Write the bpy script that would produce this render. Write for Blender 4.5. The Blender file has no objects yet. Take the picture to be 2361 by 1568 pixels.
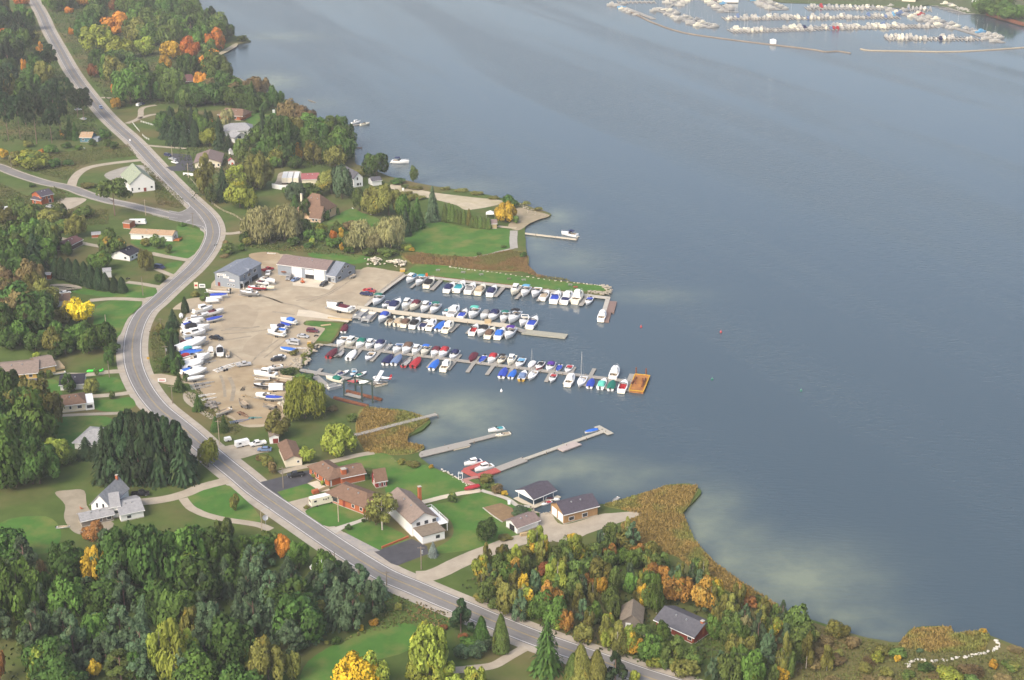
import bpy, bmesh, math, random
import numpy as np
from mathutils import Vector, Matrix, noise as mnoise
from mathutils.geometry import tessellate_polygon

random.seed(7)
R = math.radians
scn = bpy.context.scene
COL = scn.collection

# ------------------------------------------------------------------ camera, sky, sun, exposure
CAMH = 230.0; PITCH = R(21.19)
ST, CT = math.sin(PITCH), math.cos(PITCH)
FV = 3449.0; CX, CY = 1180.5, 784.0
cam_d = bpy.data.cameras.new('camera'); cam = bpy.data.objects.new('camera', cam_d); COL.objects.link(cam)
cam.location = (0, 0, CAMH); cam.rotation_euler = (math.pi/2-PITCH, 0, 0)
cam_d.sensor_width = 36.0; cam_d.lens = 36.0*FV/2361.0; cam_d.clip_end = 30000; cam_d.clip_start = 1.0
scn.camera = cam
SUN_AZ = Vector((-0.62, -0.78)); SUN_EL = R(42)
wd = bpy.data.worlds.new('World'); scn.world = wd; wd.use_nodes = True
nt = wd.node_tree; bg = nt.nodes['Background']
sky = nt.nodes.new('ShaderNodeTexSky'); sky.sky_type = 'NISHITA'; sky.sun_disc = False
sky.sun_elevation = SUN_EL; sky.sun_rotation = math.atan2(SUN_AZ.x, SUN_AZ.y)
sky.air_density = 1.0; sky.dust_density = 5.0; sky.ozone_density = 0.0
nt.links.new(sky.outputs[0], bg.inputs[0]); bg.inputs[1].default_value = 0.15
sl = bpy.data.lights.new('sun', 'SUN'); sl.energy = 1.15; sl.angle = R(30); sl.color = (1, 0.965, 0.90)
sun = bpy.data.objects.new('sun', sl); COL.objects.link(sun)
sd = Vector((SUN_AZ.x*math.cos(SUN_EL), SUN_AZ.y*math.cos(SUN_EL), math.sin(SUN_EL)))
sun.rotation_euler = sd.to_track_quat('Z', 'Y').to_euler(); sun.location = (0, 0, 400)
scn.view_settings.view_transform = 'Standard'; scn.view_settings.look = 'None'
scn.view_settings.gamma = 1.0; scn.view_settings.exposure = 0.82
scn.render.engine = 'CYCLES'
scn.cycles.max_bounces = 5; scn.cycles.diffuse_bounces = 2; scn.cycles.glossy_bounces = 2
scn.cycles.volume_bounces = 0; scn.cycles.transparent_max_bounces = 6

# ------------------------------------------------------------------ positions: survey coordinates to the ground
LAND = 0.8; HAZE = 0.000105
def G(x, y, z=LAND):
    u = (x-CX)/FV; v = (y-CY)/FV
    t = (CAMH-z)/(ST+v*CT)
    return Vector((u*t, (CT-v*ST)*t, z))
def SC(y, z=LAND):
    v = (y-CY)/FV
    return FV/((CAMH-z)/(ST+v*CT))
def fr(X0, Y0, W=640):
    k = W/2361.0
    return lambda x, y: ((X0+x*k)/1.0843, (Y0+y*k)/1.0843)
fA, fB, fC, fD, fE = fr(0, 0), fr(400, 150), fr(0, 350), fr(500, 400), fr(0, 750)
fF, fG, fH, fI, fJ = fr(400, 700), fr(900, 620), fr(1100, 700), fr(0, 1100), fr(560, 1000)
fK, fL, fM, fN, fO = fr(1000, 1000), fr(0, 1275), fr(640, 1275), fr(1280, 1275), fr(1920, 1275)
fP = fr(1000, 460, 480); fQ = fr(520, 620, 400); fY1 = fr(430, 760, 350); fY2 = fr(440, 900, 350)
fT1 = fr(1500, 0, 530); fT2 = fr(2030, 0, 530); fH2 = fr(780, 1140, 380); fH1 = fr(600, 1060, 360); fBk = fr(680, 840, 350)
fCh = fr(680, 420, 400)
fV = lambda x, y: (x, y)
def P(f, x, y, z=LAND):
    return G(*f(x, y), z)

# ------------------------------------------------------------------ materials
MATS = {}
def mat(name, c1, c2=None, scale=2.0, rough=0.8, spec=0.25, bump=0.0, coord='Object', detail=4.0, metal=0.0, stretch=None, c3=None, scale3=0.02):
    if name in MATS: return MATS[name]
    m = bpy.data.materials.new(name); m.use_nodes = True
    n, l = m.node_tree.nodes, m.node_tree.links
    b = n['Principled BSDF']
    b.inputs['Roughness'].default_value = rough; b.inputs['Specular IOR Level'].default_value = spec
    b.inputs['Metallic'].default_value = metal
    if c2 is None: c2 = tuple(x*0.86 for x in c1)
    if coord == 'World':
        g = n.new('ShaderNodeNewGeometry'); co = g.outputs['Position']
    else:
        g = n.new('ShaderNodeTexCoord'); co = g.outputs['Object']
    if stretch:
        mp = n.new('ShaderNodeMapping'); mp.inputs['Scale'].default_value = stretch
        l.new(co, mp.inputs[0]); co = mp.outputs[0]
    t = n.new('ShaderNodeTexNoise'); t.inputs['Scale'].default_value = scale; t.inputs['Detail'].default_value = detail
    t.inputs['Roughness'].default_value = 0.65
    l.new(co, t.inputs[0])
    r = n.new('ShaderNodeValToRGB'); r.color_ramp.elements[0].position = 0.33; r.color_ramp.elements[1].position = 0.67
    r.color_ramp.elements[0].color = (*c1, 1); r.color_ramp.elements[1].color = (*c2, 1)
    l.new(t.outputs[0], r.inputs[0]); out = r.outputs[0]
    if c3:
        t3 = n.new('ShaderNodeTexNoise'); t3.inputs['Scale'].default_value = scale3; t3.inputs['Detail'].default_value = 5.0
        t3.inputs['Roughness'].default_value = 0.6; l.new(co, t3.inputs[0])
        r3 = n.new('ShaderNodeValToRGB'); r3.color_ramp.elements[0].position = 0.46; r3.color_ramp.elements[1].position = 0.66
        r3.color_ramp.elements[0].color = (0, 0, 0, 1); r3.color_ramp.elements[1].color = (1, 1, 1, 1)
        l.new(t3.outputs[0], r3.inputs[0])
        mx = n.new('ShaderNodeMix'); mx.data_type = 'RGBA'
        l.new(r3.outputs[0], mx.inputs['Factor']); l.new(out, mx.inputs['A']); mx.inputs['B'].default_value = (*c3, 1)
        out = mx.outputs['Result']
    l.new(out, b.inputs['Base Color'])
    if bump:
        bp = n.new('ShaderNodeBump'); bp.inputs['Strength'].default_value = bump; bp.inputs['Distance'].default_value = 0.2
        l.new(t.outputs[0], bp.inputs['Height']); l.new(bp.outputs[0], b.inputs['Normal'])
    MATS[name] = m
    return m

def leafmat(name, col, var=0.35, warm=None, wamt=0.0, wscale=2.2):
    """foliage: tint attribute per leaf clump, a little difference per tree"""
    if name in MATS: return MATS[name]
    m = bpy.data.materials.new(name); m.use_nodes = True
    n, l = m.node_tree.nodes, m.node_tree.links
    b = n['Principled BSDF']; b.inputs['Roughness'].default_value = 0.75; b.inputs['Specular IOR Level'].default_value = 0.12
    at = n.new('ShaderNodeAttribute'); at.attribute_name = 'tint'
    oi = n.new('ShaderNodeObjectInfo')
    hs = n.new('ShaderNodeHueSaturation'); hs.inputs['Color'].default_value = (*col, 1)
    mr = n.new('ShaderNodeMapRange'); mr.inputs['To Min'].default_value = 1-var; mr.inputs['To Max'].default_value = 1+var*1.1
    l.new(at.outputs['Fac'], mr.inputs['Value'])
    mo = n.new('ShaderNodeMapRange'); mo.inputs['To Min'].default_value = 0.72; mo.inputs['To Max'].default_value = 1.38
    l.new(oi.outputs['Random'], mo.inputs['Value'])
    mu = n.new('ShaderNodeMath'); mu.operation = 'MULTIPLY'; l.new(mr.outputs[0], mu.inputs[0]); l.new(mo.outputs[0], mu.inputs[1])
    l.new(mu.outputs[0], hs.inputs['Value'])
    mh = n.new('ShaderNodeMapRange'); mh.inputs['To Min'].default_value = 0.485; mh.inputs['To Max'].default_value = 0.515
    l.new(oi.outputs['Random'], mh.inputs['Value']); l.new(mh.outputs[0], hs.inputs['Hue'])
    out = hs.outputs[0]
    if warm:
        tc = n.new('ShaderNodeTexCoord'); t = n.new('ShaderNodeTexNoise'); t.inputs['Scale'].default_value = wscale; t.inputs['Detail'].default_value = 3
        ad = n.new('ShaderNodeVectorMath'); l.new(tc.outputs['Object'], ad.inputs[0]); l.new(oi.outputs['Location'], ad.inputs[1]); l.new(ad.outputs[0], t.inputs[0])
        r = n.new('ShaderNodeValToRGB'); r.color_ramp.elements[0].position = 0.62-wamt; r.color_ramp.elements[1].position = 0.72-wamt
        l.new(t.outputs[0], r.inputs[0])
        h2 = n.new('ShaderNodeHueSaturation'); h2.inputs['Color'].default_value = (*warm, 1); l.new(mu.outputs[0], h2.inputs['Value'])
        mx = n.new('ShaderNodeMix'); mx.data_type = 'RGBA'
        l.new(r.outputs[0], mx.inputs['Factor']); l.new(out, mx.inputs['A']); l.new(h2.outputs[0], mx.inputs['B']); out = mx.outputs['Result']
    l.new(out, b.inputs['Base Color'])
    MATS[name] = m
    return m

# ------------------------------------------------------------------ objects
def link(o, parent=None):
    COL.objects.link(o)
    if parent is not None: o.parent = parent
    return o
LABELS = {}
def tag(o, label, cat, group=None, kind=None):
    k = label
    if k in LABELS and not kind:
        LABELS[k] += 1
        if not (group and group.startswith('=')):
            print('DUPLABEL', label)
    else: LABELS[k] = 1
    o['label'] = label; o['category'] = cat
    if group: o['group'] = group.lstrip('=')
    if kind: o['kind'] = kind
    return o
def empty(name, loc, rz=0.0, s=None):
    o = bpy.data.objects.new(name, None); o.empty_display_size = 0.5
    o.location = loc; o.rotation_euler = (0, 0, rz)
    if s is not None: o.scale = s if hasattr(s, '__len__') else (s, s, s)
    COL.objects.link(o); return o
def mesh(name, vs, fs, m=None, smooth=False):
    me = bpy.data.meshes.new(name); me.from_pydata([tuple(v) for v in vs], [], fs); me.update()
    if m: me.materials.append(m)
    if smooth: me.polygons.foreach_set('use_smooth', [True]*len(me.polygons))
    return me
def obj(name, me, parent=None, loc=None, m=None, rz=None):
    o = bpy.data.objects.new(name, me); COL.objects.link(o)
    if parent is not None: o.parent = parent
    if loc is not None: o.location = loc
    if rz is not None: o.rotation_euler = (0, 0, rz)
    if m is not None and len(me.materials):
        o.material_slots[0].link = 'OBJECT'; o.material_slots[0].material = m
    elif m is not None:
        me.materials.append(m)
    return o
def struct(o, label=None):
    o['kind'] = 'structure'
    if label: o['label'] = label
    return o
class MB:
    def __init__(s): s.v = []; s.f = []
    def add(s, vs, fs):
        k = len(s.v); s.v += [Vector(v) for v in vs]; s.f += [tuple(i+k for i in f) for f in fs]; return s
    def box(s, x0, x1, y0, y1, z0, z1):
        return s.add([(x0,y0,z0),(x1,y0,z0),(x1,y1,z0),(x0,y1,z0),(x0,y0,z1),(x1,y0,z1),(x1,y1,z1),(x0,y1,z1)],
                     [(0,3,2,1),(4,5,6,7),(0,1,5,4),(1,2,6,5),(2,3,7,6),(3,0,4,7)])
    def bar(s, a, b, w=0.1, h=None):
        a = Vector(a); b = Vector(b); d = (b-a)
        if d.length < 1e-6: return s
        d.normalize(); up = Vector((0,0,1)) if abs(d.z) < 0.95 else Vector((1,0,0))
        sx = d.cross(up).normalized()*(w/2); sz = sx.cross(d).normalized()*((h or w)/2)
        return s.add([a-sx-sz,a+sx-sz,a+sx+sz,a-sx+sz,b-sx-sz,b+sx-sz,b+sx+sz,b-sx+sz],
                     [(0,1,2,3),(7,6,5,4),(0,4,5,1),(1,5,6,2),(2,6,7,3),(3,7,4,0)])
    def tube(s, pts, rad, n=6):
        pts = [Vector(p) for p in pts]; k0 = len(s.v)
        if not hasattr(rad, '__len__'): rad = [rad]*len(pts)
        for i, p in enumerate(pts):
            d = (pts[min(i+1, len(pts)-1)]-pts[max(i-1, 0)]).normalized()
            up = Vector((0,0,1)) if abs(d.z) < 0.9 else Vector((1,0,0))
            a = d.cross(up).normalized(); b = a.cross(d).normalized()
            for j in range(n):
                t = 2*math.pi*j/n; s.v.append(p+(a*math.cos(t)+b*math.sin(t))*rad[i])
        for i in range(len(pts)-1):
            for j in range(n):
                q = k0+i*n+j; r_ = k0+i*n+(j+1) % n
                s.f.append((q, r_, r_+n, q+n))
        s.f.append(tuple(k0+j for j in range(n))[::-1]); s.f.append(tuple(k0+(len(pts)-1)*n+j for j in range(n)))
        return s
    def poly(s, pts, z0, z1):
        n = len(pts); k = len(s.v)
        s.v += [Vector((p[0], p[1], z0)) for p in pts]+[Vector((p[0], p[1], z1)) for p in pts]
        s.f.append(tuple(k+n+i for i in range(n))); s.f.append(tuple(k+i for i in range(n))[::-1])
        for i in range(n): s.f.append((k+i, k+(i+1) % n, k+n+(i+1) % n, k+n+i))
        return s
    def mesh(s, name, m=None, smooth=False): return mesh(name, s.v, s.f, m, smooth)
    def obj(s, name, m=None, parent=None, smooth=False, **kw): return obj(name, s.mesh(name, m, smooth), parent, **kw)

def smooth_line(pts, closed=False, sub=6):
    pts = [Vector(p) for p in pts]; n = len(pts); out = []
    rng = range(n if closed else n-1)
    for i in rng:
        if closed: a, b, c, d = pts[(i-1) % n], pts[i], pts[(i+1) % n], pts[(i+2) % n]
        else: a, b, c, d = pts[max(i-1, 0)], pts[i], pts[i+1], pts[min(i+2, n-1)]
        for k in range(sub):
            t = k/sub
            out.append(0.5*((2*b)+(c-a)*t+(2*a-5*b+4*c-d)*t*t+(3*b-a-3*c+d)*t**3))
    if not closed: out.append(pts[-1])
    return out
def jitter(pts, amp, freq=0.15):
    out = []
    for p in pts:
        q = Vector((p.x*freq, p.y*freq, 3.1))
        out.append(Vector((p.x+amp*mnoise.noise(q), p.y+amp*mnoise.noise(q+Vector((7.7, 1.3, 0))), p.z)))
    return out
def sheet(name, pts, m, z, skirt=None, sub=4, jit=0.0, kind='structure', smooth=True, freq=0.15):
    """flat polygon of ground at height z; pts world Vectors"""
    pts = [Vector((p[0], p[1], z)) for p in pts]
    if smooth: pts = smooth_line(pts, True, sub)
    if jit: pts = jitter(pts, jit, freq)
    tris = tessellate_polygon([pts])
    vs = list(pts); fs = []
    for t in tris:
        a, b, c = (pts[i] for i in t)
        if (b-a).cross(c-a).z < 0: t = (t[0], t[2], t[1])
        fs.append(tuple(t))
    if skirt is not None:
        n = len(pts); vs += [Vector((p.x, p.y, skirt)) for p in pts]
        area = sum(pts[i].x*pts[(i+1) % n].y-pts[(i+1) % n].x*pts[i].y for i in range(n))
        for i in range(n):
            j = (i+1) % n
            fs.append((i, j, j+n, i+n) if area < 0 else (i, i+n, j+n, j))
    o = obj(name, mesh(name, vs, fs, m))
    if kind: o['kind'] = kind
    return o
def ribbon(name, pts, w, m, z, off=0.0, kind='structure', closed=False, wfun=None, dash=None):
    """strip of width w along world points, shifted sideways by off"""
    n = len(pts); vs = []; fs = []
    for i, p in enumerate(pts):
        d = (pts[min(i+1, n-1)]-pts[max(i-1, 0)]); d.z = 0; d.normalize()
        nn = Vector((-d.y, d.x, 0))
        ww = w if wfun is None else wfun(i/(n-1))
        vs += [Vector((p.x, p.y, z))+nn*(off-ww/2), Vector((p.x, p.y, z))+nn*(off+ww/2)]
    for i in range(n-1):
        if dash and (i % dash[1]) >= dash[0]: continue
        fs.append((2*i, 2*i+2, 2*i+3, 2*i+1))
    o = obj(name, mesh(name, vs, fs, m))
    if kind: o['kind'] = kind
    return o
def inpoly(x, y, pl):
    c = False; j = len(pl)-1
    for i in range(len(pl)):
        xi, yi = pl[i][0], pl[i][1]; xj, yj = pl[j][0], pl[j][1]
        if (yi > y) != (yj > y) and x < (xj-xi)*(y-yi)/(yj-yi)+xi: c = not c
        j = i
    return c

# ------------------------------------------------------------------ palette
WHITE = mat('white paint', (.80,.80,.78), (.72,.73,.72), 3, .5)
CREAM = mat('cream paint', (.74,.68,.52), (.66,.60,.46), 2, .6)
GEL = mat('white gelcoat', (.82,.82,.80), (.76,.77,.76), 2, .25, .5)
GELC = mat('cream gelcoat', (.78,.73,.58), (.72,.68,.55), 2, .3, .5)
GLASS = mat('dark tinted glass', (.02,.025,.03), (.035,.04,.05), 1, .12, .6)
BLACK = mat('black rubber', (.02,.02,.02), (.03,.03,.03), 5, .7)
TAN = mat('tan vinyl', (.42,.34,.24), (.34,.28,.2), 4, .7)
GREYV = mat('grey vinyl', (.36,.36,.35), (.28,.28,.28), 4, .7)
STEEL = mat('galvanised steel', (.42,.43,.44), (.32,.33,.34), 6, .45, .5, metal=.4)
ALU = mat('bare aluminium', (.5,.51,.52), (.4,.42,.43), 3, .4, .5, metal=.5)
DOCKW = mat('weathered dock boards', (.34,.32,.28), (.25,.24,.22), .9, .85, .2, stretch=(1, 7, 1))
DOCKP = mat('pale dock boards', (.56,.50,.38), (.46,.41,.32), .9, .85, .2, stretch=(1, 7, 1))
DOCKB = mat('brown dock boards', (.24,.165,.14), (.17,.115,.10), .9, .85, .2, stretch=(1, 7, 1))
DOCKE = mat('dock fascia', (.24,.20,.15), (.17,.14,.11), 2, .9)
RUST = mat('rusted steel', (.22,.085,.04), (.13,.05,.03), 1.5, .85)
REDP = mat('red painted boards', (.42,.10,.08), (.32,.07,.06), 1.5, .7)
CONC = mat('concrete', (.46,.43,.37), (.36,.34,.30), .6, .9)
WOODP = mat('grey pole timber', (.24,.20,.15), (.16,.135,.105), 3, .9)
WOODL = mat('pale pole timber', (.45,.38,.27), (.36,.3,.22), 3, .9)
ROCK = mat('pale limestone rock', (.62,.56,.44), (.42,.38,.31), 1.2, .9, .2, bump=.3)
ROCKW = mat('whitewashed rock', (.58,.55,.48), (.42,.40,.35), 1.2, .9)
ROCKD = mat('grey brown rock', (.40,.35,.27), (.26,.23,.18), 1.2, .9)
COLR = {
 'navy': (.02,.025,.09), 'blue': (.03,.07,.42), 'bright': (.03,.15,.58), 'sky': (.14,.38,.60), 'teal': (.03,.30,.34), 'green': (.01,.16,.12),
 'mint': (.12,.52,.42), 'maroon': (.12,.02,.035), 'red': (.40,.03,.04), 'brown': (.14,.085,.06), 'tan': (.42,.34,.24), 'grey': (.25,.25,.25),
 'black': (.018,.018,.022), 'white': (.82,.82,.80), 'purple': (.09,.03,.27), 'slate': (.15,.22,.38), 'cream': (.75,.69,.54), 'gold': (.52,.33,.06), 'orange': (.6,.13,.03), 'lime': (.05,.65,.05)}
def canvas(c): return mat('canvas '+c, COLR[c], tuple(x*.8 for x in COLR[c]), 2.5, .8)
def paint(c): return mat('car paint '+c, {'silver': (.45,.46,.47), **COLR}[c], None, 3, .28, .5)

# ------------------------------------------------------------------ the setting: land, lake, roads
SHORE = [(330,-120),(400,-20),(470,40),(520,70),(556,88),(578,94),(545,103),(520,120),(503,135),(508,155),(532,173),(574,196),(601,212),(650,226),(694,245),(729,287),(751,292),(778,294),
 (794,313),(812,330),(818,352),(819,376),(840,384),(870,395),(901,407),(949,419),(1000,429),(1090,442),(1150,455),(1200,468),(1232,480),(1272,494),(1240,503),(1216,515),(1210,530),(1213,560),(1214,595),(1224,628),
 (1245,638),(1290,646),(1340,652),(1396,661),(1403,672),(1385,681),(1355,678),(1180,660),(1017,645),(935,633),(888,668),(842,705),(826,712),(808,738),(793,746),(779,771),(762,790),(731,795),(715,820),(695,845),(690,858),(719,872),(752,908),(770,921),(800,930),
 (851,939),(919,943),(951,952),(991,967),(979,987),(943,1005),(938,1020),(979,1027),(966,1047),(979,1062),(1004,1080),(1036,1092),(1066,1106),(1090,1104),(1136,1104),(1142,1117),(1172,1142),(1195,1157),(1225,1168),(1232,1184),
 (1268,1184),(1284,1164),(1382,1163),(1410,1158),(1447,1147),(1512,1127),(1545,1117),(1590,1115),(1613,1127),(1615,1140),(1590,1165),(1576,1185),(1585,1215),(1605,1250),(1640,1290),(1700,1337),(1771,1384),(1826,1412),(1888,1434),(1951,1457),(2021,1474),(2071,1481),
 (2085,1466),(2106,1448),(2150,1443),(2191,1447),(2203,1461),(2258,1454),(2286,1467),(2361,1494),(2500,1540)]
shore_w = [G(x, y) for x, y in SHORE]
MEADOW = mat('meadow grass', (.085,.122,.030), (.058,.092,.022), .12, .95, .1, .2, 'World', 6, c3=(.140,.115,.050), scale3=.022)
land_pts = smooth_line(shore_w, False, 4)+[Vector((900, 260, LAND)), Vector((900, -700, LAND)), Vector((-2200, -700, LAND)), Vector((-2200, 3600, LAND)), Vector((-700, 3600, LAND))]
ground = sheet('ground', land_pts, MEADOW, LAND, skirt=-0.6, smooth=False, jit=0.5, freq=.2)
ground['label'] = 'grassy lakeside ground under the village and woods'

far_pts = [fT1(1660, -60), fT2(-330, 20), fT2(0, 30), fT2(420, 42), fT2(760, 55), fT2(1040, 92), fT2(1300, 50), fT2(1420, 60), fT2(1560, 90), fT2(1700, 130), fT2(1960, 165), fT2(2361, 275), fT2(2700, 340)]
farland = sheet('far_shore', [G(*p) for p in far_pts]+[Vector((1600, 1500, 0)), Vector((3000, 2600, 0)), Vector((3000, 5200, 0)), Vector((250, 5200, 0)), Vector((330, 2400, 0))],
                mat('far shore grass', (.08,.12,.045), (.10,.10,.06), .02, .95, .1, 0, 'World'), LAND, skirt=-.6, smooth=False)

# lake: fine grid in view carrying a shoal value, coarse beyond
SHOALS = [(1060,945,120,36,.95),(1000,990,70,30,.6),(1330,1078,140,26,.75),(1230,1110,80,26,.5),(1640,1175,75,55,.6),(1820,1330,190,75,.85),(1700,1250,90,60,.5),(650,84,95,12,.45),(615,188,70,20,.9),(720,240,70,16,.3),
          (1500,682,120,16,.35),(1310,600,85,26,.45),(1285,500,45,18,.6),(780,845,70,28,.35),(880,900,90,30,.3),(1060,430,120,16,.35),(940,395,70,16,.3),(1960,1420,160,40,.4),(1500,1090,120,20,.3),(1240,560,35,40,.5),(1605,1165,60,45,.75),(1625,1225,60,40,.8),(1680,1285,70,36,.8),(1760,1345,90,36,.8),(1850,1390,95,34,.7),(1950,1430,100,28,.6),(2040,1462,80,18,.5),(1090,975,110,40,.6),(960,960,60,30,.6),(1180,1090,80,30,.5),(1000,1040,60,30,.5),(1430,1110,110,24,.5)]
def shoal(xs, ys):
    Zc = ys*CT+(CAMH)*ST; px = CX+FV*xs/Zc; py = CY+FV*(CAMH*CT-ys*ST)/Zc
    s = np.zeros_like(xs)
    for cx, cy, rx, ry, a in SHOALS:
        s = np.maximum(s, a*np.exp(-(((px-cx)/rx)**2+((py-cy)/ry)**2)*1.1))
    return s
gx = np.arange(-420, 901, 6.0); gy = np.arange(300, 2101, 8.0)
X, Y = np.meshgrid(gx, gy); nx, ny = len(gx), len(gy)
vs = np.stack([X.ravel(), Y.ravel(), np.zeros(nx*ny)], 1)
ii = (np.arange(ny-1)[:, None]*nx+np.arange(nx-1)[None, :]).ravel()
fs = np.stack([ii, ii+1, ii+nx+1, ii+nx], 1)
me = bpy.data.meshes.new('lake')
big = [(-6000,-3000),(8000,-3000),(8000,12000),(-6000,12000)]; k = nx*ny
cor = [0, nx-1, k-1, k-nx]
av = vs.tolist()+[(a, b, 0) for a, b in big]
af = fs.tolist()+[(k, k+1, cor[1], cor[0]), (k+1, k+2, cor[2], cor[1]), (k+2, k+3, cor[3], cor[2]), (k+3, k, cor[0], cor[3])]
me.from_pydata(av, [], af)
sh_ = None
at = me.attributes.new('shoal', 'FLOAT', 'POINT')
sv = np.zeros(k+4); sv[:k] = shoal(X.ravel(), Y.ravel()); at.data.foreach_set('value', sv)
wm = bpy.data.materials.new('lake water'); wm.use_nodes = True
n, l = wm.node_tree.nodes, wm.node_tree.links; b = n['Principled BSDF']
b.inputs['Roughness'].default_value = 0.08; b.inputs['IOR'].default_value = 1.37
g = n.new('ShaderNodeNewGeometry')
a_ = n.new('ShaderNodeAttribute'); a_.attribute_name = 'shoal'
tn = n.new('ShaderNodeTexNoise'); tn.inputs['Scale'].default_value = .07; tn.inputs['Detail'].default_value = 6; tn.inputs['Roughness'].default_value = .6; l.new(g.outputs['Position'], tn.inputs[0])
ma = n.new('ShaderNodeMath'); ma.operation = 'MULTIPLY_ADD'; l.new(tn.outputs[0], ma.inputs[0]); ma.inputs[1].default_value = 2.4; ma.inputs[2].default_value = -1.15
sm = n.new('ShaderNodeMath'); sm.operation = 'MULTIPLY'; l.new(ma.outputs[0], sm.inputs[0]); l.new(a_.outputs['Fac'], sm.inputs[1])
sa = n.new('ShaderNodeMath'); sa.operation = 'ADD'; sa.use_clamp = True; l.new(sm.outputs[0], sa.inputs[0]); l.new(a_.outputs['Fac'], sa.inputs[1])
mx = n.new('ShaderNodeMix'); mx.data_type = 'RGBA'; l.new(sa.outputs[0], mx.inputs['Factor'])
mx.inputs['A'].default_value = (.050,.076,.094,1); mx.inputs['B'].default_value = (.175,.205,.150,1)
l.new(mx.outputs['Result'], b.inputs['Base Color'])
w1 = n.new('ShaderNodeTexNoise'); w1.inputs['Scale'].default_value = .55; w1.inputs['Detail'].default_value = 4
mp = n.new('ShaderNodeMapping'); mp.inputs['Rotation'].default_value = (0, 0, .25); mp.inputs['Scale'].default_value = (.45, 1.3, 1)
l.new(g.outputs['Position'], mp.inputs[0]); l.new(mp.outputs[0], w1.inputs[0])
w2 = n.new('ShaderNodeTexNoise'); w2.inputs['Scale'].default_value = .006; w2.inputs['Detail'].default_value = 5; w2.inputs['Distortion'].default_value = .6
mp2 = n.new('ShaderNodeMapping'); mp2.inputs['Scale'].default_value = (.22, 2.4, 1)
mp3 = n.new('ShaderNodeMapping'); mp3.inputs['Rotation'].default_value = (0, 0, R(67)); l.new(g.outputs['Position'], mp3.inputs[0]); l.new(mp3.outputs[0], mp2.inputs[0]); l.new(mp2.outputs[0], w2.inputs[0])
bs = n.new('ShaderNodeMapRange'); bs.inputs['From Min'].default_value = .42; bs.inputs['From Max'].default_value = .62; bs.inputs['To Min'].default_value = .42; bs.inputs['To Max'].default_value = .06
l.new(w2.outputs[0], bs.inputs['Value'])
bp = n.new('ShaderNodeBump'); bp.inputs['Distance'].default_value = .6; l.new(bs.outputs[0], bp.inputs['Strength']); l.new(w1.outputs[0], bp.inputs['Height']); l.new(bp.outputs[0], b.inputs['Normal'])
me.materials.append(wm); lake = obj('lake', me); lake['kind'] = 'structure'; lake['label'] = 'calm grey blue lake with pale sandy shoals'

GRAVEL = mat('yard gravel', (.43,.365,.265), (.31,.26,.185), .16, .95, .1, .1, 'World', 8, c3=(.35,.285,.20), scale3=.06)
DIRT = mat('driveway gravel', (.40,.35,.275), (.31,.27,.21), .25, .95, .1, .1, 'World', 7)
SHOULD = mat('road shoulder gravel', (.40,.36,.30), (.31,.275,.225), .3, .95, .1, .1, 'World', 7)
ASPH = mat('worn grey asphalt', (.225,.215,.205), (.18,.172,.165), .2, .9, .2, .05, 'World', 7, c3=(.16,.153,.148), scale3=.05)
ASPHD = mat('fresh dark asphalt', (.075,.075,.085), (.055,.055,.062), .3, .9, .2, .05, 'World', 6)
LAWN = mat('mown lawn', (.072,.165,.030), (.050,.125,.024), .14, .95, .1, .15, 'World', 6, c3=(.135,.165,.045), scale3=.09)
SAND = mat('beach sand', (.48,.42,.31), (.38,.33,.24), .2, .95, .1, 0, 'World', 7, c3=(.33,.29,.18), scale3=.06)
REEDG = mat('reed bed ground', (.21,.175,.06), (.165,.175,.05), .07, .95, .1, 0, 'World', 6)
CONCP = mat('pale concrete slab', (.56,.50,.39), (.48,.43,.34), .3, .9, .1, 0, 'World', 6)
LINE = mat('road edge paint', (.72,.71,.68), (.55,.54,.52), .8, .8, .2, 0, 'World')
YEL = mat('road centre paint', (.50,.36,.10), (.33,.26,.12), .8, .8, .2, 0, 'World')
SOIL = mat('garden soil', (.24,.165,.09), (.18,.12,.07), .6, .95, .1, 0, 'World')

ROADC = [(60,-30),(95,30),(113,70),(138,115),(160,155),(183,190),(212,228),(240,262),(270,292),(307,325),(342,362),(375,398),(408,432),(440,462),(467,487),(484,508),(491,530),(489,550),(478,575),(461,600),(440,623),(415,645),(386,671),(357,698),(333,719),(317,746),(308,775),(305,800),
 (305,818),(308,840),(316,865),(328,890),(344,915),(367,942),(398,968),(430,994),(470,1030),(516,1069),(552,1098),(590,1130),(640,1165),(700,1206),(766,1251),(830,1292),(890,1327),(955,1355),(1020,1383),(1090,1412),(1155,1440),(1225,1468),(1300,1495),(1390,1526),(1480,1558),(1580,1590),(1700,1630)]
road_w = smooth_line([G(x, y) for x, y in ROADC], False, 8)
SIDEC = [fC(-120,215), fC(0,250), fC(150,310), fC(400,390), fC(640,440), fC(800,500), fC(1000,560), fC(1200,602), fC(1400,652), fC(1600,700), fC(1760,712)]
side_w = smooth_line([G(x, y) for x, y in SIDEC], False, 6)
ribbon('road_shoulder', road_w, 13.0, SHOULD, LAND+.05)
ribbon('road_shoulder', side_w, 9.0, SHOULD, LAND+.045)
road = ribbon('road', road_w, 7.8, ASPH, LAND+.10)
ribbon('road', side_w, 6.6, ASPH, LAND+.09)
for s in (-1, 1):
    ribbon('road_marking', road_w, .22, LINE, LAND+.125, off=s*3.35)
for s in (-.14, .14):
    ribbon('road_marking', road_w, .11, YEL, LAND+.125, off=s)
for s in (-1, 1):
    ribbon('road_marking', side_w[30:-4], .18, LINE, LAND+.115, off=s*2.9)
st = [P(fC, 1715, 752), P(fC, 1755, 738)]
ribbon('stop_line', st, .5, LINE, LAND+.13)

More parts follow.
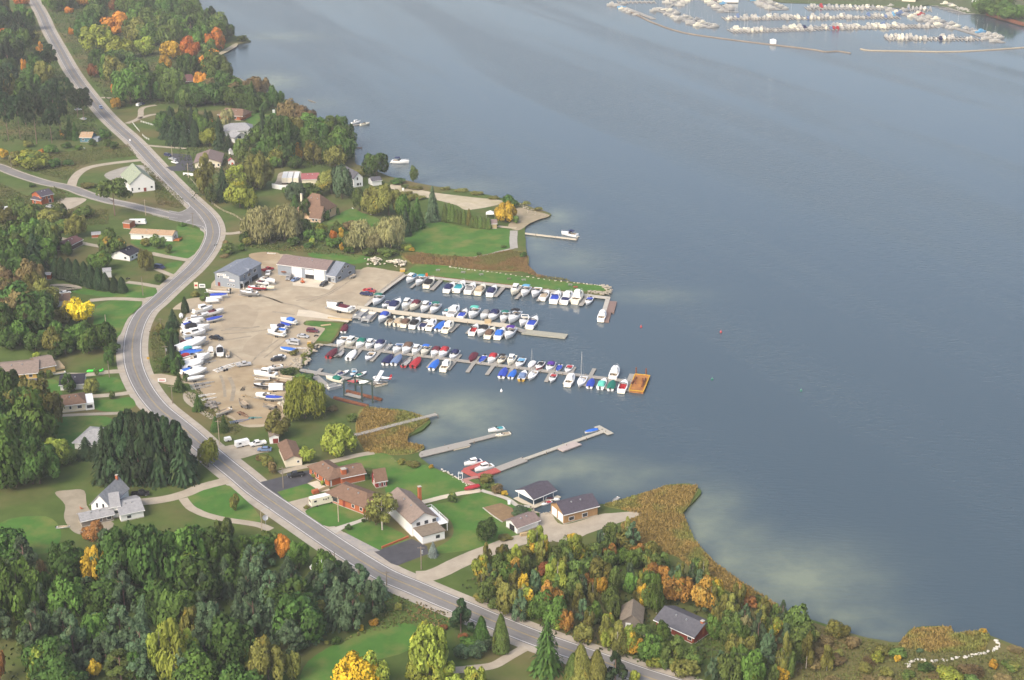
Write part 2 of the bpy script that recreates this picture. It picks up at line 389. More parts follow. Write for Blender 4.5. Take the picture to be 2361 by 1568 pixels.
def zone(name, f, pts, m, dz, sub=4, jit=.25, smooth=True):
    return sheet(name, [P(f, *p) for p in pts], m, LAND+dz, sub=sub, jit=jit, smooth=smooth)
yard = zone('marina_yard', fV, [(398,712),(432,690),(480,680),(500,640),(600,612),(612,592),(660,586),(700,596),(815,622),(848,616),(900,624),(934,633),(888,668),(843,704),(826,710),(808,736),(760,741),(720,739),(702,742),(704,750),(749,757),(737,776),(726,789),(716,800),(704,818),(688,838),(668,852),(656,872),(668,905),(662,935),(665,958),(640,975),(600,985),(562,984),(535,966),(505,955),(480,932),(455,905),(432,884),(400,888),(362,880),(345,866),(372,862),(412,868),(418,845),(413,800),(417,750),(430,724),(415,714)], GRAVEL, .06, 3, .3)
yard['label'] = 'pale gravel boat yard of the marina'
zone('grass_island', fV, [(706,740),(788,746),(776,770),(762,788),(729,786),(752,757),(704,749)], LAWN, .12, smooth=False)
zone('concrete_ramp', fV, [(688,714),(719,717),(806,738),(802,744),(745,735),(684,728)], CONCP, .11, smooth=False)
zone('concrete_pad', fQ, [(1245,480),(1400,455),(1735,485),(1870,540),(1790,620),(1640,590),(1250,555)], CONCP, .11, smooth=False)
zone('pier_lawn', fG, [(440,215),(500,165),(600,150),(1000,190),(1500,262),(2000,332),(2235,352),(2215,402),(1700,376),(1000,306),(450,238)], LAWN, .06, 3)
zone('lawn', fP, [(60,690),(130,560),(330,480),(500,470),(830,540),(1120,555),(1360,570),(1350,780),(1060,880),(850,905),(600,892),(200,840)], LAWN, .06)
zone('lawn', fD, [(1170,590),(1280,500),(1400,450),(1500,490),(1640,540),(1650,640),(1450,650),(1250,610)], LAWN, .06)
zone('lawn', fD, [(1000,880),(1060,850),(1500,880),(1560,920),(1420,960),(1150,930)], LAWN, .05)
zone('lawn', fJ, [(1000,600),(1400,495),(1540,515),(1600,565),(1850,600),(2080,700),(2300,810),(2050,885),(1780,950),(1500,880),(1480,650),(1150,630)], LAWN, .06)
zone('lawn', fK, [(240,985),(480,935),(740,855),(900,900),(1085,975),(1220,1010),(1270,1080),(1020,1120),(1100,1240),(760,1360),(360,1420),(330,1370),(480,1270),(460,1100)], LAWN, .06)
zone('lawn', fJ, [(490,850),(740,775),(870,840),(760,900),(590,940)], LAWN, .06)
zone('lawn', fJ, [(750,1030),(1000,940),(1290,1070),(970,1170)], LAWN, .06)
zone('lawn', fJ, [(1110,1205),(1330,1110),(1700,1275),(1450,1392)], LAWN, .06)
zone('lawn', fI, [(1720,530),(1790,470),(2070,420),(2160,460),(2361,650),(2380,765),(2100,735),(1830,650)], LAWN, .06)
zone('lawn', fE, [(890,100),(1000,10),(1310,15),(1180,170),(1080,350),(920,310),(860,240)], LAWN, .06)
zone('lawn', fE, [(440,1085),(900,1070),(1050,1120),(900,1230),(640,1400),(380,1250)], LAWN, .06)
zone('lawn', fE, [(870,930),(1050,920),(1200,900),(1250,980),(1100,1030),(880,1010)], LAWN, .06)
zone('lawn', fE, [(900,720),(1080,720),(1140,820),(930,850),(880,800)], LAWN, .06)
zone('lawn', fE, [(370,760),(520,740),(560,890),(300,890),(380,850)], LAWN, .06)
zone('lawn', fC, [(1600,880),(1640,790),(1840,830),(1880,900),(1740,1090),(1420,1040),(1200,930)], LAWN, .06)
zone('lawn', fC, [(1510,1170),(1560,1130),(1680,1130),(1600,1240),(1530,1220)], LAWN, .06)
zone('lawn', fC, [(1180,1330),(1440,1370),(1350,1455),(800,1430),(500,1350),(760,1370),(1000,1400)], LAWN, .06)
zone('lawn', fC, [(900,1530),(1080,1470),(1280,1490),(1310,1520),(1200,1620),(880,1640)], LAWN, .05)
zone('lawn', fB, [(780,520),(880,450),(1080,500),(1000,620),(850,600)], LAWN, .06)
zone('lawn', fL, [(0,120),(420,60),(560,200),(480,380),(200,420),(0,420)], LAWN, .06)
zone('lawn', fM, [(480,1400),(900,1150),(1250,1050),(1480,1080),(1400,1300),(1000,1420),(600,1700),(420,1640)], LAWN, .05)
zone('farmyard', fI, [(510,490),(620,465),(780,470),(820,640),(1050,770),(900,870),(720,870),(620,790),(590,700),(600,600)], mat('grey farmyard dirt', (.33,.29,.22), (.24,.21,.155), .2, .95, .1, .1, 'World', 7), .07)
zone('gravel_apron', fK, [(1280,1065),(1390,1045),(1500,1150),(1840,1060),(1950,1045),(2250,1030),(2120,1100),(1720,1240),(1640,1300),(1440,1310),(1290,1200)], DIRT, .07)
zone('beach', fP, [(-120,10),(20,25),(330,90),(480,115),(900,165),(1250,205),(1180,262),(830,320),(700,265),(480,205),(300,165),(-60,90)], SAND, .07)
zone('beach', fP, [(1450,290),(1620,330),(1840,385),(1700,440),(1590,490),(1460,570),(1330,520),(1420,400)], mat('stony beach', (.33,.27,.19), (.25,.22,.14), .3, .95, .1, 0, 'World'), .07)
zone('beach', fA, [(2170,400),(2000,500),(1960,530),(2050,500),(2180,430)], SAND, .05)
zone('beach', fB, [(640,160),(720,160),(830,225),(930,285),(900,300),(800,250)], SAND, .05)
zone('reed_bed', fP, [(0,862),(200,850),(600,893),(900,912),(1350,822),(1560,862),(1575,1000),(1500,1080),(950,1060),(600,1010),(150,985)], REEDG, .05)
zone('reed_bed', fJ, [(1220,200),(1300,70),(1740,130),(1890,182),(1700,325),(1690,400),(1850,430),(1750,495),(1560,508),(1300,480),(1220,330)], REEDG, .05)
zone('reed_bed', fV, [(1392,1166),(1450,1150),(1540,1124),(1608,1122),(1588,1163),(1573,1185),(1600,1245),(1645,1300),(1715,1350),(1795,1400),(1780,1412),(1640,1345),(1560,1285),(1450,1245),(1430,1212),(1480,1187)], REEDG, .05)
zone('dark_asphalt_lot', fC, [(1525,118),(1760,140),(1792,262),(1835,292),(1580,286),(1530,250),(1625,240),(1600,170)], ASPHD, .08, smooth=False)
zone('driveway', fJ, [(328,760),(820,640),(845,715),(765,772),(490,850),(585,945)], ASPHD, .08, smooth=False)
zone('driveway', fJ, [(1385,1402),(1735,1282),(1870,1350),(1885,1420),(1600,1530),(1540,1510)], ASPHD, .08, smooth=False)
zone('driveway', fJ, [(1010,1255),(1110,1225),(1440,1392),(1380,1402),(1500,1500)], mat('patched grey paving', (.26,.25,.25), (.36,.33,.28), .5, .9, .1, 0, 'World'), .085, smooth=False)
zone('driveway', fJ, [(570,950),(745,905),(1000,850),(1065,905),(770,1010),(730,1045)], DIRT, .08, smooth=False)
zone('driveway', fJ, [(960,1195),(1230,1110),(1335,1068),(1340,1100),(1120,1180),(1000,1250)], CONC, .08, smooth=False)
zone('driveway', fJ, [(770,770),(860,745),(990,835),(900,850)], CONCP, .09, smooth=False)
zone('parking_area', fJ, [(-110,475),(0,430),(240,400),(440,470),(330,492),(140,545),(0,525)], DIRT, .08)
zone('church_lot', fC, [(960,330),(1100,262),(1280,232),(1445,270),(1380,322),(1150,405)], mat('grey chippings', (.33,.31,.27), (.27,.255,.22), .3, .95, .1, 0, 'World'), .08)
zone('garden_plot', fK, [(765,995),(930,950),(1040,1000),(1060,1080),(945,1130)], SOIL, .10, smooth=False)
zone('sand_patch', fE, [(1700,850),(1800,870),(1860,1000),(1960,1060),(1940,1100),(1800,1010),(1700,930)], DIRT, .06)
zone('sand_patch', fC, [(440,1340),(640,1330),(760,1370),(560,1400)], DIRT, .06)
zone('sand_patch', fC, [(560,540),(800,545),(640,640),(520,640)], DIRT, .06)
def lane(name, f, pts, w, m, dz=.075, sub=5):
    return ribbon(name, jitter(smooth_line([P(f, *p) for p in pts], False, sub), .25, .2), w, m, LAND+dz)
lane('gravel_lane', fV, [(960,1330),(1000,1325),(1060,1297),(1120,1272),(1200,1245),(1270,1238)], 6.5, DIRT)
lane('concrete_path', fV, [(962,1162),(1036,1143),(1108,1131)], 2.6, CONCP, .09)
lane('stone_path', fK, [(745,835),(900,880),(1000,920),(1090,975),(1200,985)], 1.8, CONC, .09)
lane('gravel_lane', fC, [(1310,185),(1000,220),(800,262),(690,345),(655,440)], 5.5, DIRT)
for w, f, pts in [(4, fC, [(1390,1045),(1560,1080),(1740,1110)]), (3.5, fC, [(1170,1310),(1320,1330),(1490,1360)]), (4, fC, [(830,1480),(1050,1465),(1340,1475)]),
                  (3.5, fC, [(-60,885),(160,878),(330,880),(600,915),(800,960),(940,985)]), (4, fE, [(590,690),(800,690),(1000,665),(1160,655)]), (3.5, fE, [(270,912),(600,900),(1000,880),(1230,850)]),
                  (2.5, fE, [(440,1075),(700,1060),(1100,1045)]), (3, fC, [(1440,1190),(1520,1225),(1600,1255)]), (4, fA, [(1170,1140),(1290,1085),(1310,1000),(1440,970)]), (4, fA, [(1280,1095),(1400,1060),(1560,1045)]),
                  (3.5, fA, [(1330,1340),(1500,1355),(1720,1370)]), (5, fI, [(2090,375),(1850,440),(1700,500),(1500,550),(1290,575)]), (3, fI, [(1690,540),(1780,640),(2000,720),(2361,780),(2500,830)]),
                  (3.2, fM, [(1700,1490),(2000,1465),(2200,1430),(2361,1340),(2480,1270)]), (4, fC, [(2030,860),(2120,865),(2220,850)]), (4, fA, [(930,900),(1020,905)]), (3, fH1, [(640,800),(1100,690),(1500,620),(1900,520),(2200,470)])]:
    lane('driveway', f, pts, w, DIRT)
lane('stone_path', fP, [(1400,575),(1395,690),(1400,790)], 4.0, mat('grey path', (.36,.34,.31), (.29,.28,.25), .4, .9, .1, 0, 'World'), .09)
lane('stone_path', fP, [(1400,790),(1230,830),(1080,870),(900,905)], 1.6, MATS['grey path'], .09)
lane('stone_path', fP, [(1200,520),(1320,535),(1430,545)], 3, SAND, .09)
TRACK = mat('damp tyre tracked gravel', (.21,.18,.135), (.33,.285,.215), .35, .95, .1, 0, 'World', 6)
for f, pts, w in [(fQ, [(740,690),(900,735),(1100,810),(1300,855),(1420,900),(1560,960)], 1.1), (fF, [(600,455),(700,440),(800,445),(920,430)], 1.6), (fF, [(560,560),(680,545),(760,530),(840,520)], 1.2), (fF, [(580,500),(700,490),(850,480),(1000,455)], 1.0), (fQ, [(950,945),(1100,960),(1280,990)], 1.6), (fF, [(560,470),(640,460),(760,462)], 1.4),
                  (fF, [(830,140),(1000,165),(1130,215)], .9), (fF, [(1120,530),(1000,620),(900,700),(820,790)], .8), (fF, [(1180,540),(1060,640),(960,720)], .8), (fF, [(420,600),(600,640),(760,740)], .7), (fQ, [(1950,560),(1700,700),(1300,780)], .8), (fQ, [(2100,480),(1800,680),(1500,790)], .7), (fF, [(640,900),(680,1000),(660,1120)], 1.6), (fF, [(560,880),(590,980),(600,1080)], 1.2)]:
    lane('tyre_track', f, pts, w, TRACK, .074)
for s_ in (-1.75, 1.75):
    ribbon('wheel_track', road_w, .75, mat('tyre polished asphalt', (.185,.178,.172), (.205,.197,.19), .3, .85, .2, 0, 'World', 6), LAND+.112, off=s_-.75)
    ribbon('wheel_track', road_w, .75, MATS['tyre polished asphalt'], LAND+.112, off=s_+.75)
zone('junction_apron', fC, [(1560,650),(1650,668),(1720,640),(1755,600),(1830,700),(1895,800),(1880,830),(1800,790),(1700,762),(1560,735)], ASPH, .095, smooth=False)
ribbon('road_marking', smooth_line([P(fC, 1440, 628), P(fC, 1640, 668), P(fC, 1710, 645), P(fC, 1750, 612), P(fC, 1730, 575)], False, 6), .2, LINE, LAND+.128)
ribbon('road_marking', smooth_line([P(fC, 1400, 690), P(fC, 1600, 742), P(fC, 1780, 780), P(fC, 1870, 800), P(fC, 1898, 840)], False, 6), .2, LINE, LAND+.128)
BROWND = mat('brown packed dirt', (.34,.265,.165), (.265,.205,.13), .14, .95, .1, .1, 'World', 7, c3=(.42,.35,.24), scale3=.05)
zone('dirt_patch', fV, [(462,868),(500,862),(560,842),(620,846),(652,872),(660,905),(652,940),(655,958),(630,972),(598,980),(560,978),(536,962),(508,950),(484,928),(462,900)], BROWND, .064, 4, 1.2)
zone('dirt_patch', fF, [(560,270),(760,230),(900,300),(860,420),(700,480),(560,420)], mat('darker yard gravel', (.36,.30,.215), (.29,.24,.17), .2, .95, .1, 0, 'World', 7), .063, 4, 1.5)
zone('dirt_patch', fF, [(900,500),(1020,520),(1000,640),(860,700),(760,650)], MATS['darker yard gravel'], .063, 4, 1.5)
zone('dirt_patch', fQ, [(1900,700),(2100,640),(2200,700),(1900,820),(1500,800),(1300,720)], MATS['darker yard gravel'], .063, 4, 1.5)
zone('dirt_patch', fQ, [(600,100),(860,60),(1040,90),(1040,250),(900,300),(780,240)], BROWND, .067, 4, 1.0)
zone('rough_ground', fV, [(1700,1350),(1775,1395),(1830,1420),(1890,1441),(1955,1464),(2022,1482),(2075,1488),(2110,1462),(2200,1470),(2290,1476),(2361,1503),(2450,1530),(2450,1640),(1850,1640),(1790,1500),(1700,1420)], mat('rough brown grassland', (.135,.120,.045), (.095,.105,.035), .1, .95, .1, .1, 'World', 6, c3=(.17,.115,.05), scale3=.05), .045, 3, .5)

# ------------------------------------------------------------------ trees: unit meshes (height 1, width 1), then one object per tree
rng = np.random.default_rng(11)
def unit(a):
    return a/np.maximum(np.linalg.norm(a, axis=-1, keepdims=True), 1e-9)
def rdir(n):
    return unit(rng.normal(size=(n, 3)))
LOWEST = {'broad': .05, 'wide': .05, 'willow': .02, 'poplar': .05, 'pine': .06}; KNOW = ['']
def quads_mesh(name, c, nrm, up, w, h, tint, m=None):
    nrm = unit(nrm); t = unit(np.cross(up, nrm)); b = np.cross(nrm, t)
    w = w[:, None]/2; h = h[:, None]/2
    k = len(c)
    # six-sided leaf spray: pointed top and bottom, a little folded
    p = np.stack([c-b*h, c+t*w*.8-b*h*.35+nrm*h*.12, c+t*w*.75+b*h*.4, c+b*h+nrm*h*.1, c-t*w*.8+b*h*.35, c-t*w*.75-b*h*.4], 1).reshape(-1, 3)
    if name.startswith(('crown', 'foliage', 'twigs')):
        p[:, :2] *= .5/np.percentile(np.linalg.norm(p[:, :2], axis=1), 98.5); zt = p[:, 2].max(); zb_ = p[:, 2].min(); nb_ = min(zb_, LOWEST.get(KNOW[0], zb_)); p[:, 2] = nb_+(p[:, 2]-zb_)*(1-nb_)/(zt-zb_)
    me = bpy.data.meshes.new(name)
    me.vertices.add(6*k); me.vertices.foreach_set('co', p.ravel())
    me.loops.add(6*k); me.loops.foreach_set('vertex_index', np.arange(6*k, dtype=np.int32))
    me.polygons.add(k); me.polygons.foreach_set('loop_start', np.arange(k, dtype=np.int32)*6)
    try: me.polygons.foreach_set('loop_total', np.full(k, 6, dtype=np.int32))
    except Exception: pass
    me.update(calc_edges=True)
    a = me.attributes.new('tint', 'FLOAT', 'FACE'); a.data.foreach_set('value', np.clip(tint, 0, 1).astype(np.float32))
    if m: me.materials.append(m)
    return me
ZUP = np.array([0, 0, 1.0])
def blobs_crown(name, bc, br, n, size, upbias=.25, jit=.33, vert=1.0, asp=1.0):
    """leaf clumps on the outside of a heap of blobs"""
    nb = len(bc); idx = rng.integers(0, nb, n)
    d = rdir(n); d[:, 2] += upbias; d = unit(d)
    c = bc[idx]+d*(br[idx]*rng.uniform(.78, 1.08, n))[:, None]*np.array([1, 1, vert])
    # drop those deep inside other blobs
    dist = np.linalg.norm((c[:, None, :]-bc[None])/np.array([1, 1, vert]), axis=2)/br[None]
    dist[np.arange(n), idx] = 9
    keep = dist.min(1) > .72
    c, d, idx = c[keep], d[keep], idx[keep]; k = len(c)
    nn = unit(d+rng.normal(size=(k, 3))*jit)
    up = unit(rdir(k)*.6+ZUP)
    lob = rng.uniform(0, 1, nb)
    tint = .68*lob[idx]+.32*rng.uniform(0, 1, k)
    s = size*rng.uniform(.6, 1.35, k)
    return quads_mesh(name, c, nn, up, s, s*asp, tint)
def k_broad(i):
    nb = 22; d = rdir(nb); d[:, 2] = np.abs(d[:, 2])*1.1-.35; d = unit(d)
    bc = d*rng.uniform(.55, 1, (nb, 1))*np.array([.33, .33, .30]); bc[:, 2] += .56
    return blobs_crown('crown_leaves', bc, rng.uniform(.11, .19, nb), 3400, .062)
def k_wide(i):
    nb = 30; d = rdir(nb); d[:, 2] = np.abs(d[:, 2])*1.0-.3; d = unit(d)
    bc = d*rng.uniform(.6, 1, (nb, 1))*np.array([.37, .37, .30]); bc[:, 2] += .52
    return blobs_crown('crown_leaves', bc, rng.uniform(.09, .155, nb), 4600, .052)
def k_poplar(i):
    nb = 15; a = rng.uniform(0, 6.28, nb); z = rng.uniform(.2, .84, nb); r = .30*np.sqrt(np.clip(1-((z-.42)/.52)**2, .05, 1))*rng.uniform(.3, 1, nb)
    bc = np.stack([np.cos(a)*r, np.sin(a)*r, z], 1)
    return blobs_crown('crown_leaves', bc, rng.uniform(.12, .19, nb)*(1.15-z*.55), 2600, .055, .2, .35, 1.25, 1.5)
def k_pine(i):
    nb = 26; z = np.sort(rng.uniform(.14, .93, nb)); a = rng.uniform(0, 6.28, nb)
    r = .38*np.clip(1-(z-.1)/.92, .01, 1)**.95*rng.uniform(.6, 1, nb)
    bc = np.stack([np.cos(a)*r, np.sin(a)*r, z], 1)
    return blobs_crown('crown_needles', bc, rng.uniform(.09, .15, nb)*(1.22-z*.95), 3400, .052, .45, .4, 1.0, 1.5)
def k_spruce(i):
    C, N, U, W, H, T = [], [], [], [], [], []
    z0 = .06; z = z0
    while z < .97:
        u = (z-z0)/(1-z0); rad = .5*(1-u)**.9+.012; nbr = max(5, int(15*(1-u)+4)); ph = rng.uniform(0, 6.28); lt = rng.uniform(0, 1)
        for j in range(nbr):
            a = ph+6.283*j/nbr+rng.normal()*.12; d = np.array([math.cos(a), math.sin(a), 0]); L = rad*rng.uniform(.75, 1.12)
            for t in ((.35, .62, .9) if L > .2 else (.5, .9)):
                C.append(d*L*t+ZUP*(z-.16*L*t+rng.normal()*.008)); N.append(ZUP*1.0+d*.75+rng.normal(size=3)*.3); U.append(d-ZUP*.3)
                s = .05+.10*L; W.append(s*rng.uniform(.7, 1.2)); H.append(s*1.7); T.append(.4*lt+.6*rng.uniform())
        z += .022+.028*(1-u)
    return quads_mesh('crown_needles', np.array(C), np.array(N), np.array(U), np.array(W), np.array(H), np.array(T))
def k_cedar(i):
    n = 2400; z = rng.uniform(.02, 1, n)**.9; a = rng.uniform(0, 6.28, n)
    prof = .5*np.minimum(1, (z/.12+.3))*np.clip(1-z, 0, 1)**.55*(1+.10*np.sin(a*4+z*9+i))
    c = np.stack([np.cos(a)*prof, np.sin(a)*prof, z], 1)*np.array([1, 1, .98]); d = np.stack([np.cos(a), np.sin(a), .45+0*a], 1)
    return quads_mesh('crown_needles', c, d+rng.normal(size=(n, 3))*.45, np.tile(ZUP, (n, 1)), .055*rng.uniform(.6, 1.3, n), .10*rng.uniform(.7, 1.2, n), rng.uniform(0, 1, n))
def k_red(i):
    """tall pine with a long bare stem"""
    nb = 20; z = rng.uniform(.46, .92, nb); a = rng.uniform(0, 6.28, nb); r = .33*np.sqrt(np.clip(1-((z-.62)/.38)**2, .04, 1))*rng.uniform(.5, 1, nb)
    bc = np.stack([np.cos(a)*r, np.sin(a)*r, z], 1)
    return blobs_crown('crown_needles', bc, rng.uniform(.09, .15, nb), 2300, .044, .5, .6, .75, 1.4)
def k_willow(i):
    nb = 26; d = rdir(nb); d[:, 2] = np.abs(d[:, 2])*.95-.12; d = unit(d)
    bc = d*rng.uniform(.55, 1, (nb, 1))*np.array([.36, .36, .34]); bc[:, 2] += .52
    br = rng.uniform(.10, .17, nb); n = 5200; idx = rng.integers(0, nb, n); dd = rdir(n); dd[:, 2] += .15; dd = unit(dd)
    c = bc[idx]+dd*(br[idx]*rng.uniform(.8, 1.1, n))[:, None]; c[:, 2] -= rng.uniform(0, .14, n)*(np.linalg.norm(c[:, :2], axis=1) > .2)
    c[:, 2] = np.maximum(c[:, 2], .05)
    lob = rng.uniform(0, 1, nb)
    nn = dd*np.array([1, 1, .5])+rng.normal(size=(n, 3))*.35
    return quads_mesh('crown_leaves', c, nn, unit(np.tile(ZUP, (n, 1))+rng.normal(size=(n, 3))*.2), .026*rng.uniform(.7, 1.3, n), .085*rng.uniform(.6, 1.4, n), .5*lob[idx]+.5*rng.uniform(0, 1, n))
def k_bush(i):
    nb = 16; d = rdir(nb); d[:, 2] = np.abs(d[:, 2])
    bc = d*rng.uniform(.4, 1, (nb, 1))*np.array([.34, .34, .5]); bc[:, 2] += .22
    return blobs_crown('foliage', bc, rng.uniform(.13, .2, nb), 1500, .085, .3)
def k_birch(i):
    nb = 15; d = rdir(nb); d[:, 2] = d[:, 2]*.9+.15; d = unit(d)
    bc = d*rng.uniform(.5, 1, (nb, 1))*np.array([.34, .34, .34]); bc[:, 2] += .56
    return blobs_crown('crown_leaves', bc, rng.uniform(.09, .16, nb), 1500, .05)
def k_twig(i):
    n = 900; d = rdir(n); d[:, 2] = np.abs(d[:, 2])*1.2; d = unit(d); r = rng.uniform(.2, 1, n)**.6
    c = d*r[:, None]*np.array([.42, .42, .8]); c[:, 2] += .12
    return quads_mesh('twigs', c, rdir(n), unit(d+rng.normal(size=(n, 3))*.3), .028*np.ones(n), .16*rng.uniform(.6, 1.3, n), rng.uniform(0, 1, n))
BARK = mat('grey brown bark', (.13,.10,.075), (.085,.065,.05), 6, .95); BARKP = mat('pale bark', (.50,.46,.40), (.32,.29,.25), 5, .9); BARKR = mat('reddish pine bark', (.22,.145,.11), (.15,.10,.08), 5, .95)
def trunk_mesh(top, limbs, r0=.022, name='trunk'):
    mb = MB(); mb.tube([(0, 0, -.02), (.004, 0, top*.35), (0, .004, top*.7), (0, 0, top)], [r0*1.25, r0, r0*.75, r0*.3], 6)
    for j in range(limbs):
        a = random.uniform(0, 6.28); z = top*random.uniform(.35, .8); L = random.uniform(.14, .26)
        mb.tube([(0, 0, z), (math.cos(a)*L*.5, math.sin(a)*L*.5, z+L*.35), (math.cos(a)*L, math.sin(a)*L, z+L*.8)], [r0*.5, r0*.35, r0*.12], 4)
    return mb.mesh(name)
KINDS = {'broad': (k_broad, 4, 'broadleaf_tree', BARK, (.8, 6)), 'wide': (k_wide, 3, 'oak_tree', BARK, (.75, 7)), 'poplar': (k_poplar, 3, 'poplar_tree', BARKP, (.9, 4)), 'pine': (k_pine, 4, 'pine_tree', BARKR, (.92, 3)),
         'spruce': (k_spruce, 3, 'spruce_tree', BARK, (.96, 0)), 'cedar': (k_cedar, 2, 'cedar_tree', BARK, (.85, 0)), 'red': (k_red, 3, 'red_pine_tree', BARKR, (.88, 4)), 'willow': (k_willow, 2, 'willow_tree', BARK, (.7, 7)),
         'bush': (k_bush, 3, 'shrub', BARK, (.6, 3)), 'birch': (k_birch, 2, 'birch_tree', BARKP, (.85, 6)), 'twig': (k_twig, 2, 'bare_shrub', BARK, (.7, 5))}
NOUN = {'broad': 'broadleaf tree', 'wide': 'spreading tree', 'poplar': 'upright poplar', 'pine': 'bushy pine', 'spruce': 'pointed spruce', 'cedar': 'dense cedar', 'red': 'tall bare-stemmed pine', 'willow': 'drooping willow', 'bush': 'rounded shrub', 'birch': 'airy birch', 'twig': 'leafless twiggy shrub'}
LEAF = {'dark': ((.045,.086,.018), .5, (.075,.105,.018), -.03), 'green': ((.068,.120,.022), .5, (.11,.135,.02), -.02), 'mid': ((.080,.118,.028), .45, (.14,.15,.03), .0), 'olive': ((.140,.142,.034), .42, (.22,.17,.03), .0),
        'lime': ((.195,.230,.036), .38, (.31,.27,.03), .02), 'pale': ((.25,.245,.105), .36, (.28,.26,.09), .02), 'yellow': ((.56,.39,.025), .36, (.28,.27,.03), .0), 'gold': ((.42,.265,.03), .36, (.19,.18,.03), .02), 'amber': ((.30,.165,.035), .36, (.17,.135,.035), .05),
        'orange': ((.46,.175,.03), .38, (.30,.18,.035), .02), 'rust': ((.21,.085,.03), .38, (.14,.10,.035), .02), 'teal': ((.066,.106,.052), .42, (.10,.13,.06), .0), 'blue': ((.16,.20,.18), .35, None, 0),
        'needle': ((.027,.050,.020), .45, (.05,.07,.02), .0), 'brown': ((.140,.105,.045), .4, (.17,.13,.045), .0), 'mix': ((.070,.112,.025), .42, (.34,.18,.03), .06), 'lgold': ((.17,.205,.034), .4, (.43,.28,.03), .10)}
CNAME = {'dark': 'dark green', 'green': 'deep green', 'mid': 'mid green', 'olive': 'olive', 'lime': 'yellow-green', 'pale': 'pale grey-green', 'yellow': 'bright yellow', 'gold': 'golden', 'orange': 'orange', 'rust': 'rust-red',
         'teal': 'blue-green', 'blue': 'silvery blue', 'needle': 'blackish green', 'brown': 'brownish', 'mix': 'orange-tinged green', 'lgold': 'gold-flecked yellow-green', 'amber': 'amber brown'}
for k_, (c_, v_, w_, a_) in LEAF.items(): leafmat('leaves '+k_, c_, v_, w_, a_)
CROWN = {}; TRUNK = {}
for k_, (fn, nv, nm, bk, (tp, lb)) in KINDS.items():
    KNOW[0] = k_; CROWN[k_] = [fn(i) for i in range(nv)]
    for me in CROWN[k_]: me.materials.append(MATS['leaves dark'])
    TRUNK[k_] = [trunk_mesh(tp, lb, .014 if k_ == 'red' else .022) for i in range(nv)]
    for me in TRUNK[k_]: me.materials.append(bk)
LANDMARKS = [('the white church', 315,430), ('the grey marina office', 555,640), ('the long workshop', 720,625), ('the steep-roofed brown house', 740,475), ('the white farmhouse', 245,1165), ('the two-storey white house', 985,1215),
 ('the wooden boathouse', 1325,1170), ('the brick bungalow', 830,1140), ('the red-walled cottage', 1565,1435), ('the yellow bungalow', 70,845), ('the white bungalow', 170,925), ('the grey-roofed house', 205,1010), ('the long white mobile home', 355,535),
 ('the cream-gabled hall', 475,360), ('the blue cottage', 200,312), ('the brown house above the shore', 530,260), ('the grey split-level house', 560,302), ('the white boathouse by the water', 840,412), ('the three white truck trailers', 670,410), ('the shrouded boat at the roadside', 735,1302),
 ('the road junction', 450,490), ('the little red barn', 875,1102), ('the cream garage', 660,1055), ('the sandy point', 1240,490), ('the curved stone row', 2250,1510), ('the highest stretch of road', 120,90), ('the wooded headland', 540,100), ('the loop drive', 520,1165),
 ('the motorhome', 742,1150), ('the orange brick house', 95,455), ('the lowest stretch of road', 1230,1475), ('the maroon-roofed lodge', 415,195), ('the dark-roofed bungalow', 300,590), ('the grey weathered shed', 1465,1430), ('the wood edge', 60,200), ('the deep wood', 350,80), ('the pine plantation', 640,1420), ('the corner of the wood', 60,1450), ('the reedy shore', 1640,1290), ('the garden lawn', 1060,545), ('the boat yard edge', 400,800)]
TREES = []
def tree(kind, colour, f, x, y, w, h, lean=0):
    vx, vy = f(x, y); k = f(1, 0)[0]-f(0, 0)[0]
    s = SC(vy); dep = PITCH+math.atan((vy-CY)/FV); wp, hp = w*k, h*k
    W = wp/s; H = max(hp-.32*wp*math.sin(dep), hp*.5)/math.cos(dep)/s
    p = G(vx, vy-.22*wp*math.sin(dep))
    if colour in FEATC: FEAT.append((vx, vy-hp*.5, wp))
    _tree(kind, colour, p, W, H, vx, vy)
FEAT = []; FEATC = ('orange', 'gold', 'lime', 'rust', 'yellow', 'amber', 'lgold')
def _tree(kind, colour, p, W, H, vx, vy):
    fn, nv, nm, bk, _ = KINDS[kind]; i = random.randrange(nv)
    if kind == 'broad': nm = {'dark': 'broadleaf_tree', 'green': 'leafy_tree', 'mid': 'leafy_tree', 'teal': 'leafy_tree', 'pale': 'leafy_tree', 'olive': 'yellowish_broadleaf_tree', 'lime': 'yellowish_broadleaf_tree', 'brown': 'yellowish_broadleaf_tree'}.get(colour, 'maple_tree')  # one broadleaf kind, object name chosen by leaf colour, not by species
    r = empty(nm, p, random.uniform(0, 6.28), (W, W, H))
    obj('trunk', TRUNK[kind][i], r)
    c = obj('crown' if kind not in ('bush', 'twig') else 'foliage', CROWN[kind][i], r); c.material_slots[0].link = 'OBJECT'; c.material_slots[0].material = MATS['leaves '+colour]
    TREES.append((r, kind, colour, vx, vy))
def trees(f, s):
    for q in s.split(';'):
        t = q.split()
        if not t: continue
        tree(t[0], t[1], f, *[float(a) for a in t[2:6]])
ROADPX = [(ROADC[i][0]+(ROADC[i+1][0]-ROADC[i][0])*j/4, ROADC[i][1]+(ROADC[i+1][1]-ROADC[i][1])*j/4) for i in range(9) for j in range(4)]
def to_view(p):
    Zc = p.y*CT+(CAMH-p.z)*ST
    return CX+FV*p.x/Zc, CY+FV*((CAMH-p.z)*CT-p.y*ST)/Zc
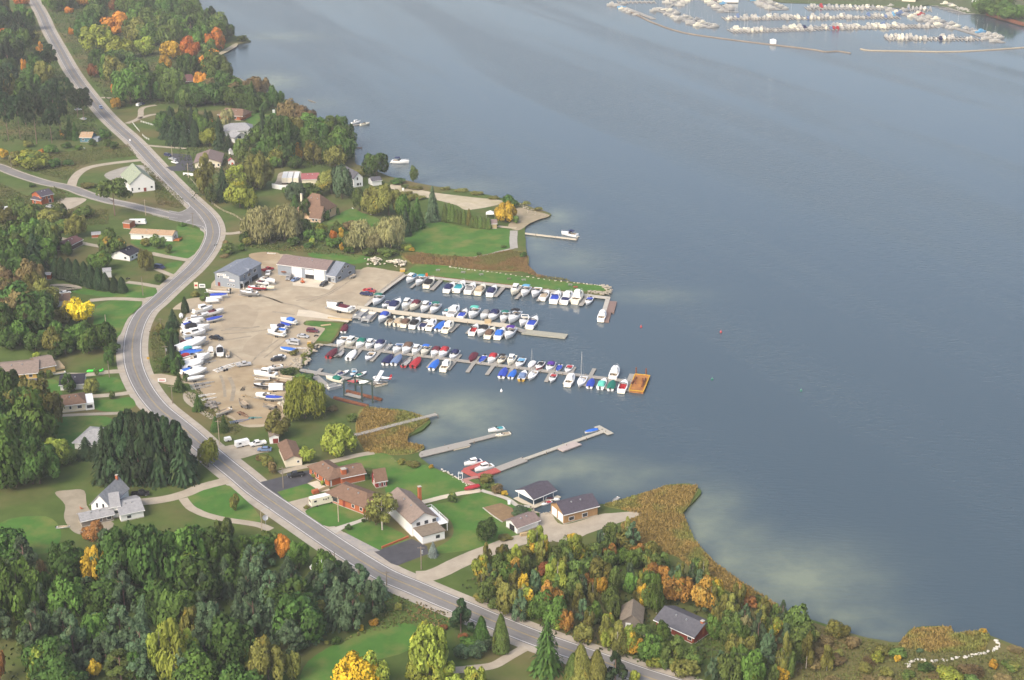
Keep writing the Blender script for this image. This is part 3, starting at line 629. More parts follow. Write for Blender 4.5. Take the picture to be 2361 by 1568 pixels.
def wood(polyV, spacing, mix, W, H, avoid=(), jit=.42, seed=1, clear=False):
    """fill a piece of ground with single trees; mix = [(weight, kind, colour)]"""
    rd = random.Random(seed); pl = [G(*p) for p in polyV]
    x0, x1 = min(p.x for p in pl), max(p.x for p in pl); y0, y1 = min(p.y for p in pl), max(p.y for p in pl)
    tot = sum(m[0] for m in mix); yy = y0; row = 0
    while yy < y1:
        xx = x0+(row % 2)*spacing/2
        while xx < x1:
            px = xx+rd.uniform(-jit, jit)*spacing; py = yy+rd.uniform(-jit, jit)*spacing
            if inpoly(px, py, pl):
                vx, vy = to_view(Vector((px, py, LAND)))
                ok = -45 < vx < 2420 and vy < 1690
                for qx, qy, qw in (FEAT if vy < 700 else ()):
                    if vy > qy+4 and abs(vx-qx) < W*SC(vy)*.45+qw*.3 and vy-H*SC(vy)*.95 < qy: ok = False; break
                if clear:
                    wpx, hpx = W*SC(vy)*.5, H*SC(vy)*.95
                    for rx, ry in ROADPX:
                        if abs(rx-vx) < wpx*.8+4 and vy-hpx < ry < vy+6: ok = False; break
                for ax, ay, ar in avoid:
                    if math.hypot(vx-ax, (vy-ay)*1.6) < ar: ok = False
                if ok:
                    q = rd.uniform(0, tot)
                    for m in mix:
                        q -= m[0]
                        if q <= 0: break
                    sc = rd.uniform(.75, 1.2)
                    slim = {'poplar': .62, 'spruce': .6, 'pine': .72, 'cedar': .45, 'red': .6}.get(m[1], 1.0)
                    _tree(m[1], m[2], Vector((px, py, LAND)), W*sc*slim*rd.uniform(.9, 1.15), H*sc*rd.uniform(.9, 1.15)*(.55 if m[1] in ('bush', 'twig') else 1), vx, vy)
            xx += spacing
        yy += spacing*.87; row += 1
ORD = ['nearest', 'second nearest', 'third nearest', 'fourth nearest', 'fifth nearest', 'sixth nearest', 'seventh nearest', 'eighth nearest', 'ninth nearest', 'tenth nearest']
def nth(i):
    if i < 10: return ORD[i]
    n = i+1; return ('%d%s nearest' % (n, 'th' if 10 < n % 100 < 14 else {1: 'st', 2: 'nd', 3: 'rd'}.get(n % 10, 'th')))
def label_trees():
    sets = {}
    for r, kind, colour, vx, vy in TREES:
        d, (nm, lx, ly) = min(((math.hypot(vx-l[1], (vy-l[2])*1.5), l) for l in LANDMARKS), key=lambda t: t[0])
        dx, dy = vx-lx, (vy-ly)*1.5
        rel = ('in front of' if dy > 0 else 'behind') if abs(dy) > abs(dx)*.7 else 'beside'
        sets.setdefault((colour, kind, rel, nm), []).append((d, r))
    for (colour, kind, rel, nm), l in sets.items():
        l.sort(key=lambda t: t[0])
        for i, (d, r) in enumerate(l):
            base = CNAME[colour]+' '+NOUN[kind]
            lab = f'{base} {rel} {nm}' if len(l) == 1 else f'{base}, {nth(i)} {rel} {nm}'
            tag(r, lab, 'shrub' if kind in ('bush', 'twig') else 'tree', 'trees and shrubs near '+nm)
def zv(f, pts): return [f(*p) for p in pts]

# ------------------------------------------------------------------ trees as they stand
FMIX = [(5,'broad','dark'),(5,'broad','green'),(3,'broad','mid'),(1,'broad','olive'),(2,'wide','dark'),(2,'wide','green'),(.7,'broad','mix'),(.5,'broad','orange'),(.6,'pine','needle')]
trees(fA, '''broad orange 1080 330 270 230; broad orange 1760 560 200 230; broad gold 1590 560 210 190; broad gold 1530 640 130 140; wide lime 900 480 350 260; wide lime 1120 560 300 240; broad lime 1330 520 220 190; broad mid 1310 410 170 190; broad mid 1600 400 140 140;
 broad orange 200 60 150 110; broad orange 50 350 140 90; broad olive 290 420 170 170; poplar orange 370 500 70 120; poplar orange 230 680 70 140; broad olive 260 850 170 190; broad orange 770 60 130 110; broad orange 640 130 90 70; broad rust 1045 110 80 120; pine pale 1510 120 60 120; broad orange 660 330 60 80; broad rust 870 720 130 140;
 wide mid 1120 660 280 220; broad pale 1860 470 160 150; broad olive 1990 390 170 190; broad dark 2090 370 180 180; bush mid 2230 390 120 70; broad olive 2020 760 200 250; broad orange 1850 820 150 160; broad mix 1960 810 180 150; broad orange 1740 770 90 80; broad pale 1760 690 180 100; bush orange 1050 870 80 100;
 red needle 80 1310 190 470; red needle 190 1300 190 430; red needle 340 1340 240 470; red needle 480 1330 200 420; red needle 240 1180 200 360; red needle 560 1240 180 380; red needle 60 1180 200 380; red needle 500 1090 260 380; red needle 775 1120 210 320; red needle 720 1090 190 290; red needle 400 760 200 300; red needle 470 700 170 300; pine needle 100 830 230 260; spruce dark 650 1290 100 240; spruce dark 700 1300 90 180; broad mix 580 1290 100 100; red needle 620 1010 150 300;
 bush dark 860 1355 90 75; bush green 1000 1360 90 80; bush dark 1050 1380 90 80; bush dark 970 1290 130 110; bush green 720 1390 90 50; bush green 480 1420 150 90; bush olive 260 1360 110 70; bush dark 620 1370 110 60; bush gold 30 1470 110 110; bush rust 130 1460 80 60; bush orange 380 1440 70 70; broad lime 300 1570 330 190; bush olive 180 1540 170 120; bush dark 520 1550 140 90; bush dark 640 1530 120 60;
 bush gold 1080 1010 110 110; bush olive 1130 990 80 60; cedar dark 1130 960 90 120; broad dark 1280 930 140 170; broad dark 1470 940 130 190; broad gold 1450 900 60 130; broad mid 1540 930 130 160; broad dark 1700 960 180 180; broad dark 1870 960 210 220; broad green 2000 970 200 210''')
trees(fB, '''spruce needle 150 790 200 280; spruce needle 60 730 190 200; cedar needle 330 805 130 260; spruce needle 240 800 160 250; broad lime 460 805 190 190; spruce needle 560 830 160 320; spruce needle 640 850 120 180; broad mid 745 900 150 180; broad mid 790 1000 170 220; wide olive 890 1210 330 370; broad lime 740 1380 280 300; birch lime 700 1260 230 300; spruce needle 590 1310 190 330; poplar olive 420 1250 200 400; poplar mid 480 1340 130 200; broad lime 840 1380 150 200;
 spruce needle 965 860 140 430; wide dark 1110 970 350 480; broad dark 1440 950 260 320; broad gold 1250 940 140 190; broad olive 1340 930 110 140; broad brown 1500 900 150 170; red mid 1600 850 240 340; broad dark 1720 960 200 300; broad olive 1620 1010 230 240; wide green 1340 1290 330 160; wide olive 1580 1250 280 240; broad teal 1680 1290 220 330; broad dark 2000 1090 290 240; broad dark 900 960 150 190; broad green 1070 1000 130 120; broad dark 1250 1010 150 140;
 wide olive 1960 1440 230 300; wide olive 2110 1450 280 320; broad green 2250 1480 150 260; broad mid 1840 1400 130 240; bush green 1160 1240 100 70; broad teal 1240 1320 200 200; bush mid 1520 1480 100 80; cedar dark 1640 1430 40 70;
 broad brown 1190 600 230 260; broad brown 1350 660 230 250; broad dark 1040 450 130 220; spruce dark 860 490 180 300; broad olive 540 200 200 230; broad dark 1120 400 70 120; broad dark 960 500 100 120; broad mid 740 300 150 130; broad olive 670 310 120 120; broad dark 500 430 220 240; broad dark 340 440 190 220; broad mid 230 440 110 170; broad dark 780 480 150 180; bush dark 330 510 60 65; bush dark 460 540 70 75; bush pale 640 620 150 170; bush rust 760 560 70 50; broad olive 130 680 110 150; broad dark 30 680 150 160; bush dark 1040 570 80 60; bush olive 1520 700 130 90; broad dark 1330 780 150 150; bush dark 940 540 70 60;
 bush olive 1760 1100 260 90; bush dark 2200 1150 160 60; broad mid 2340 1130 90 160''')
trees(fC, '''red mid 1060 720 330 380; bush mid 290 270 270 170; bush olive 150 230 160 130; bush lime 380 275 140 110; bush olive 810 450 170 60; bush dark 300 440 80 45; broad mid 300 770 240 200; broad mid 190 720 150 150; broad olive 470 820 240 190; broad mid 570 850 130 110; wide olive 710 905 210 230; broad mid 770 730 210 130; broad mid 460 1080 250 340; spruce needle 330 1220 270 370; broad green 70 1230 300 280; broad mix 1040 1100 260 290; broad green 930 1215 230 210;
 cedar needle 520 1270 120 190; cedar needle 580 1290 130 220; cedar needle 650 1310 130 230; cedar needle 720 1330 130 240; cedar needle 790 1350 130 240; cedar needle 850 1370 130 230; cedar needle 920 1385 130 220; cedar needle 980 1395 110 180; cedar needle 1060 1410 110 160; cedar needle 1130 1415 110 160; wide olive 1350 1215 150 220; broad mid 1460 1010 150 150; bush olive 1350 985 120 80; bush dark 1470 1320 120 90; bush mid 1560 1050 80 90; cedar needle 1710 1600 85 160; bush mid 2110 1060 150 110; bush brown 2080 1085 120 30; bush brown 2090 1020 90 100; bush green 2230 1030 80 80; bush green 1680 800 80 40; bush mid 820 1130 60 50; broad dark 240 1010 170 160; broad dark 620 1080 120 150; bush olive 1050 430 120 70; bush dark 2260 970 110 130''')
trees(fE, '''broad yellow 750 230 250 270; broad gold 640 130 140 130; broad olive 580 235 190 190; wide brown 230 330 380 420; wide brown 60 300 300 330; broad brown 330 260 180 240; broad olive 60 420 200 180; poplar dark 640 865 130 200; broad olive 840 870 150 150; bush mid 1035 920 70 85; broad dark 1010 620 110 170; bush mid 890 705 60 80; bush mid 380 735 80 80; bush mid 450 725 80 80; broad green 40 920 150 220; wide olive 150 1240 360 420; wide dark 60 1420 340 520; wide dark 260 1480 300 420; broad lime 500 1540 330 270; broad mid 620 1530 180 190; broad dark 370 1540 200 230; spruce needle 800 1470 210 220; spruce needle 890 1480 150 190; broad lime 1920 1560 210 300; broad lime 1960 1480 130 190;
 spruce needle 1600 265 140 190; cedar needle 1560 440 60 160; cedar needle 1590 520 70 180; cedar needle 1600 640 80 200; bush dark 1510 680 80 90; bush dark 1620 700 90 110; spruce dark 1660 850 140 190; bush dark 1720 760 70 80; spruce dark 1830 1030 120 170; spruce dark 1990 1215 110 150; spruce dark 2070 1225 110 170; bush olive 1480 330 90 110; cedar needle 1550 330 70 130; bush dark 1600 380 90 120; cedar needle 1630 460 70 160; bush dark 1560 480 90 110; bush dark 1640 600 80 130; cedar needle 1650 690 70 170; bush dark 1580 590 90 100; bush mid 1540 380 80 80; bush mid 1430 330 50 40; bush green 330 640 60 50; bush lime 330 540 90 60''')
for i in range(10):
    trees(fI, ('pine' if i % 3 else 'spruce')+' needle %d %d %d %d' % (985+i*80+random.uniform(-15,15), 425-abs(i-4)*4+random.uniform(-12,12), 300, 690-abs(i-4.5)*26+random.uniform(-50,30)))
for i in range(7):
    trees(fI, 'pine needle %d %d %d %d' % (1080+i*95+random.uniform(-15,15), 350+random.uniform(-12,12), 310, 650-abs(i-2.5)*30+random.uniform(-40,30)))
trees(fJ, '''wide lime 1050 530 330 350; broad lime 770 595 150 180; bush olive 390 620 150 130; bush brown 450 690 110 130; bush brown 330 570 90 70; cedar dark 1310 735 90 95; birch olive 1460 1230 310 370; broad olive 1400 1180 200 260; bush dark 1145 1205 80 60; bush dark 1290 1130 60 35; spruce blue 1930 1450 110 150; bush olive 105 1030 100 170; bush lime 905 790 60 45; bush olive 830 720 60 40; bush brown 1000 110 120 60; bush olive 760 1010 70 40; broad olive 500 370 250 280; broad gold 450 300 130 130; bush mid 1180 210 110 90; bush olive 1640 600 90 60; bush olive 1750 620 160 60; bush gold 1910 640 50 50''')
trees(fF, 'willow lime 1340 1310 400 400; willow lime 1290 1180 260 300; willow lime 1430 1200 220 280; broad green 1330 950 190 90; bush dark 1180 880 160 70; bush olive 1390 640 80 60; bush olive 1240 700 100 60; bush olive 1330 720 70 50; bush mid 430 170 60 60; bush olive 330 160 100 60; bush mid 390 200 80 50')
trees(fK, 'broad dark 795 1325 215 250; broad mid 480 955 90 110; bush teal 1120 1085 190 110; bush olive 780 780 180 90; bush brown 900 870 130 90; bush gold 960 890 70 60; bush mid 800 820 60 50; bush olive 880 830 90 60; bush green 1260 1080 60 40; bush olive 960 1300 160 50')
trees(fD, '''willow pale 600 770 380 370; willow pale 780 760 320 360; willow pale 520 740 280 300; willow pale 870 700 200 270; willow pale 1490 850 290 300; willow pale 1760 860 290 350; willow pale 1620 860 200 200; spruce teal 2150 575 150 340; spruce dark 2010 635 150 300; spruce needle 1900 700 120 300; spruce dark 1960 660 120 240; broad lime 1120 700 130 130; bush green 1120 760 150 130; bush green 1250 820 160 110; broad mid 1260 680 110 120; broad orange 1230 745 80 100; poplar gold 1300 725 60 110; bush lime 1040 800 70 80; bush brown 1400 650 180 90; bush rust 1390 640 70 60; bush green 1200 800 110 90; poplar gold 1310 850 50 90; bush green 1370 870 110 80; bush green 1000 760 130 130; broad dark 960 720 140 180; spruce dark 880 480 130 170; broad dark 970 550 120 200; bush lime 1900 840 160 60; bush mid 1720 900 200 100; bush olive 430 800 110 90; bush mid 1560 890 130 80; bush dark 880 800 150 90; bush dark 1000 820 100 60; bush green 1080 690 90 120; bush dark 1180 560 50 100; bush dark 1270 500 40 60''')
trees(fP, '''cedar mid 555 475 95 250; cedar mid 610 475 90 250; cedar mid 650 480 80 240; cedar mid 700 490 80 190; cedar mid 745 500 80 180; cedar mid 790 505 80 190; cedar olive 850 515 80 220; cedar mid 890 535 90 150; cedar mid 940 545 90 160; cedar mid 990 550 90 160; cedar mid 1040 555 90 150; cedar mid 1090 560 90 150; spruce teal 400 465 190 440; spruce dark 220 545 180 380; spruce needle 70 650 160 340; wide gold 1300 480 290 270; broad dark 1330 270 170 140; broad dark 1410 300 100 120; bush mid 1420 490 120 100; bush mid 1330 470 90 70; bush green 1190 450 60 60; bush dark 1520 915 100 80; bush dark 975 880 90 45; bush dark 675 890 50 25; bush mid 1270 790 80 40; bush olive 1560 260 120 50; bush olive 1700 330 120 50; bush gold 150 830 90 50; bush mid 60 60 110 60; bush olive 200 70 200 50; bush olive 760 95 200 40; bush olive 960 140 200 45; bush olive 1150 190 160 45; bush olive 560 75 150 40; broad lime 2400 0 10 10''' .replace('broad lime 2400 0 10 10', ''))
trees(fL, '''wide green 200 1080 480 660; wide dark 30 1010 300 600; wide green 620 1030 400 470; wide dark 640 660 370 380; wide gold 900 690 270 370; wide dark 1150 770 460 620; wide dark 1450 800 500 680; wide green 1720 740 460 580; wide dark 1980 640 420 480; wide green 2260 570 340 330; broad rust 870 300 220 200; broad dark 1010 500 240 300; wide dark 1280 640 400 520; wide dark 1850 480 380 360; broad mid 2080 330 220 260; broad dark 430 900 240 330; broad dark 800 980 280 330;
 pine teal 600 1260 300 360; spruce teal 470 1230 250 290; pine teal 900 1190 270 260; pine teal 1120 1250 330 380; spruce teal 1340 1060 220 290; pine teal 1010 940 200 200; spruce teal 1500 970 200 250; pine teal 1700 910 250 280; pine teal 1900 950 280 390; spruce teal 2090 810 230 390; pine teal 2290 930 240 470; spruce teal 2200 1260 330 440; pine teal 2000 1270 290 420; pine teal 640 1600 290 370; pine mid 1120 1610 380 340; broad lime 400 1570 240 330; poplar lime 1620 1650 330 680; poplar lime 1500 1560 260 480; poplar lime 1740 1580 260 480; broad olive 1760 1260 220 370; twig brown 1270 1440 130 260; broad rust 10 1600 130 400; broad lime 2300 1510 240 260; spruce teal 820 1330 260 280; pine teal 980 1420 280 300; spruce teal 1330 1300 260 320; broad lime 700 1240 110 130; pine teal 480 1440 250 270; pine teal 1900 1480 300 330; spruce teal 2120 1520 280 320; bush gold 870 1560 160 180; broad lime 330 1620 150 200; pine teal 760 1560 230 260; pine dark 1250 1590 240 300; broad dark 300 1300 300 330; broad olive 250 1200 200 180; twig brown 400 700 130 260''')
trees(fM, '''spruce teal 50 770 260 340; pine teal 180 900 290 340; pine teal 330 860 260 380; spruce teal 150 1190 350 400; pine teal 320 1340 330 330; spruce teal 500 1210 310 420; pine teal 540 780 270 230; pine teal 640 890 270 350; spruce teal 760 1090 300 490; pine teal 900 1130 280 420; spruce teal 840 710 270 260; pine teal 960 810 250 330; pine teal 1080 1010 250 380; spruce teal 1140 830 220 230; pine teal 760 640 230 180; spruce teal 30 1120 280 330; pine teal 420 1060 280 330; pine teal 60 560 240 250; spruce teal 300 660 240 250; broad green 60 490 300 290; broad green 400 570 250 280; broad mid 130 420 200 230; broad orange 250 450 190 220; broad rust 370 960 90 110; broad olive 590 960 120 130; bush gold 830 1065 80 80; bush gold 1090 1075 110 70; bush gold 970 1120 70 60;
 wide olive 120 1660 370 500; broad olive 350 1580 170 280; wide yellow 930 1730 480 440; broad lime 1090 1700 300 380; wide lime 1600 1590 400 560; poplar lime 1560 1400 220 380; broad lime 1480 1600 220 240; broad lime 1730 1600 230 260; broad lime 1650 1720 220 240; broad lime 1830 1720 230 200; broad lime 2020 1720 230 280; pine needle 1890 1160 270 350; cedar dark 2080 1260 170 290; cedar mid 2260 1330 180 380; bush olive 1320 940 90 80; bush teal 1900 1390 200 130; bush teal 2050 1380 200 160; bush green 1960 1310 260 130; bush rust 1740 1120 90 60; bush rust 1920 1200 120 60; bush teal 2130 1300 120 110; bush dark 730 1250 120 80; bush olive 650 1250 60 50''')
trees(fN, '''spruce dark 320 1530 340 520; cedar olive 630 1650 260 420; cedar mid 560 1640 200 330; cedar olive 780 1650 230 370; pine needle 950 1650 260 360; poplar lgold 230 480 210 330; poplar lgold 290 470 140 260; poplar lgold 570 530 230 340; poplar lime 620 500 170 280; poplar lime 420 800 210 360; poplar lime 350 780 150 300; poplar lime 210 750 90 220; poplar lime 20 570 150 260; poplar lgold 130 470 80 130; birch gold 100 900 120 320; bush rust 20 690 70 110; broad amber 700 760 130 180; broad gold 820 780 130 160; poplar gold 1200 900 140 230; broad amber 1160 490 160 190; wide amber 1350 780 340 280; wide amber 1530 870 330 270; broad amber 1460 830 220 210; poplar green 1330 970 140 400; poplar lime 1180 770 120 210; broad green 1860 1200 200 240; broad lime 880 1150 130 190; broad lime 450 1120 160 130; bush lime 380 1060 90 70; broad lgold 750 1010 160 110; poplar olive 620 1010 110 180; broad gold 1140 1340 240 170; broad gold 1060 1310 130 120; broad lime 860 1290 110 180; broad lime 920 1230 90 160; broad lime 1310 1470 180 130; broad olive 1500 1520 130 140; broad gold 2190 1520 210 160; poplar pale 2140 1180 130 220; poplar olive 2290 1060 140 210; broad mid 2280 870 110 90; broad lime 1130 1600 110 130; broad mid 1400 1480 110 150; broad lgold 900 1090 110 140; broad mid 1200 1180 170 130; pine teal 1830 960 170 190; pine teal 1720 880 150 200; broad mid 1880 880 150 200''')
trees(fO, '''poplar olive 130 1568 150 440; poplar olive 350 1480 140 360; poplar olive 540 1500 130 270; poplar lime 200 1080 100 170; poplar mid 60 1020 100 170; poplar mid 20 1180 110 210; broad olive 610 1190 170 180; broad olive 700 1180 120 130; broad gold 120 1600 150 170; bush lime 1010 1420 150 110; bush gold 1200 1410 80 70; bush teal 1390 1320 90 40; bush lime 1660 1620 270 180; bush gold 2080 1470 120 90; bush dark 1460 1500 170 80; bush mid 1270 1580 90 80; bush gold 1980 1150 80 60; broad lime 580 1440 100 120; pine teal 270 1300 170 240; pine teal 160 1250 160 220; bush olive 900 1500 180 90; bush olive 1100 1560 160 90; bush brown 1850 1520 200 90; bush brown 2280 1320 160 50; bush olive 2250 1480 160 90''')
WMIX = [(4,'pine','teal'),(3,'broad','mid'),(2.5,'poplar','olive'),(1.5,'broad','green'),(1.2,'poplar','mid'),(.8,'broad','olive'),(.5,'broad','lgold'),(.5,'broad','amber'),(.3,'bush','rust'),(1,'bush','olive')]
wood([(118,40),(150,88),(185,150),(215,190),(238,222),(262,248),(300,246),(345,240),(400,236),(450,238),(500,240),(545,236),(560,225),(520,190),(495,160),(497,130),(520,108),(520,85),(470,50),(380,-10),(200,-30),(110,-20)], 19, FMIX, 20, 21, avoid=[(415,200,26)], seed=3, clear=True)
wood([(-40,30),(80,45),(105,95),(140,160),(170,205),(190,228),(175,250),(120,262),(40,260),(-40,250)], 18, [(4,'broad','dark'),(3,'broad','green'),(2,'pine','needle'),(1,'broad','olive'),(.5,'broad','orange'),(2,'red','needle')], 19, 22, seed=4, clear=True)
wood([(0,795),(60,770),(130,772),(200,766),(262,792),(262,822),(200,835),(140,830),(90,815),(0,812)], 7.5, [(3,'broad','dark'),(2,'broad','green'),(1,'broad','olive'),(2,'bush','dark')], 9, 9.5, seed=5)
wood([(1050,1350),(1100,1318),(1160,1300),(1270,1280),(1380,1262),(1440,1235),(1490,1255),(1540,1290),(1620,1345),(1700,1385),(1790,1430),(1850,1455),(1870,1530),(1800,1600),(1560,1560),(1380,1500),(1240,1452),(1110,1395)], 5.6, WMIX, 6.2, 8.5, avoid=[(1560,1450,80),(1465,1440,52),(1610,1500,60),(1060,1335,22)], seed=8)
wood([(1000,1340),(1050,1350),(1110,1395),(1200,1435),(1190,1425),(1090,1370)], 5, [(1,'bush','mid'),(1,'bush','olive'),(.6,'bush','rust'),(.6,'broad','lgold')], 5, 5, seed=9)
wood([(1850,1460),(1960,1475),(2060,1500),(2200,1500),(2361,1530),(2361,1640),(1870,1640)], 7.5, [(2,'bush','olive'),(2,'bush','mid'),(2,'bush','brown'),(1,'twig','brown')], 5.2, 3.6, avoid=[(2100,1532,40),(2160,1532,40),(2220,1528,40),(2270,1520,40),(2300,1500,40)], seed=10)
wood([(-30,1300),(60,1290),(130,1330),(200,1290),(300,1280),(480,1260),(570,1290),(640,1330),(700,1360),(780,1330),(860,1350),(880,1390),(800,1460),(700,1490),(600,1560),(640,1640),(-30,1640)], 12.5, [(3,'pine','teal'),(1.4,'broad','dark'),(.6,'broad','green')], 12.5, 12.5, avoid=[(735,1310,34),(120,1260,60)], seed=11)
wood([(-40,1090),(40,1060),(100,1110),(70,1150),(-40,1150)], 9, [(1,'wide','dark'),(1,'broad','dark')], 12, 14, seed=12)
wood([(2240,30),(2280,42),(2361,66),(2450,70),(2450,20),(2300,14)], 26, [(1,'broad','green'),(1,'broad','dark')], 20, 14, seed=13)
wood([(960,445),(1000,455),(900,470),(880,440)], 9, [(1,'bush','olive')], 7, 4, seed=14)
wood([(-40,630),(60,620),(105,660),(112,740),(90,790),(-40,790)], 11, [(2,'wide','brown'),(1,'wide','olive'),(1,'broad','dark')], 15, 15, seed=15)
wood([(-40,935),(50,940),(95,990),(80,1060),(95,1120),(-40,1150)], 11, [(2,'wide','dark'),(1,'wide','olive'),(1,'broad','green')], 15, 19, seed=16)
wood([(640,600)]*0+[(-40,560),(40,565),(90,600),(60,640),(-40,640)], 12, [(2,'broad','green'),(1,'pine','needle'),(1,'broad','dark')], 12, 14, seed=17)
wood(zv(fB, [(0,600),(200,560),(420,620),(560,700),(560,820),(300,810),(60,760)]), 9, [(2,'spruce','needle'),(2,'broad','dark'),(1,'broad','green')], 12, 13, avoid=[(433,312,22)], seed=31)
wood(zv(fB, [(640,1180),(700,1120),(900,1170),(1000,1250),(760,1400),(470,1330)]), 10, [(1,'broad','mid'),(1,'poplar','olive'),(1,'broad','olive'),(1,'broad','green')], 10, 10, seed=32)
wood(zv(fB, [(900,760),(1250,680),(1500,700),(1750,800),(1780,960),(1400,990),(1000,990),(880,900)]), 10, [(3,'broad','dark'),(2,'broad','green'),(1,'broad','olive')], 13, 15, seed=33)
wood(zv(fB, [(100,330),(400,330),(900,330),(1050,470),(820,500),(560,420),(120,430)]), 13, [(3,'broad','dark'),(2,'broad','green'),(1,'broad','brown')], 15, 14, avoid=[(415,200,26)], seed=34)
wood(zv(fC, [(0,640),(150,620),(380,650),(620,700),(640,860),(380,860),(200,800),(0,800)]), 11, [(2,'broad','mid'),(1,'broad','olive'),(1,'bush','mid')], 10, 9, avoid=[(15,480,14)], seed=35)
wood(zv(fC, [(0,920),(200,900),(420,960),(560,1050),(520,1200),(200,1260),(0,1260)]), 11, [(2,'broad','green'),(1,'pine','needle'),(1,'broad','mid')], 12, 13, seed=36)
wood(zv(fE, [(1500,240),(1570,300),(1640,430),(1640,600),(1690,760),(1600,700),(1520,640),(1560,480)]), 6, [(1,'bush','dark'),(1,'cedar','needle'),(1,'broad','dark')], 6, 7, seed=37)
label_trees()

# ------------------------------------------------------------------ undergrowth, reeds, weeds
def scatter(name, polysV, n, colours, w, h, label, m, lean=.25, z=LAND):
    tot = []; rd = np.random.default_rng(abs(hash(name)) % 1000 if False else len(name)*7)
    pls = [[G(*p) for p in pl] for pl in polysV]
    areas = []
    for pl in pls:
        areas.append(abs(sum(pl[i].x*pl[(i+1) % len(pl)].y-pl[(i+1) % len(pl)].x*pl[i].y for i in range(len(pl))))/2)
    C = []
    for pl, a in zip(pls, areas):
        want = int(n*a/sum(areas)); x0, x1 = min(p.x for p in pl), max(p.x for p in pl); y0, y1 = min(p.y for p in pl), max(p.y for p in pl); got = 0
        while got < want:
            x, y = rd.uniform(x0, x1), rd.uniform(y0, y1)
            if inpoly(x, y, pl): C.append((x, y)); got += 1
    C = np.array(C); k = len(C); hh = h*rd.uniform(.6, 1.3, k)
    c = np.stack([C[:, 0], C[:, 1], z+hh*.5], 1); a = rd.uniform(0, 6.28, k)
    nn = np.stack([np.cos(a), np.sin(a), rd.uniform(.1, .9, k)], 1)
    up = unit(np.stack([rd.normal(size=k)*lean, rd.normal(size=k)*lean, np.ones(k)], 1))
    t = np.array([mnoise.noise(Vector((x*.07, y*.07, 1.7)))*.6+.5 for x, y in C])*.6+rd.uniform(0, .4, k)
    o = obj(name, quads_mesh(name, c, nn, up, w*rd.uniform(.7, 1.3, k), hh, t, m)); o['kind'] = 'stuff'; o['label'] = label
    return o
REED = leafmat('reeds rust', (.28,.20,.08), .2, (.21,.205,.065), .12, .06); REEDO = leafmat('reeds olive', (.26,.185,.058), .2, (.185,.195,.052), .08, .06)
scatter('reeds', [zv(fP, [(0,862),(200,850),(600,893),(900,912),(1350,822),(1560,862),(1575,1000),(1500,1080),(950,1060),(600,1010),(150,985)]), zv(fP, [(1500,1080),(1560,1000),(1700,1130),(2050,1180),(2100,1205),(1700,1150)])], 16000, None, .3, .95, 'rust brown reeds behind the pier lawn', REED)
scatter('tall_reeds', [zv(fJ, [(1220,200),(1300,70),(1740,125),(1890,182),(1700,325),(1690,400),(1850,430),(1750,495),(1560,508),(1300,480),(1220,330)]),
                  [(1392,1166),(1450,1150),(1540,1122),(1610,1121),(1590,1165),(1575,1185),(1600,1245),(1645,1297),(1715,1347),(1800,1402),(1780,1412),(1640,1345),(1560,1285),(1450,1245),(1430,1212),(1480,1187)],
                  zv(fO, [(1240,1200),(1340,1100),(1680,1085),(1720,1150),(1950,1120),(2050,1170),(2000,1300),(1500,1320),(1200,1260)])], 34000, None, .3, 1.0, 'olive gold reeds along the lower lake shore', REEDO)
scatter('weeds', [zv(fC, [(0,200),(500,120),(1000,60),(1180,40),(1260,150),(900,190),(700,260),(630,380),(400,320),(100,240)]), zv(fC, [(0,400),(250,520),(500,430),(640,500),(500,640),(1000,640),(1000,780),(700,800),(0,860)]),
                  zv(fM, [(700,1250),(1150,1050),(1200,760),(1800,960),(1750,1150),(1450,1050),(1000,1150)]), zv(fN, [(1700,1180),(1960,1180),(2200,1300),(1900,1400),(1700,1350)]),
                  zv(fD, [(380,800),(700,790),(1000,800),(1500,900),(1000,860),(600,830)]), zv(fC, [(1300,200),(1700,560),(1680,640),(1450,600),(1400,400)]), zv(fE, [(1380,300),(1480,200),(1560,300),(1640,600),(1620,680),(1420,680)]),
                  [(1850,1440),(1960,1468),(2060,1490),(2361,1505),(2361,1600),(1850,1600)], [(420,905),(470,960),(540,1005),(560,990),(520,960),(460,900)]], 24000, None, .55, .6, 'rough olive weeds and tall grass in the unmown plots', leafmat('weeds olive', (.105,.118,.036), .4, (.17,.125,.05), .06, .05))
scatter('undergrowth', [[(118,40),(185,150),(238,222),(262,248),(400,240),(545,236),(520,190),(497,130),(520,85),(380,-10),(110,-20)], [(-40,30),(80,45),(140,160),(190,228),(240,320),(0,330),(-40,250)],
                        [(-30,1300),(300,1290),(480,1260),(700,1350),(860,1350),(880,1390),(700,1490),(600,1620),(-30,1640)], [(1050,1350),(1160,1300),(1440,1235),(1620,1345),(1850,1455),(1870,1530),(1800,1600),(1560,1560),(1240,1452)],
                        zv(fD, [(380,700),(900,700),(1300,780),(1900,800),(1850,900),(1400,880),(900,820),(420,810)]), zv(fB, [(0,700),(900,900),(1700,900),(1750,1000),(900,1000),(300,1300),(150,850)])], 34000, None, .9, 1.1, 'low dark undergrowth beneath the woods', leafmat('undergrowth dark', (.055,.075,.026), .4, (.08,.065,.03), .02, .08), lean=.5)

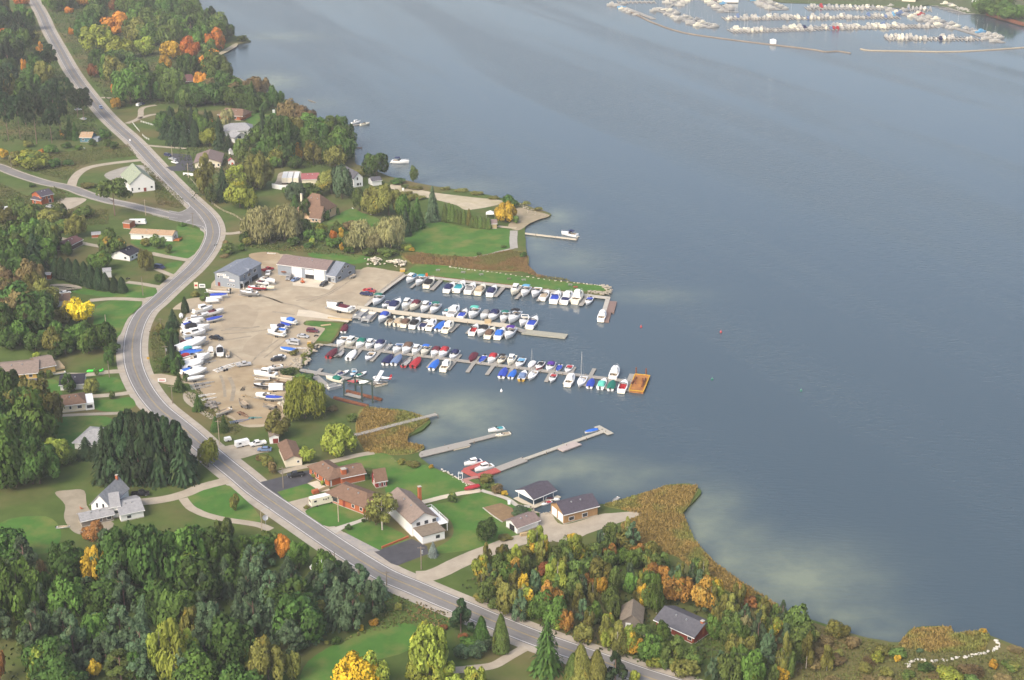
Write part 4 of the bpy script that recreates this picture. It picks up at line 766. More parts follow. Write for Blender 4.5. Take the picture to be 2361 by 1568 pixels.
# ------------------------------------------------------------------ buildings
def rmat(name, c, k=.72): return mat(name, c, tuple(x*k for x in c), 1.1, .85, .2, .1)
RF = {'slate': rmat('slate grey shingles', (.11,.11,.125)), 'grey': rmat('light grey shingles', (.33,.33,.335)), 'mauve': rmat('mauve brown metal roof', (.225,.17,.155)), 'brown': rmat('brown shingles', (.20,.125,.085)), 'black': rmat('black shingles', (.035,.033,.045)),
      'blue': rmat('blue grey metal roof', (.20,.225,.27)), 'red': rmat('faded red metal roof', (.34,.12,.12)), 'tan': rmat('tan shingles', (.42,.29,.18)), 'green': rmat('pale green shingles', (.30,.34,.25)), 'maroon': rmat('maroon roof', (.17,.085,.08)), 'navy': rmat('dark purple shingles', (.085,.075,.095)), 'dun': rmat('dun weathered shingles', (.23,.19,.145)), 'greige': rmat('greyish brown shingles', (.255,.20,.165))}
WL = {'white': WHITE, 'cream': CREAM, 'grey': mat('blue grey siding', (.27,.30,.34), (.235,.265,.30), .8, .7), 'brick': mat('orange red brick', (.42,.13,.055), (.33,.10,.045), 3, .9, .1, .1), 'tan': mat('tan siding', (.50,.38,.22), (.42,.32,.19), 2, .8),
      'wood': mat('golden vertical boards', (.42,.26,.12), (.27,.16,.075), 1.6, .8, .2, .1, stretch=(5,5,.3)), 'red': mat('red stained boards', (.28,.06,.035), (.19,.04,.025), 1.6, .8, .2, stretch=(5,5,.3)), 'teal': mat('teal siding', (.06,.17,.22), None, 2, .8), 'yellow': mat('yellow siding', (.62,.41,.12), (.55,.36,.11), 1, .8), 'brown': mat('dark brown boards', (.09,.055,.04), None, 2, .9), 'peach': mat('peach stucco', (.66,.46,.29), (.58,.41,.26), 1, .8), 'gwood': mat('grey weathered boards', (.23,.20,.17), (.16,.14,.12), 2, .9, stretch=(5,5,.3)), 'barn': mat('barn red boards', (.26,.035,.03), None, 2, .85)}
DOORR = mat('dark red door', (.22,.04,.03), None, 2, .6); DARKIN = mat('dark interior', (.03,.03,.032), None, 2, .9)
def house(name, label, p0, p1, depth, wh, rh, wall, roof, ridge='x', over=.55, hip=0.0, win=(), doors=(), chim=None, cat='house', z=LAND, thick=.22, roofonly=False, found=True):
    """p0, p1: ends of the wall nearest the viewer; x runs along it, y away from it"""
    d = p1-p0; L = math.hypot(d.x, d.y); D = depth
    r = empty(name, (p0.x, p0.y, z), math.atan2(d.y, d.x)); tag(r, label, cat, 'buildings')
    W = WL[wall]; RM = RF[roof]
    ov = over; t = thick
    if not roofonly:
        mb = MB(); zb = -.35
        if ridge == 'x' and hip == 0:
            mb.add([(0,0,zb),(L,0,zb),(L,D,zb),(0,D,zb),(0,0,wh),(L,0,wh),(L,D,wh),(0,D,wh),(0,D/2,wh+rh),(L,D/2,wh+rh)], [(0,1,5,4),(1,2,6,9,5),(2,3,7,6),(3,0,4,8,7)])
        elif ridge == 'y' and hip == 0:
            mb.add([(0,0,zb),(L,0,zb),(L,D,zb),(0,D,zb),(0,0,wh),(L,0,wh),(L,D,wh),(0,D,wh),(L/2,0,wh+rh),(L/2,D,wh+rh)], [(0,1,5,8,4),(1,2,6,5),(2,3,7,9,6),(3,0,4,7)])
        else: mb.box(0, L, 0, D, zb, wh)
        mb.obj('wall', W, r)
        if found: MB().box(-.06, L+.06, -.06, D+.06, -.4, .28).obj('foundation', CONC, r)
    mb = MB()
    if ridge == 'flat':
        mb.box(-ov, L+ov, -ov, D+ov, wh+.01, wh+.01+t)
    else:
        ex = 0 if False else ov
        if ridge == 'x':
            k = rh/(D/2); ez = wh-ov*k; h = hip
            top = [(-ov,-ov,ez),(L+ov,-ov,ez),(L+ov,D+ov,ez),(-ov,D+ov,ez),(-ov+h,D/2,wh+rh),(L+ov-h,D/2,wh+rh)]
            F = [(0,1,5,4),(2,3,4,5),(1,2,5),(3,0,4)] if h else [(0,1,5,4),(2,3,4,5)]
        else:
            k = rh/(L/2); ez = wh-ov*k; h = hip
            top = [(-ov,-ov,ez),(L+ov,-ov,ez),(L+ov,D+ov,ez),(-ov,D+ov,ez),(L/2,-ov+h,wh+rh),(L/2,D+ov-h,wh+rh)]
            F = [(1,2,5,4),(3,0,4,5),(0,1,4),(2,3,5)] if h else [(1,2,5,4),(3,0,4,5)]
        up = [(x, y, zz+.06+t) for x, y, zz in top]; lo = [(x, y, zz+.06) for x, y, zz in top]
        n = 6; fs = list(F)+[tuple(i+n for i in reversed(f)) for f in F]
        # rim
        loop = [0, 1, 2, 3] if h else ([0, 1, 5, 2, 3, 4] if ridge == 'x' else [0, 4, 1, 2, 5, 3])
        for i in range(len(loop)):
            a, b2 = loop[i], loop[(i+1) % len(loop)]; fs.append((a, a+n, b2+n, b2))
        mb.add(up+lo, fs)
    ro = mb.obj('roof', RM, r)
    def onwall(side, u, z0, w, h, out):
        if side == 'f': return (u, u+w, -out, .02, z0, z0+h)
        if side == 'r': return (L-.02, L+out, u, u+w, z0, z0+h)
        if side == 'l': return (-out, .02, u, u+w, z0, z0+h)
    for side, u, z0, w, h in win:
        f = MB().box(*onwall(side, u-.13, z0-.13, w+.26, h+.26, .05)).obj('window', WHITE, r)
        MB().box(*onwall(side, u, z0, w, h, .075)).obj('pane', GLASS, f)
    for side, u, z0, w, h, m in doors:
        MB().box(*onwall(side, u, z0, w, h, .06)).obj('door' if w < 1.6 else 'garage_door', m, r)
    if chim:
        x, y, w, ht, m = chim
        c = MB().box(x-w/2, x+w/2, y-w/2, y+w/2, wh*.5, ht).obj('chimney', m, ro)
        MB().box(x-w/2-.08, x+w/2+.08, y-w/2-.08, y+w/2+.08, ht, ht+.15).obj('chimney_cap', CONC, c)
    r['L'] = L
    if ridge == 'x' and not roofonly:
        MB().box(-ov-.02, L+ov+.02, -ov-.13, -ov-.015, ez-.02, ez+.2).obj('gutter', WHITE, r)
    if ridge in 'xy' and L > 7 and not roofonly:
        for q_ in (.35, .62):
            if ridge == 'x': x_, y_, z_ = L*q_, D*.36, wh+rh*.72
            else: x_, y_, z_ = L*.36, D*q_, wh+rh*.72
            MB().box(x_-.22, x_+.22, y_-.22, y_+.22, z_, z_+.62).obj('roof_vent', STEEL, ro)
    return r
BR = WL['brick']
H = house
o = H('marina_office', 'grey two-storey marina office with lettered wall beside the road', P(fQ,112,560), P(fQ,474,608), 20, 6.4, 1.9, 'grey', 'blue', 'y', .4, win=[('f',1.6,4.4,.8,.9),('f',6.6,1.2,.7,.7),('f',8.1,1.2,.7,.7),('f',9.6,1.2,.7,.7),('r',4.2,3.9,1.0,1.6),('r',7.6,3.7,2.4,1.9),('r',13,4.0,2.2,1.4)], doors=[('f',1.4,0,1.2,2.1,DOORR),('r',.6,.1,2.6,2.4,DARKIN),('r',4.5,.1,5.0,2.4,DARKIN),('r',11,.1,5.5,2.2,DARKIN)], cat='building')
Lo = o['L']
MB().box(Lo, Lo+1.7, .3, 6.2, 2.7, 2.9).box(Lo+1.6, Lo+1.7, .3, 6.2, 2.9, 3.9).box(Lo, Lo+1.7, .3, .4, 2.9, 3.9).box(Lo, Lo+1.7, 6.1, 6.2, 2.9, 3.9).obj('balcony', WL['grey'], o)
for yy in (.5, 6.0): MB().box(Lo+1.5, Lo+1.65, yy-.08, yy+.08, 0, 2.7).obj('post', WHITE, o)
MB().add([(Lo-3,6.6,5.6),(Lo+.5,6.6,5.4),(Lo+.5,11.4,5.4),(Lo-3,11.4,5.6),(Lo-3,9,7.6),(Lo+.5,9,7.4)], [(0,1,5,4),(2,3,4,5),(1,2,5)]).obj('dormer', RF['blue'], o)
def lettering(parent, s, x, z, size, m, y=-.09):
    cu = bpy.data.curves.new('lettering', 'FONT'); cu.body = s; cu.size = size; cu.extrude = .015; cu.materials.append(m)
    tmp = bpy.data.objects.new('tmp', cu); COL.objects.link(tmp); bpy.context.view_layer.update(); lm = bpy.data.meshes.new_from_object(tmp.evaluated_get(bpy.context.evaluated_depsgraph_get())); bpy.data.objects.remove(tmp); lm.name = 'lettering'
    t = bpy.data.objects.new('lettering', lm); COL.objects.link(t); t.parent = parent; t.location = (x, y, z); t.rotation_euler = (math.pi/2, 0, 0)
    return t
DARKL = mat('dark sign lettering', (.06,.06,.08), None, 2, .6); REDL = mat('red sign lettering', (.45,.03,.03), None, 2, .6)
for s_, x_, z_, w_, m_ in (('HARBOUR', 1.1, 5.55, 4.9, DARKL), ('WEST', 4.5, 4.55, 3.0, DARKL), ('MARINA', 7.7, 3.3, 2.7, REDL)):
    sg = MB().box(x_, x_+w_, -.07, 0, z_, z_+.95).obj('sign_board', WHITE, o); lettering(sg, s_, x_+.12, z_+.2, .95 if m_ is DARKL else .62, m_)
ws = H('workshop', 'long grey workshop with mauve roof and white roller doors', P(fQ,1036,402), P(fQ,1752,492), 14, 5.5, 2.5, 'grey', 'mauve', 'x', .4, cat='building')
L = ws['L']; k = L/716
for x0, x1, nm in ((1245,1390,'garage_door'),(1575,1720,'garage_door')):
    MB().box((x0-1036)*k, (x1-1036)*k, -.06, .02, .02, 5.2).obj(nm, WHITE, ws)
MB().box((1443-1036)*k, (1565-1036)*k, -.05, .02, .02, 4.5).obj('doorway', DARKIN, ws); MB().box((1443-1036)*k, (1565-1036)*k, -.09, .0, 2.3, 4.6).obj('garage_door', WHITE, ws)
H('annex', 'blue grey gabled annex at the end of the long workshop', P(fQ,1760,498), P(fQ,1884,520), 17, 3.2, 4.4, 'grey', 'blue', 'x', .3, win=[('f',2.6,.9,.5,1.3),('f',3.4,.9,.5,1.3),('r',2,1.1,2.6,1.2),('r',5.5,3.6,.9,1.1),('r',7.5,5.0,.9,1.1),('r',10,4.6,1.6,1.1),('r',11,1.1,2.6,1.2)], doors=[('f',.5,0,1.5,2.2,DARKIN)], cat='building')
H('brown_mansion', 'large house with steep brown hipped roof and peach walls', P(fCh,722,790), P(fCh,950,690), 15, 5.2, 7.2, 'peach', 'brown', 'y', .5, hip=5.5, win=[('f',1,3.2,1.2,1.4),('f',4,3.2,1.2,1.4),('f',6.5,3,1.1,1.8),('f',8.4,3,1.1,1.8),('f',6.5,.6,1.1,1.7),('l',2,2.5,1,1.4),('l',7,2.5,1,1.4)], chim=(1.5,13,1.0,13.2,CREAM))
H('garage_wing', 'low brown-roofed garage wing below the steep-roofed brown house', P(fCh,566,800), P(fCh,716,812), 9, 2.6, 5.0, 'peach', 'brown', 'x', .5, win=[('f',1.2,.8,1,1.2),('f',3,.8,1,1.2)])
H('church', 'white gabled church with pale green roof near the junction', P(fC,1204,492), P(fC,1432,466), 23, 5.4, 5.8, 'white', 'green', 'y', .5, win=[('f',11.6,1.8,1.1,1.1),('f',.8,1.2,.8,1.8),('f',4.5,1.6,1,1),('l',2,2.2,1,1.8),('l',8,2.2,1,1.8)], doors=[('f',7.6,0,1.5,2.3,DOORR)], cat='church')
H('church_porch', 'low white side porch of the church with green roof', P(fC,1150,440), P(fC,1216,478), 8, 3.2, 2.0, 'white', 'green', 'y', .4, win=[('f',1.5,1.2,.9,1.3)], cat='porch')
o = H('mobile_home', 'long white mobile home with tan roof and orange deck', P(fC,1208,916), P(fC,1592,938), 7.2, 3.2, 1.5, 'white', 'tan', 'x', .4, win=[('f',6,1.2,1,1),('f',12,1.2,1.6,1),('f',17,1.2,1.2,1),('r',2,1.2,.9,1.2)], doors=[('r',4,.4,1,2,DARKIN)])
MB().box(o['L']+.02, o['L']+3.4, .4, 4.6, .35, .6).box(o['L']+3.3, o['L']+3.4, .4, 4.6, .6, 1.5).obj('deck', mat('orange stained deck', (.5,.18,.05), None, 2, .8), o)
H('brick_shed', 'weathered brick shed behind the long white mobile home', P(fC,1138,815), P(fC,1200,822), 5, 3.0, .5, 'brick', 'dun', 'x', .2, cat='shed')
H('garden_shed', 'small brown shed with a white roof on the rough grass', P(fC,848,906), P(fC,930,900), 4.5, 1.8, .4, 'brick', 'grey', 'x', .2, cat='shed')
H('dark_bungalow', 'white bungalow with near-black roof behind orange-tinged tree', P(fC,1200,1120), P(fC,1296,1072), 11, 2.8, 1.9, 'white', 'black', 'x', .5, win=[('f',1.5,1,1.4,1.1),('f',5,1,1.4,1.1),('l',2,1,1.2,1)])
H('timber_barn', 'low brown barn with mauve roof beside the gravel track', P(fC,640,1030), P(fC,764,968), 8, 2.8, 1.5, 'brown', 'maroon', 'x', .4, cat='barn')
o = H('blue_cottage', 'teal cottage with tan roof at the edge of the wood', P(fA,740,1312), P(fA,846,1314), 9, 3.2, 2.4, 'teal', 'tan', 'x', .4, win=[('f',1.5,1.2,1.2,1.2),('f',5.2,.3,2.4,.9)])
MB().box(o['L'], o['L']+4, 1, 7, .2, 2.6).obj('porch', WL['grey'], o)
H('cream_hall', 'low hall with mauve-brown roof and cream gables by dark lot', P(fA,1800,1552), P(fA,2036,1546), 21, 3.4, 2.6, 'cream', 'mauve', 'y', .8, win=[('f',2,1,1.5,1.4),('f',5,1,1.5,1.4),('f',10,1,1.8,1.4),('f',13.5,1,1,1.4)], doors=[('f',8,0,1.2,2.1,DARKIN)])
H('brown_house', 'brick house with brown roof high above the shore lawns', P(fB,540,545), P(fB,762,560), 14, 3.2, 3.0, 'brick', 'brown', 'x', .6, hip=3, win=[('f',3,1,1.5,1.2),('f',12,1,1.5,1.2),('r',3,1,1.4,1.2)])
H('grey_split_house', 'grey hip-roofed split-level house among dark trees', P(fB,600,700), P(fB,850,690), 15, 3.4, 3.0, 'white', 'grey', 'x', .8, hip=5, win=[('f',3,1,1.5,1.2),('f',12.5,1,1.5,1.2)])
H('gabled_wing', 'white gabled wing with dark window below the grey split-level house', P(fB,690,770), P(fB,808,748), 9, 3.6, 2.6, 'white', 'grey', 'y', .6, win=[('f',2.2,2.6,2.6,1.6)])
H('white_garage', 'white garage with dark blue roof between the dark spruces', P(fB,222,722), P(fB,290,712), 8, 4.0, 2.0, 'white', 'black', 'y', .4, cat='garage')
H('small_shed', 'tiny white shed beneath the trees behind the hall', P(fB,648,880), P(fB,682,876), 3, 2.4, 1.2, 'white', 'grey', 'y', .2, cat='shed')
H('playhouse', 'little white playhouse with orange door near the hall deck', P(fB,636,972), P(fB,688,968), 3, 2.4, 1.4, 'white', 'red', 'y', .2, doors=[('f',1.5,0,1.2,1.6,paint('orange'))], cat='shed')
H('lodge', 'maroon-roofed lodge half hidden in the hillside wood', P(fA,1600,800), P(fA,1790,780), 13, 3.2, 3.4, 'brown', 'maroon', 'x', .8)
H('red_roof_store', 'cream store building with a faded red metal roof', P(fB,1312,1156), P(fB,1470,1150), 13, 3.4, 1.8, 'cream', 'red', 'x', .4, cat='building')
H('white_boathouse', 'tall white boathouse with slate roof near the water', P(fB,1790,1178), P(fB,1872,1166), 17, 5.5, 3.0, 'white', 'slate', 'y', .5, win=[('f',1.8,4.2,.9,1.6),('f',1.8,1,1.4,1.4),('f',3.6,1,.8,1.4)])
H('boathouse_lean_to', 'low white lean-to beside the tall white boathouse', P(fB,1960,1165), P(fB,2044,1155), 7, 3.0, 1.4, 'white', 'slate', 'x', .4, cat='shed')
H('garden_house', 'small tan garden house at the end of the cedar hedge', P(fP,1130,552), P(fP,1190,550), 4.6, 2.9, 1.4, 'tan', 'mauve', 'x', .4, win=[('r',1,1,.8,1)], cat='shed')
o = empty('canopy_tent', P(fP,1112,408)); tag(o, 'white peaked canopy tent behind the small garden house', 'tent')
MB().add([(-2.4,-2.4,2.2),(2.4,-2.4,2.2),(2.4,2.4,2.2),(-2.4,2.4,2.2),(0,0,3.8)], [(0,1,4),(1,2,4),(2,3,4),(3,0,4)]).obj('canopy', WHITE, o)
for a, b_ in ((-2.2,-2.2),(2.2,-2.2),(2.2,2.2),(-2.2,2.2)): MB().box(a-.05, a+.05, b_-.05, b_+.05, 0, 2.25).obj('pole', STEEL, o)
H('orange_brick_house', 'orange brick house with purple-grey roof by the side road', P(fC,388,602), P(fC,497,576), 9, 5.0, 2.0, 'brick', 'navy', 'x', .5, win=[('f',1.2,3,1.2,1.2),('f',4.2,3,1.2,1.2),('f',4.6,.6,1.4,1.8),('l',2,3,1,1.2)])
H('brick_wing', 'lower wing of the orange brick house under grey roof', P(fC,300,590), P(fC,386,606), 8, 3.0, 1.8, 'brick', 'navy', 'x', .5, win=[('f',1.5,1,1.2,1.1)])
H('hidden_bungalow', 'white bungalow with brown roof behind the bright yellow tree', P(fE,478,70), P(fE,650,52), 9, 2.6, 1.8, 'white', 'brown', 'x', .5)
H('red_shed', 'tiny brick shed with pale roof beside the cedar hedge', P(fC,394,1290), P(fC,470,1290), 3, 2.6, .4, 'brick', 'grey', 'x', .2, doors=[('f',1,0,1,2,WHITE)], cat='shed')
H('white_hut', 'white hut with a pale roof tucked behind the cedar hedge', P(fC,955,1275), P(fC,1030,1268), 4.5, 3.4, .6, 'white', 'grey', 'x', .2, cat='shed')
H('yellow_bungalow', 'yellow bungalow with broad mauve-brown roof', P(fE,-20,755), P(fE,350,722), 14, 2.6, 2.2, 'yellow', 'greige', 'x', .7, win=[('f',6,.9,1.4,1),('f',12,.9,1.2,1)])
o = H('yellow_wing', 'yellow wing with wooden deck beside the yellow bungalow', P(fE,368,692), P(fE,512,664), 12, 3.0, 1.8, 'yellow', 'greige', 'x', .6)
MB().box(o['L']+.05, o['L']+4, .5, 9, .4, 1.2).obj('deck', WL['tan'], o)
H('red_door_shed', 'tan shed with red door and dark roof', P(fE,283,842), P(fE,362,830), 5, 2.6, .5, 'tan', 'slate', 'x', .3, doors=[('f',.9,.1,2.2,1.9,DOORR)], cat='shed')
H('dark_roof_garage', 'white garage with blue-black roof and dark door', P(fE,58,938), P(fE,266,934), 10, 2.6, 1.6, 'white', 'navy', 'x', .5, doors=[('f',6.2,0,3.2,2.2,DARKIN)], cat='garage')
H('black_roof_garage', 'black-roofed garage behind the pointed dark poplar', P(fE,560,838), P(fE,774,824), 10, 2.5, 1.5, 'white', 'black', 'x', .5, cat='garage')
o = H('white_bungalow', 'cream-white bungalow with brown hipped roof and white porch', P(fE,584,1042), P(fE,792,1016), 10, 3.0, 1.8, 'cream', 'brown', 'x', .5, hip=3, win=[('f',2.4,1.2,.7,1.1),('f',5.4,1.2,1.5,1.1)])
MB().box(o['L']+.02, o['L']+3.2, -.2, 9, -.3, 2.9).obj('porch', WHITE, o); MB().box(-3.6, -.02, .6, 7, -.3, 2.2).obj('lean_to', CREAM, o); MB().box(-3.9, -.02, .3, 7.3, 2.2, 2.4).obj('lean_to_roof', RF['brown'], o)
MB().box(o['L']+.5, o['L']+2.6, -.26, -.2, .8, 2.1).obj('pane', GLASS, o)
H('grey_roof_house', 'white house with grey hipped roof behind tall spruces', P(fE,692,1375), P(fE,965,1400), 13, 2.8, 2.6, 'white', 'grey', 'x', .6, hip=5)
H('farmhouse', 'white farmhouse with steep grey gables', P(fI,852,702), P(fI,1022,722), 13, 4.4, 3.6, 'white', 'grey', 'y', .4, win=[('f',1.8,3.4,.7,1.6),('f',4.0,3.4,.7,1.6),('l',3,1.5,.8,1.4)], chim=(3.4,12,.7,9.4,BR))
H('farmhouse_wing', 'taller cross wing of the white farmhouse under grey roof', P(fI,1020,726), P(fI,1114,712), 9, 4.2, 2.6, 'white', 'grey', 'x', .4, win=[('f',1,1.6,1.6,1.1)])
H('farmhouse_porch', 'deep grey-roofed porch along the white farmhouse', P(fI,760,806), P(fI,1050,742), 5, 2.4, 1.4, 'gwood', 'grey', 'x', .5, win=[('f',5,.8,1.4,1.2),('f',8,.8,1.4,1.2)], cat='porch')
H('farm_garage', 'low white garage with grey roof beside the farmhouse', P(fI,1118,756), P(fI,1328,712), 11, 2.6, 1.8, 'white', 'grey', 'x', .4, doors=[('f',5.2,0,.9,2,WHITE)], win=[('f',2,.8,1.3,1)], cat='garage')
H('cream_garage', 'long cream garage with low brown roof beside the road', P(fJ,572,625), P(fJ,722,604), 13.5, 3.0, 1.2, 'cream', 'brown', 'y', .5, win=[('f',4,1.4,.7,.7),('l',11,1,.8,1.4)], cat='garage')
H('red_door_hut', 'little white hut with a red door behind cream garage', P(fJ,425,408), P(fJ,508,400), 4, 2.8, .7, 'white', 'dun', 'y', .3, doors=[('f',1.1,.1,1.9,1.9,DOORR)], cat='shed')
H('brick_house', 'orange brick house with hipped brown roof beside black truck', P(fJ,972,808), P(fJ,1145,752), 13, 3.0, 1.9, 'brick', 'brown', 'y', .6, hip=3.5, win=[('l',3,1,1,1.2),('l',7,1,1,1.2),('l',10,.2,1,2)], doors=[('f',.5,.1,.5,2.6,WHITE)])
H('brick_bungalow', 'wide brick bungalow with brown roof behind the motorhome', P(fJ,1308,1066), P(fJ,1480,970), 17, 3.2, 2.0, 'brick', 'brown', 'y', .7, hip=4, win=[('l',1.5,1.2,1,1.1),('l',5,1.2,1,1.1),('l',12,.9,3,1.8)], doors=[('l',9,.2,1.1,2.2,DOORR)])
H('brick_bungalow_wing', 'rear wing linking the two brown-roofed brick houses', P(fJ,1090,790), P(fJ,1300,745), 8, 3.0, 1.5, 'brick', 'brown', 'x', .5, chim=(1.2,1.5,1.6,5.4,BR))
H('red_barn', 'little red barn with steep brown roof on the big lawn', P(fJ,1404,815), P(fJ,1503,797), 4.6, 2.6, 3.2, 'barn', 'brown', 'x', .35, win=[('f',1.1,.6,.5,1.1),('f',2.7,.6,.5,1.1),('l',1.8,2.6,.7,1.4)], doors=[('l',1.8,.1,.9,1.9,WHITE)], cat='barn')
o = H('white_house', 'two-storey white house with wide greyish-brown roof and white deck', P(fJ,1735,1262), P(fJ,1955,1205), 19, 5.2, 2.4, 'white', 'greige', 'y', .7, win=[('f',1.6,3.4,1.3,1.2),('f',4.4,3.4,1.3,1.2),('f',7.2,3.4,1.3,1.2)], chim=(9.5,14,1.0,9.2,BR))
WLn = o['L']
MB().box(WLn+.1, WLn+3.4, -2, 10, 2.9, 3.1).obj('deck', WHITE, o)
MB().bar((WLn+3.35,-2,4.0),(WLn+3.35,10,4.0),.08).bar((WLn+3.35,-2,3.1),(WLn+3.35,-2,4.0),.08).bar((WLn+3.35,4,3.1),(WLn+3.35,4,4.0),.08).bar((WLn+3.35,10,3.1),(WLn+3.35,10,4.0),.08).bar((WLn,10,4.0),(WLn+3.35,10,4.0),.08).bar((WLn+3.35,-2,3.55),(WLn+3.35,10,3.55),.05).obj('railing', WHITE, o)
for yy in (-1.7, 9.7): MB().box(WLn+3.1, WLn+3.3, yy-.1, yy+.1, 0, 2.9).obj('post', WHITE, o)
H('flat_roof_extension', 'white ground-floor extension with flat brown roof and two panes', P(fJ,1832,1335), P(fJ,2036,1282), 7.5, 2.9, 0, 'white', 'dun', 'flat', .3, win=[('f',4.6,1,1.4,1.1)], thick=.25)
o = H('wooden_boathouse', 'golden board boathouse with dark mauve roof beside the slip', P(fK,1512,1145), P(fK,1822,1064), 8.5, 3.6, 2.2, 'wood', 'navy', 'x', .5, win=[('f',1.9,.8,1.8,1.2),('f',6.9,.8,1.8,1.2)], doors=[('l',.6,.1,3.2,3,WHITE),('l',4.6,.1,3.2,3,WHITE)], cat='boathouse')
H('white_lawn_garage', 'small white garage with mauve roof and firewood on the lawn', P(fK,1082,1238), P(fK,1277,1168), 6, 2.4, 1.4, 'white', 'mauve', 'x', .5, doors=[('l',1.5,.1,2.6,2.1,DARKIN)], cat='garage')
H('red_cottage', 'red-walled cottage with dark slate roof in the lower wood', P(fN,1328,1086), P(fN,1674,1243), 9, 2.7, 2.0, 'red', 'slate', 'x', .6, win=[('f',1.2,1.1,.9,1),('f',4.4,1.1,.8,.9),('f',11,1.0,1.3,1.1)], chim=(12.6,4.5,.9,5.4,BR))
H('weathered_shed', 'grey weathered shed with white door beside the red-walled cottage', P(fN,1005,1098), P(fN,1190,1112), 8, 2.6, 2.2, 'gwood', 'dun', 'y', .5, doors=[('f',1.2,.1,1.5,2.1,WHITE)], cat='shed')
H('white_roof_hut', 'tumbledown hut with white sheet roof in the scrub', P(fN,795,292), P(fN,872,298), 3, 1.4, .5, 'gwood', 'grey', 'x', .3, cat='shed')
H('far_villa', 'white villa on the green slope across the bay', P(fT2,1860,50), P(fT2,2000,46), 16, 5, 4, 'white', 'slate', 'x', .5)
H('far_store', 'long pale storage hall at the far marina', P(fT2,-1000,25), P(fT2,-820,28), 18, 5, 2, 'white', 'blue', 'x', .5, cat='building')
H('far_office', 'cream marina hall on the far quay', P(fT2,1000,15), P(fT2,1150,22), 15, 4, 3, 'cream', 'tan', 'x', .5, cat='building')

# open boat shelter on piles over the water
o = empty('boat_shelter', P(fK,1232,985,.0)); pa, pb = P(fK,1232,985,0), P(fK,1425,905,0); d = pb-pa; Ls = math.hypot(d.x, d.y); o.rotation_euler = (0, 0, math.atan2(d.y, d.x)); tag(o, 'open-sided boat shelter with mauve roof standing over the slip', 'boat shelter')
MB().add([(-.6,-.6,3.0),(Ls+.6,-.6,3.0),(Ls+.6,8.6,3.0),(-.6,8.6,3.0),(-.6,4,4.9),(Ls+.6,4,4.9)], [(0,1,5,4),(2,3,4,5)]).add([(-.6,-.6,2.8),(Ls+.6,-.6,2.8),(Ls+.6,8.6,2.8),(-.6,8.6,2.8),(-.6,4,4.7),(Ls+.6,4,4.7)], [(4,5,1,0),(5,4,3,2)]).obj('roof', RF['navy'], o)
MB().add([(-.62,-.6,2.78),(-.62,8.6,2.78),(-.62,8.6,3.0),(-.62,4,4.95),(-.62,-.6,3.0)], [(0,4,3,2,1)]).box(-.6, Ls+.6, -.68, -.6, 2.72, 3.0).obj('fascia', WHITE, o)
for x in (.3, Ls/2, Ls-.3):
    for y in (.3, 7.7): MB().box(x-.1, x+.1, y-.1, y+.1, -1, 3.0).obj('post', WHITE, o)
MB().box(-1.6, Ls+1.5, -1.6, .2, .35, .55).box(-1.6, .2, .2, 8.2, .35, .55).obj('deck', DOCKP, o)

# ------------------------------------------------------------------ fences, walls, poles, wires, signs
def fence(name, label, f, pts, h, m, rails=2, step=2.6, cat='fence'):
    w = [P(f, *p) for p in pts]; r = empty(name, w[0]); tag(r, label, cat)
    q = smooth_line(w, False, 6) if len(w) > 2 else [w[0].lerp(w[1], i/8) for i in range(9)]
    acc = 0; posts = [q[0]]
    for a, b in zip(q, q[1:]):
        acc += (b-a).length
        if acc > step: posts.append(b); acc = 0
    for p in posts: MB().box(-.07, .07, -.07, .07, 0, h).obj('post', m, r, loc=p-w[0])
    for j in range(rails):
        zz = h*(j+.75)/rails*.95
        mb = MB()
        for a, b in zip(posts, posts[1:]): mb.bar(a-w[0]+Vector((0,0,zz)), b-w[0]+Vector((0,0,zz)), .05, .14)
        mb.obj('rail', m, r)
    return r
fence('rail_fence', 'long pale rail fence following the outside of the bend', fC, [(1760,368),(1850,470),(1960,590),(2060,660),(2160,700),(2240,755)], 1.2, WOODL)
fence('white_fence', 'white fence running down from the hillside drive', fA, [(1225,1140),(1255,1180),(1290,1222)], 1.3, WHITE)
fence('white_fence', 'white fence along the lawn of the hillside drive', fA, [(1300,1128),(1360,1145),(1420,1162)], 1.3, WHITE)
fence('white_fence', 'short white fence before the dark spruces', fA, [(1315,1252),(1345,1280),(1385,1296)], 1.3, WHITE)
fence('quay_rail', 'thin rail along the concrete quay of the basin', fD, [(1880,1050),(1700,1190),(1530,1330)], 1.0, STEEL)
def wallbar(name, label, f, pts, h, w, m, cat='wall'):
    q = smooth_line([P(f, *p) for p in pts], False, 5); mb = MB()
    for a, b in zip(q, q[1:]): mb.bar(a+Vector((0,0,h/2)), b+Vector((0,0,h/2)), w, h)
    o = mb.obj(name, m); tag(o, label, cat); return o
wallbar('barrier_wall', 'white concrete barrier below the dark asphalt lot', fC, [(1690,325),(1760,330),(1838,345)], 1.6, .5, WHITE)
wallbar('retaining_wall', 'white curved retaining wall before the truck trailers', fB, [(1035,1180),(1130,1195),(1245,1190)], 2.6, .6, WHITE)
wallbar('quay_wall', 'concrete quay wall along the marina basin', fV, [(936,634),(888,669),(843,706)], .25, 1.6, CONC)
wallbar('garden_wall', 'low brick edging wall of the dark driveway', fJ, [(1455,1370),(1580,1320),(1700,1270)], .7, .4, BR)
wallbar('patio_wall', 'tan garden wall before the orange brick house', fJ, [(880,850),(970,815)], 1.2, .3, WL['tan'])
wallbar('brick_planter', 'orange brick planter beside the motorhome', fJ, [(815,865),(870,850)], 1.2, 1.4, BR)
wallbar('stone_kerb', 'stone edging around the garden plot', fK, [(765,998),(850,1065),(945,1130)], .3, .3, CONC)
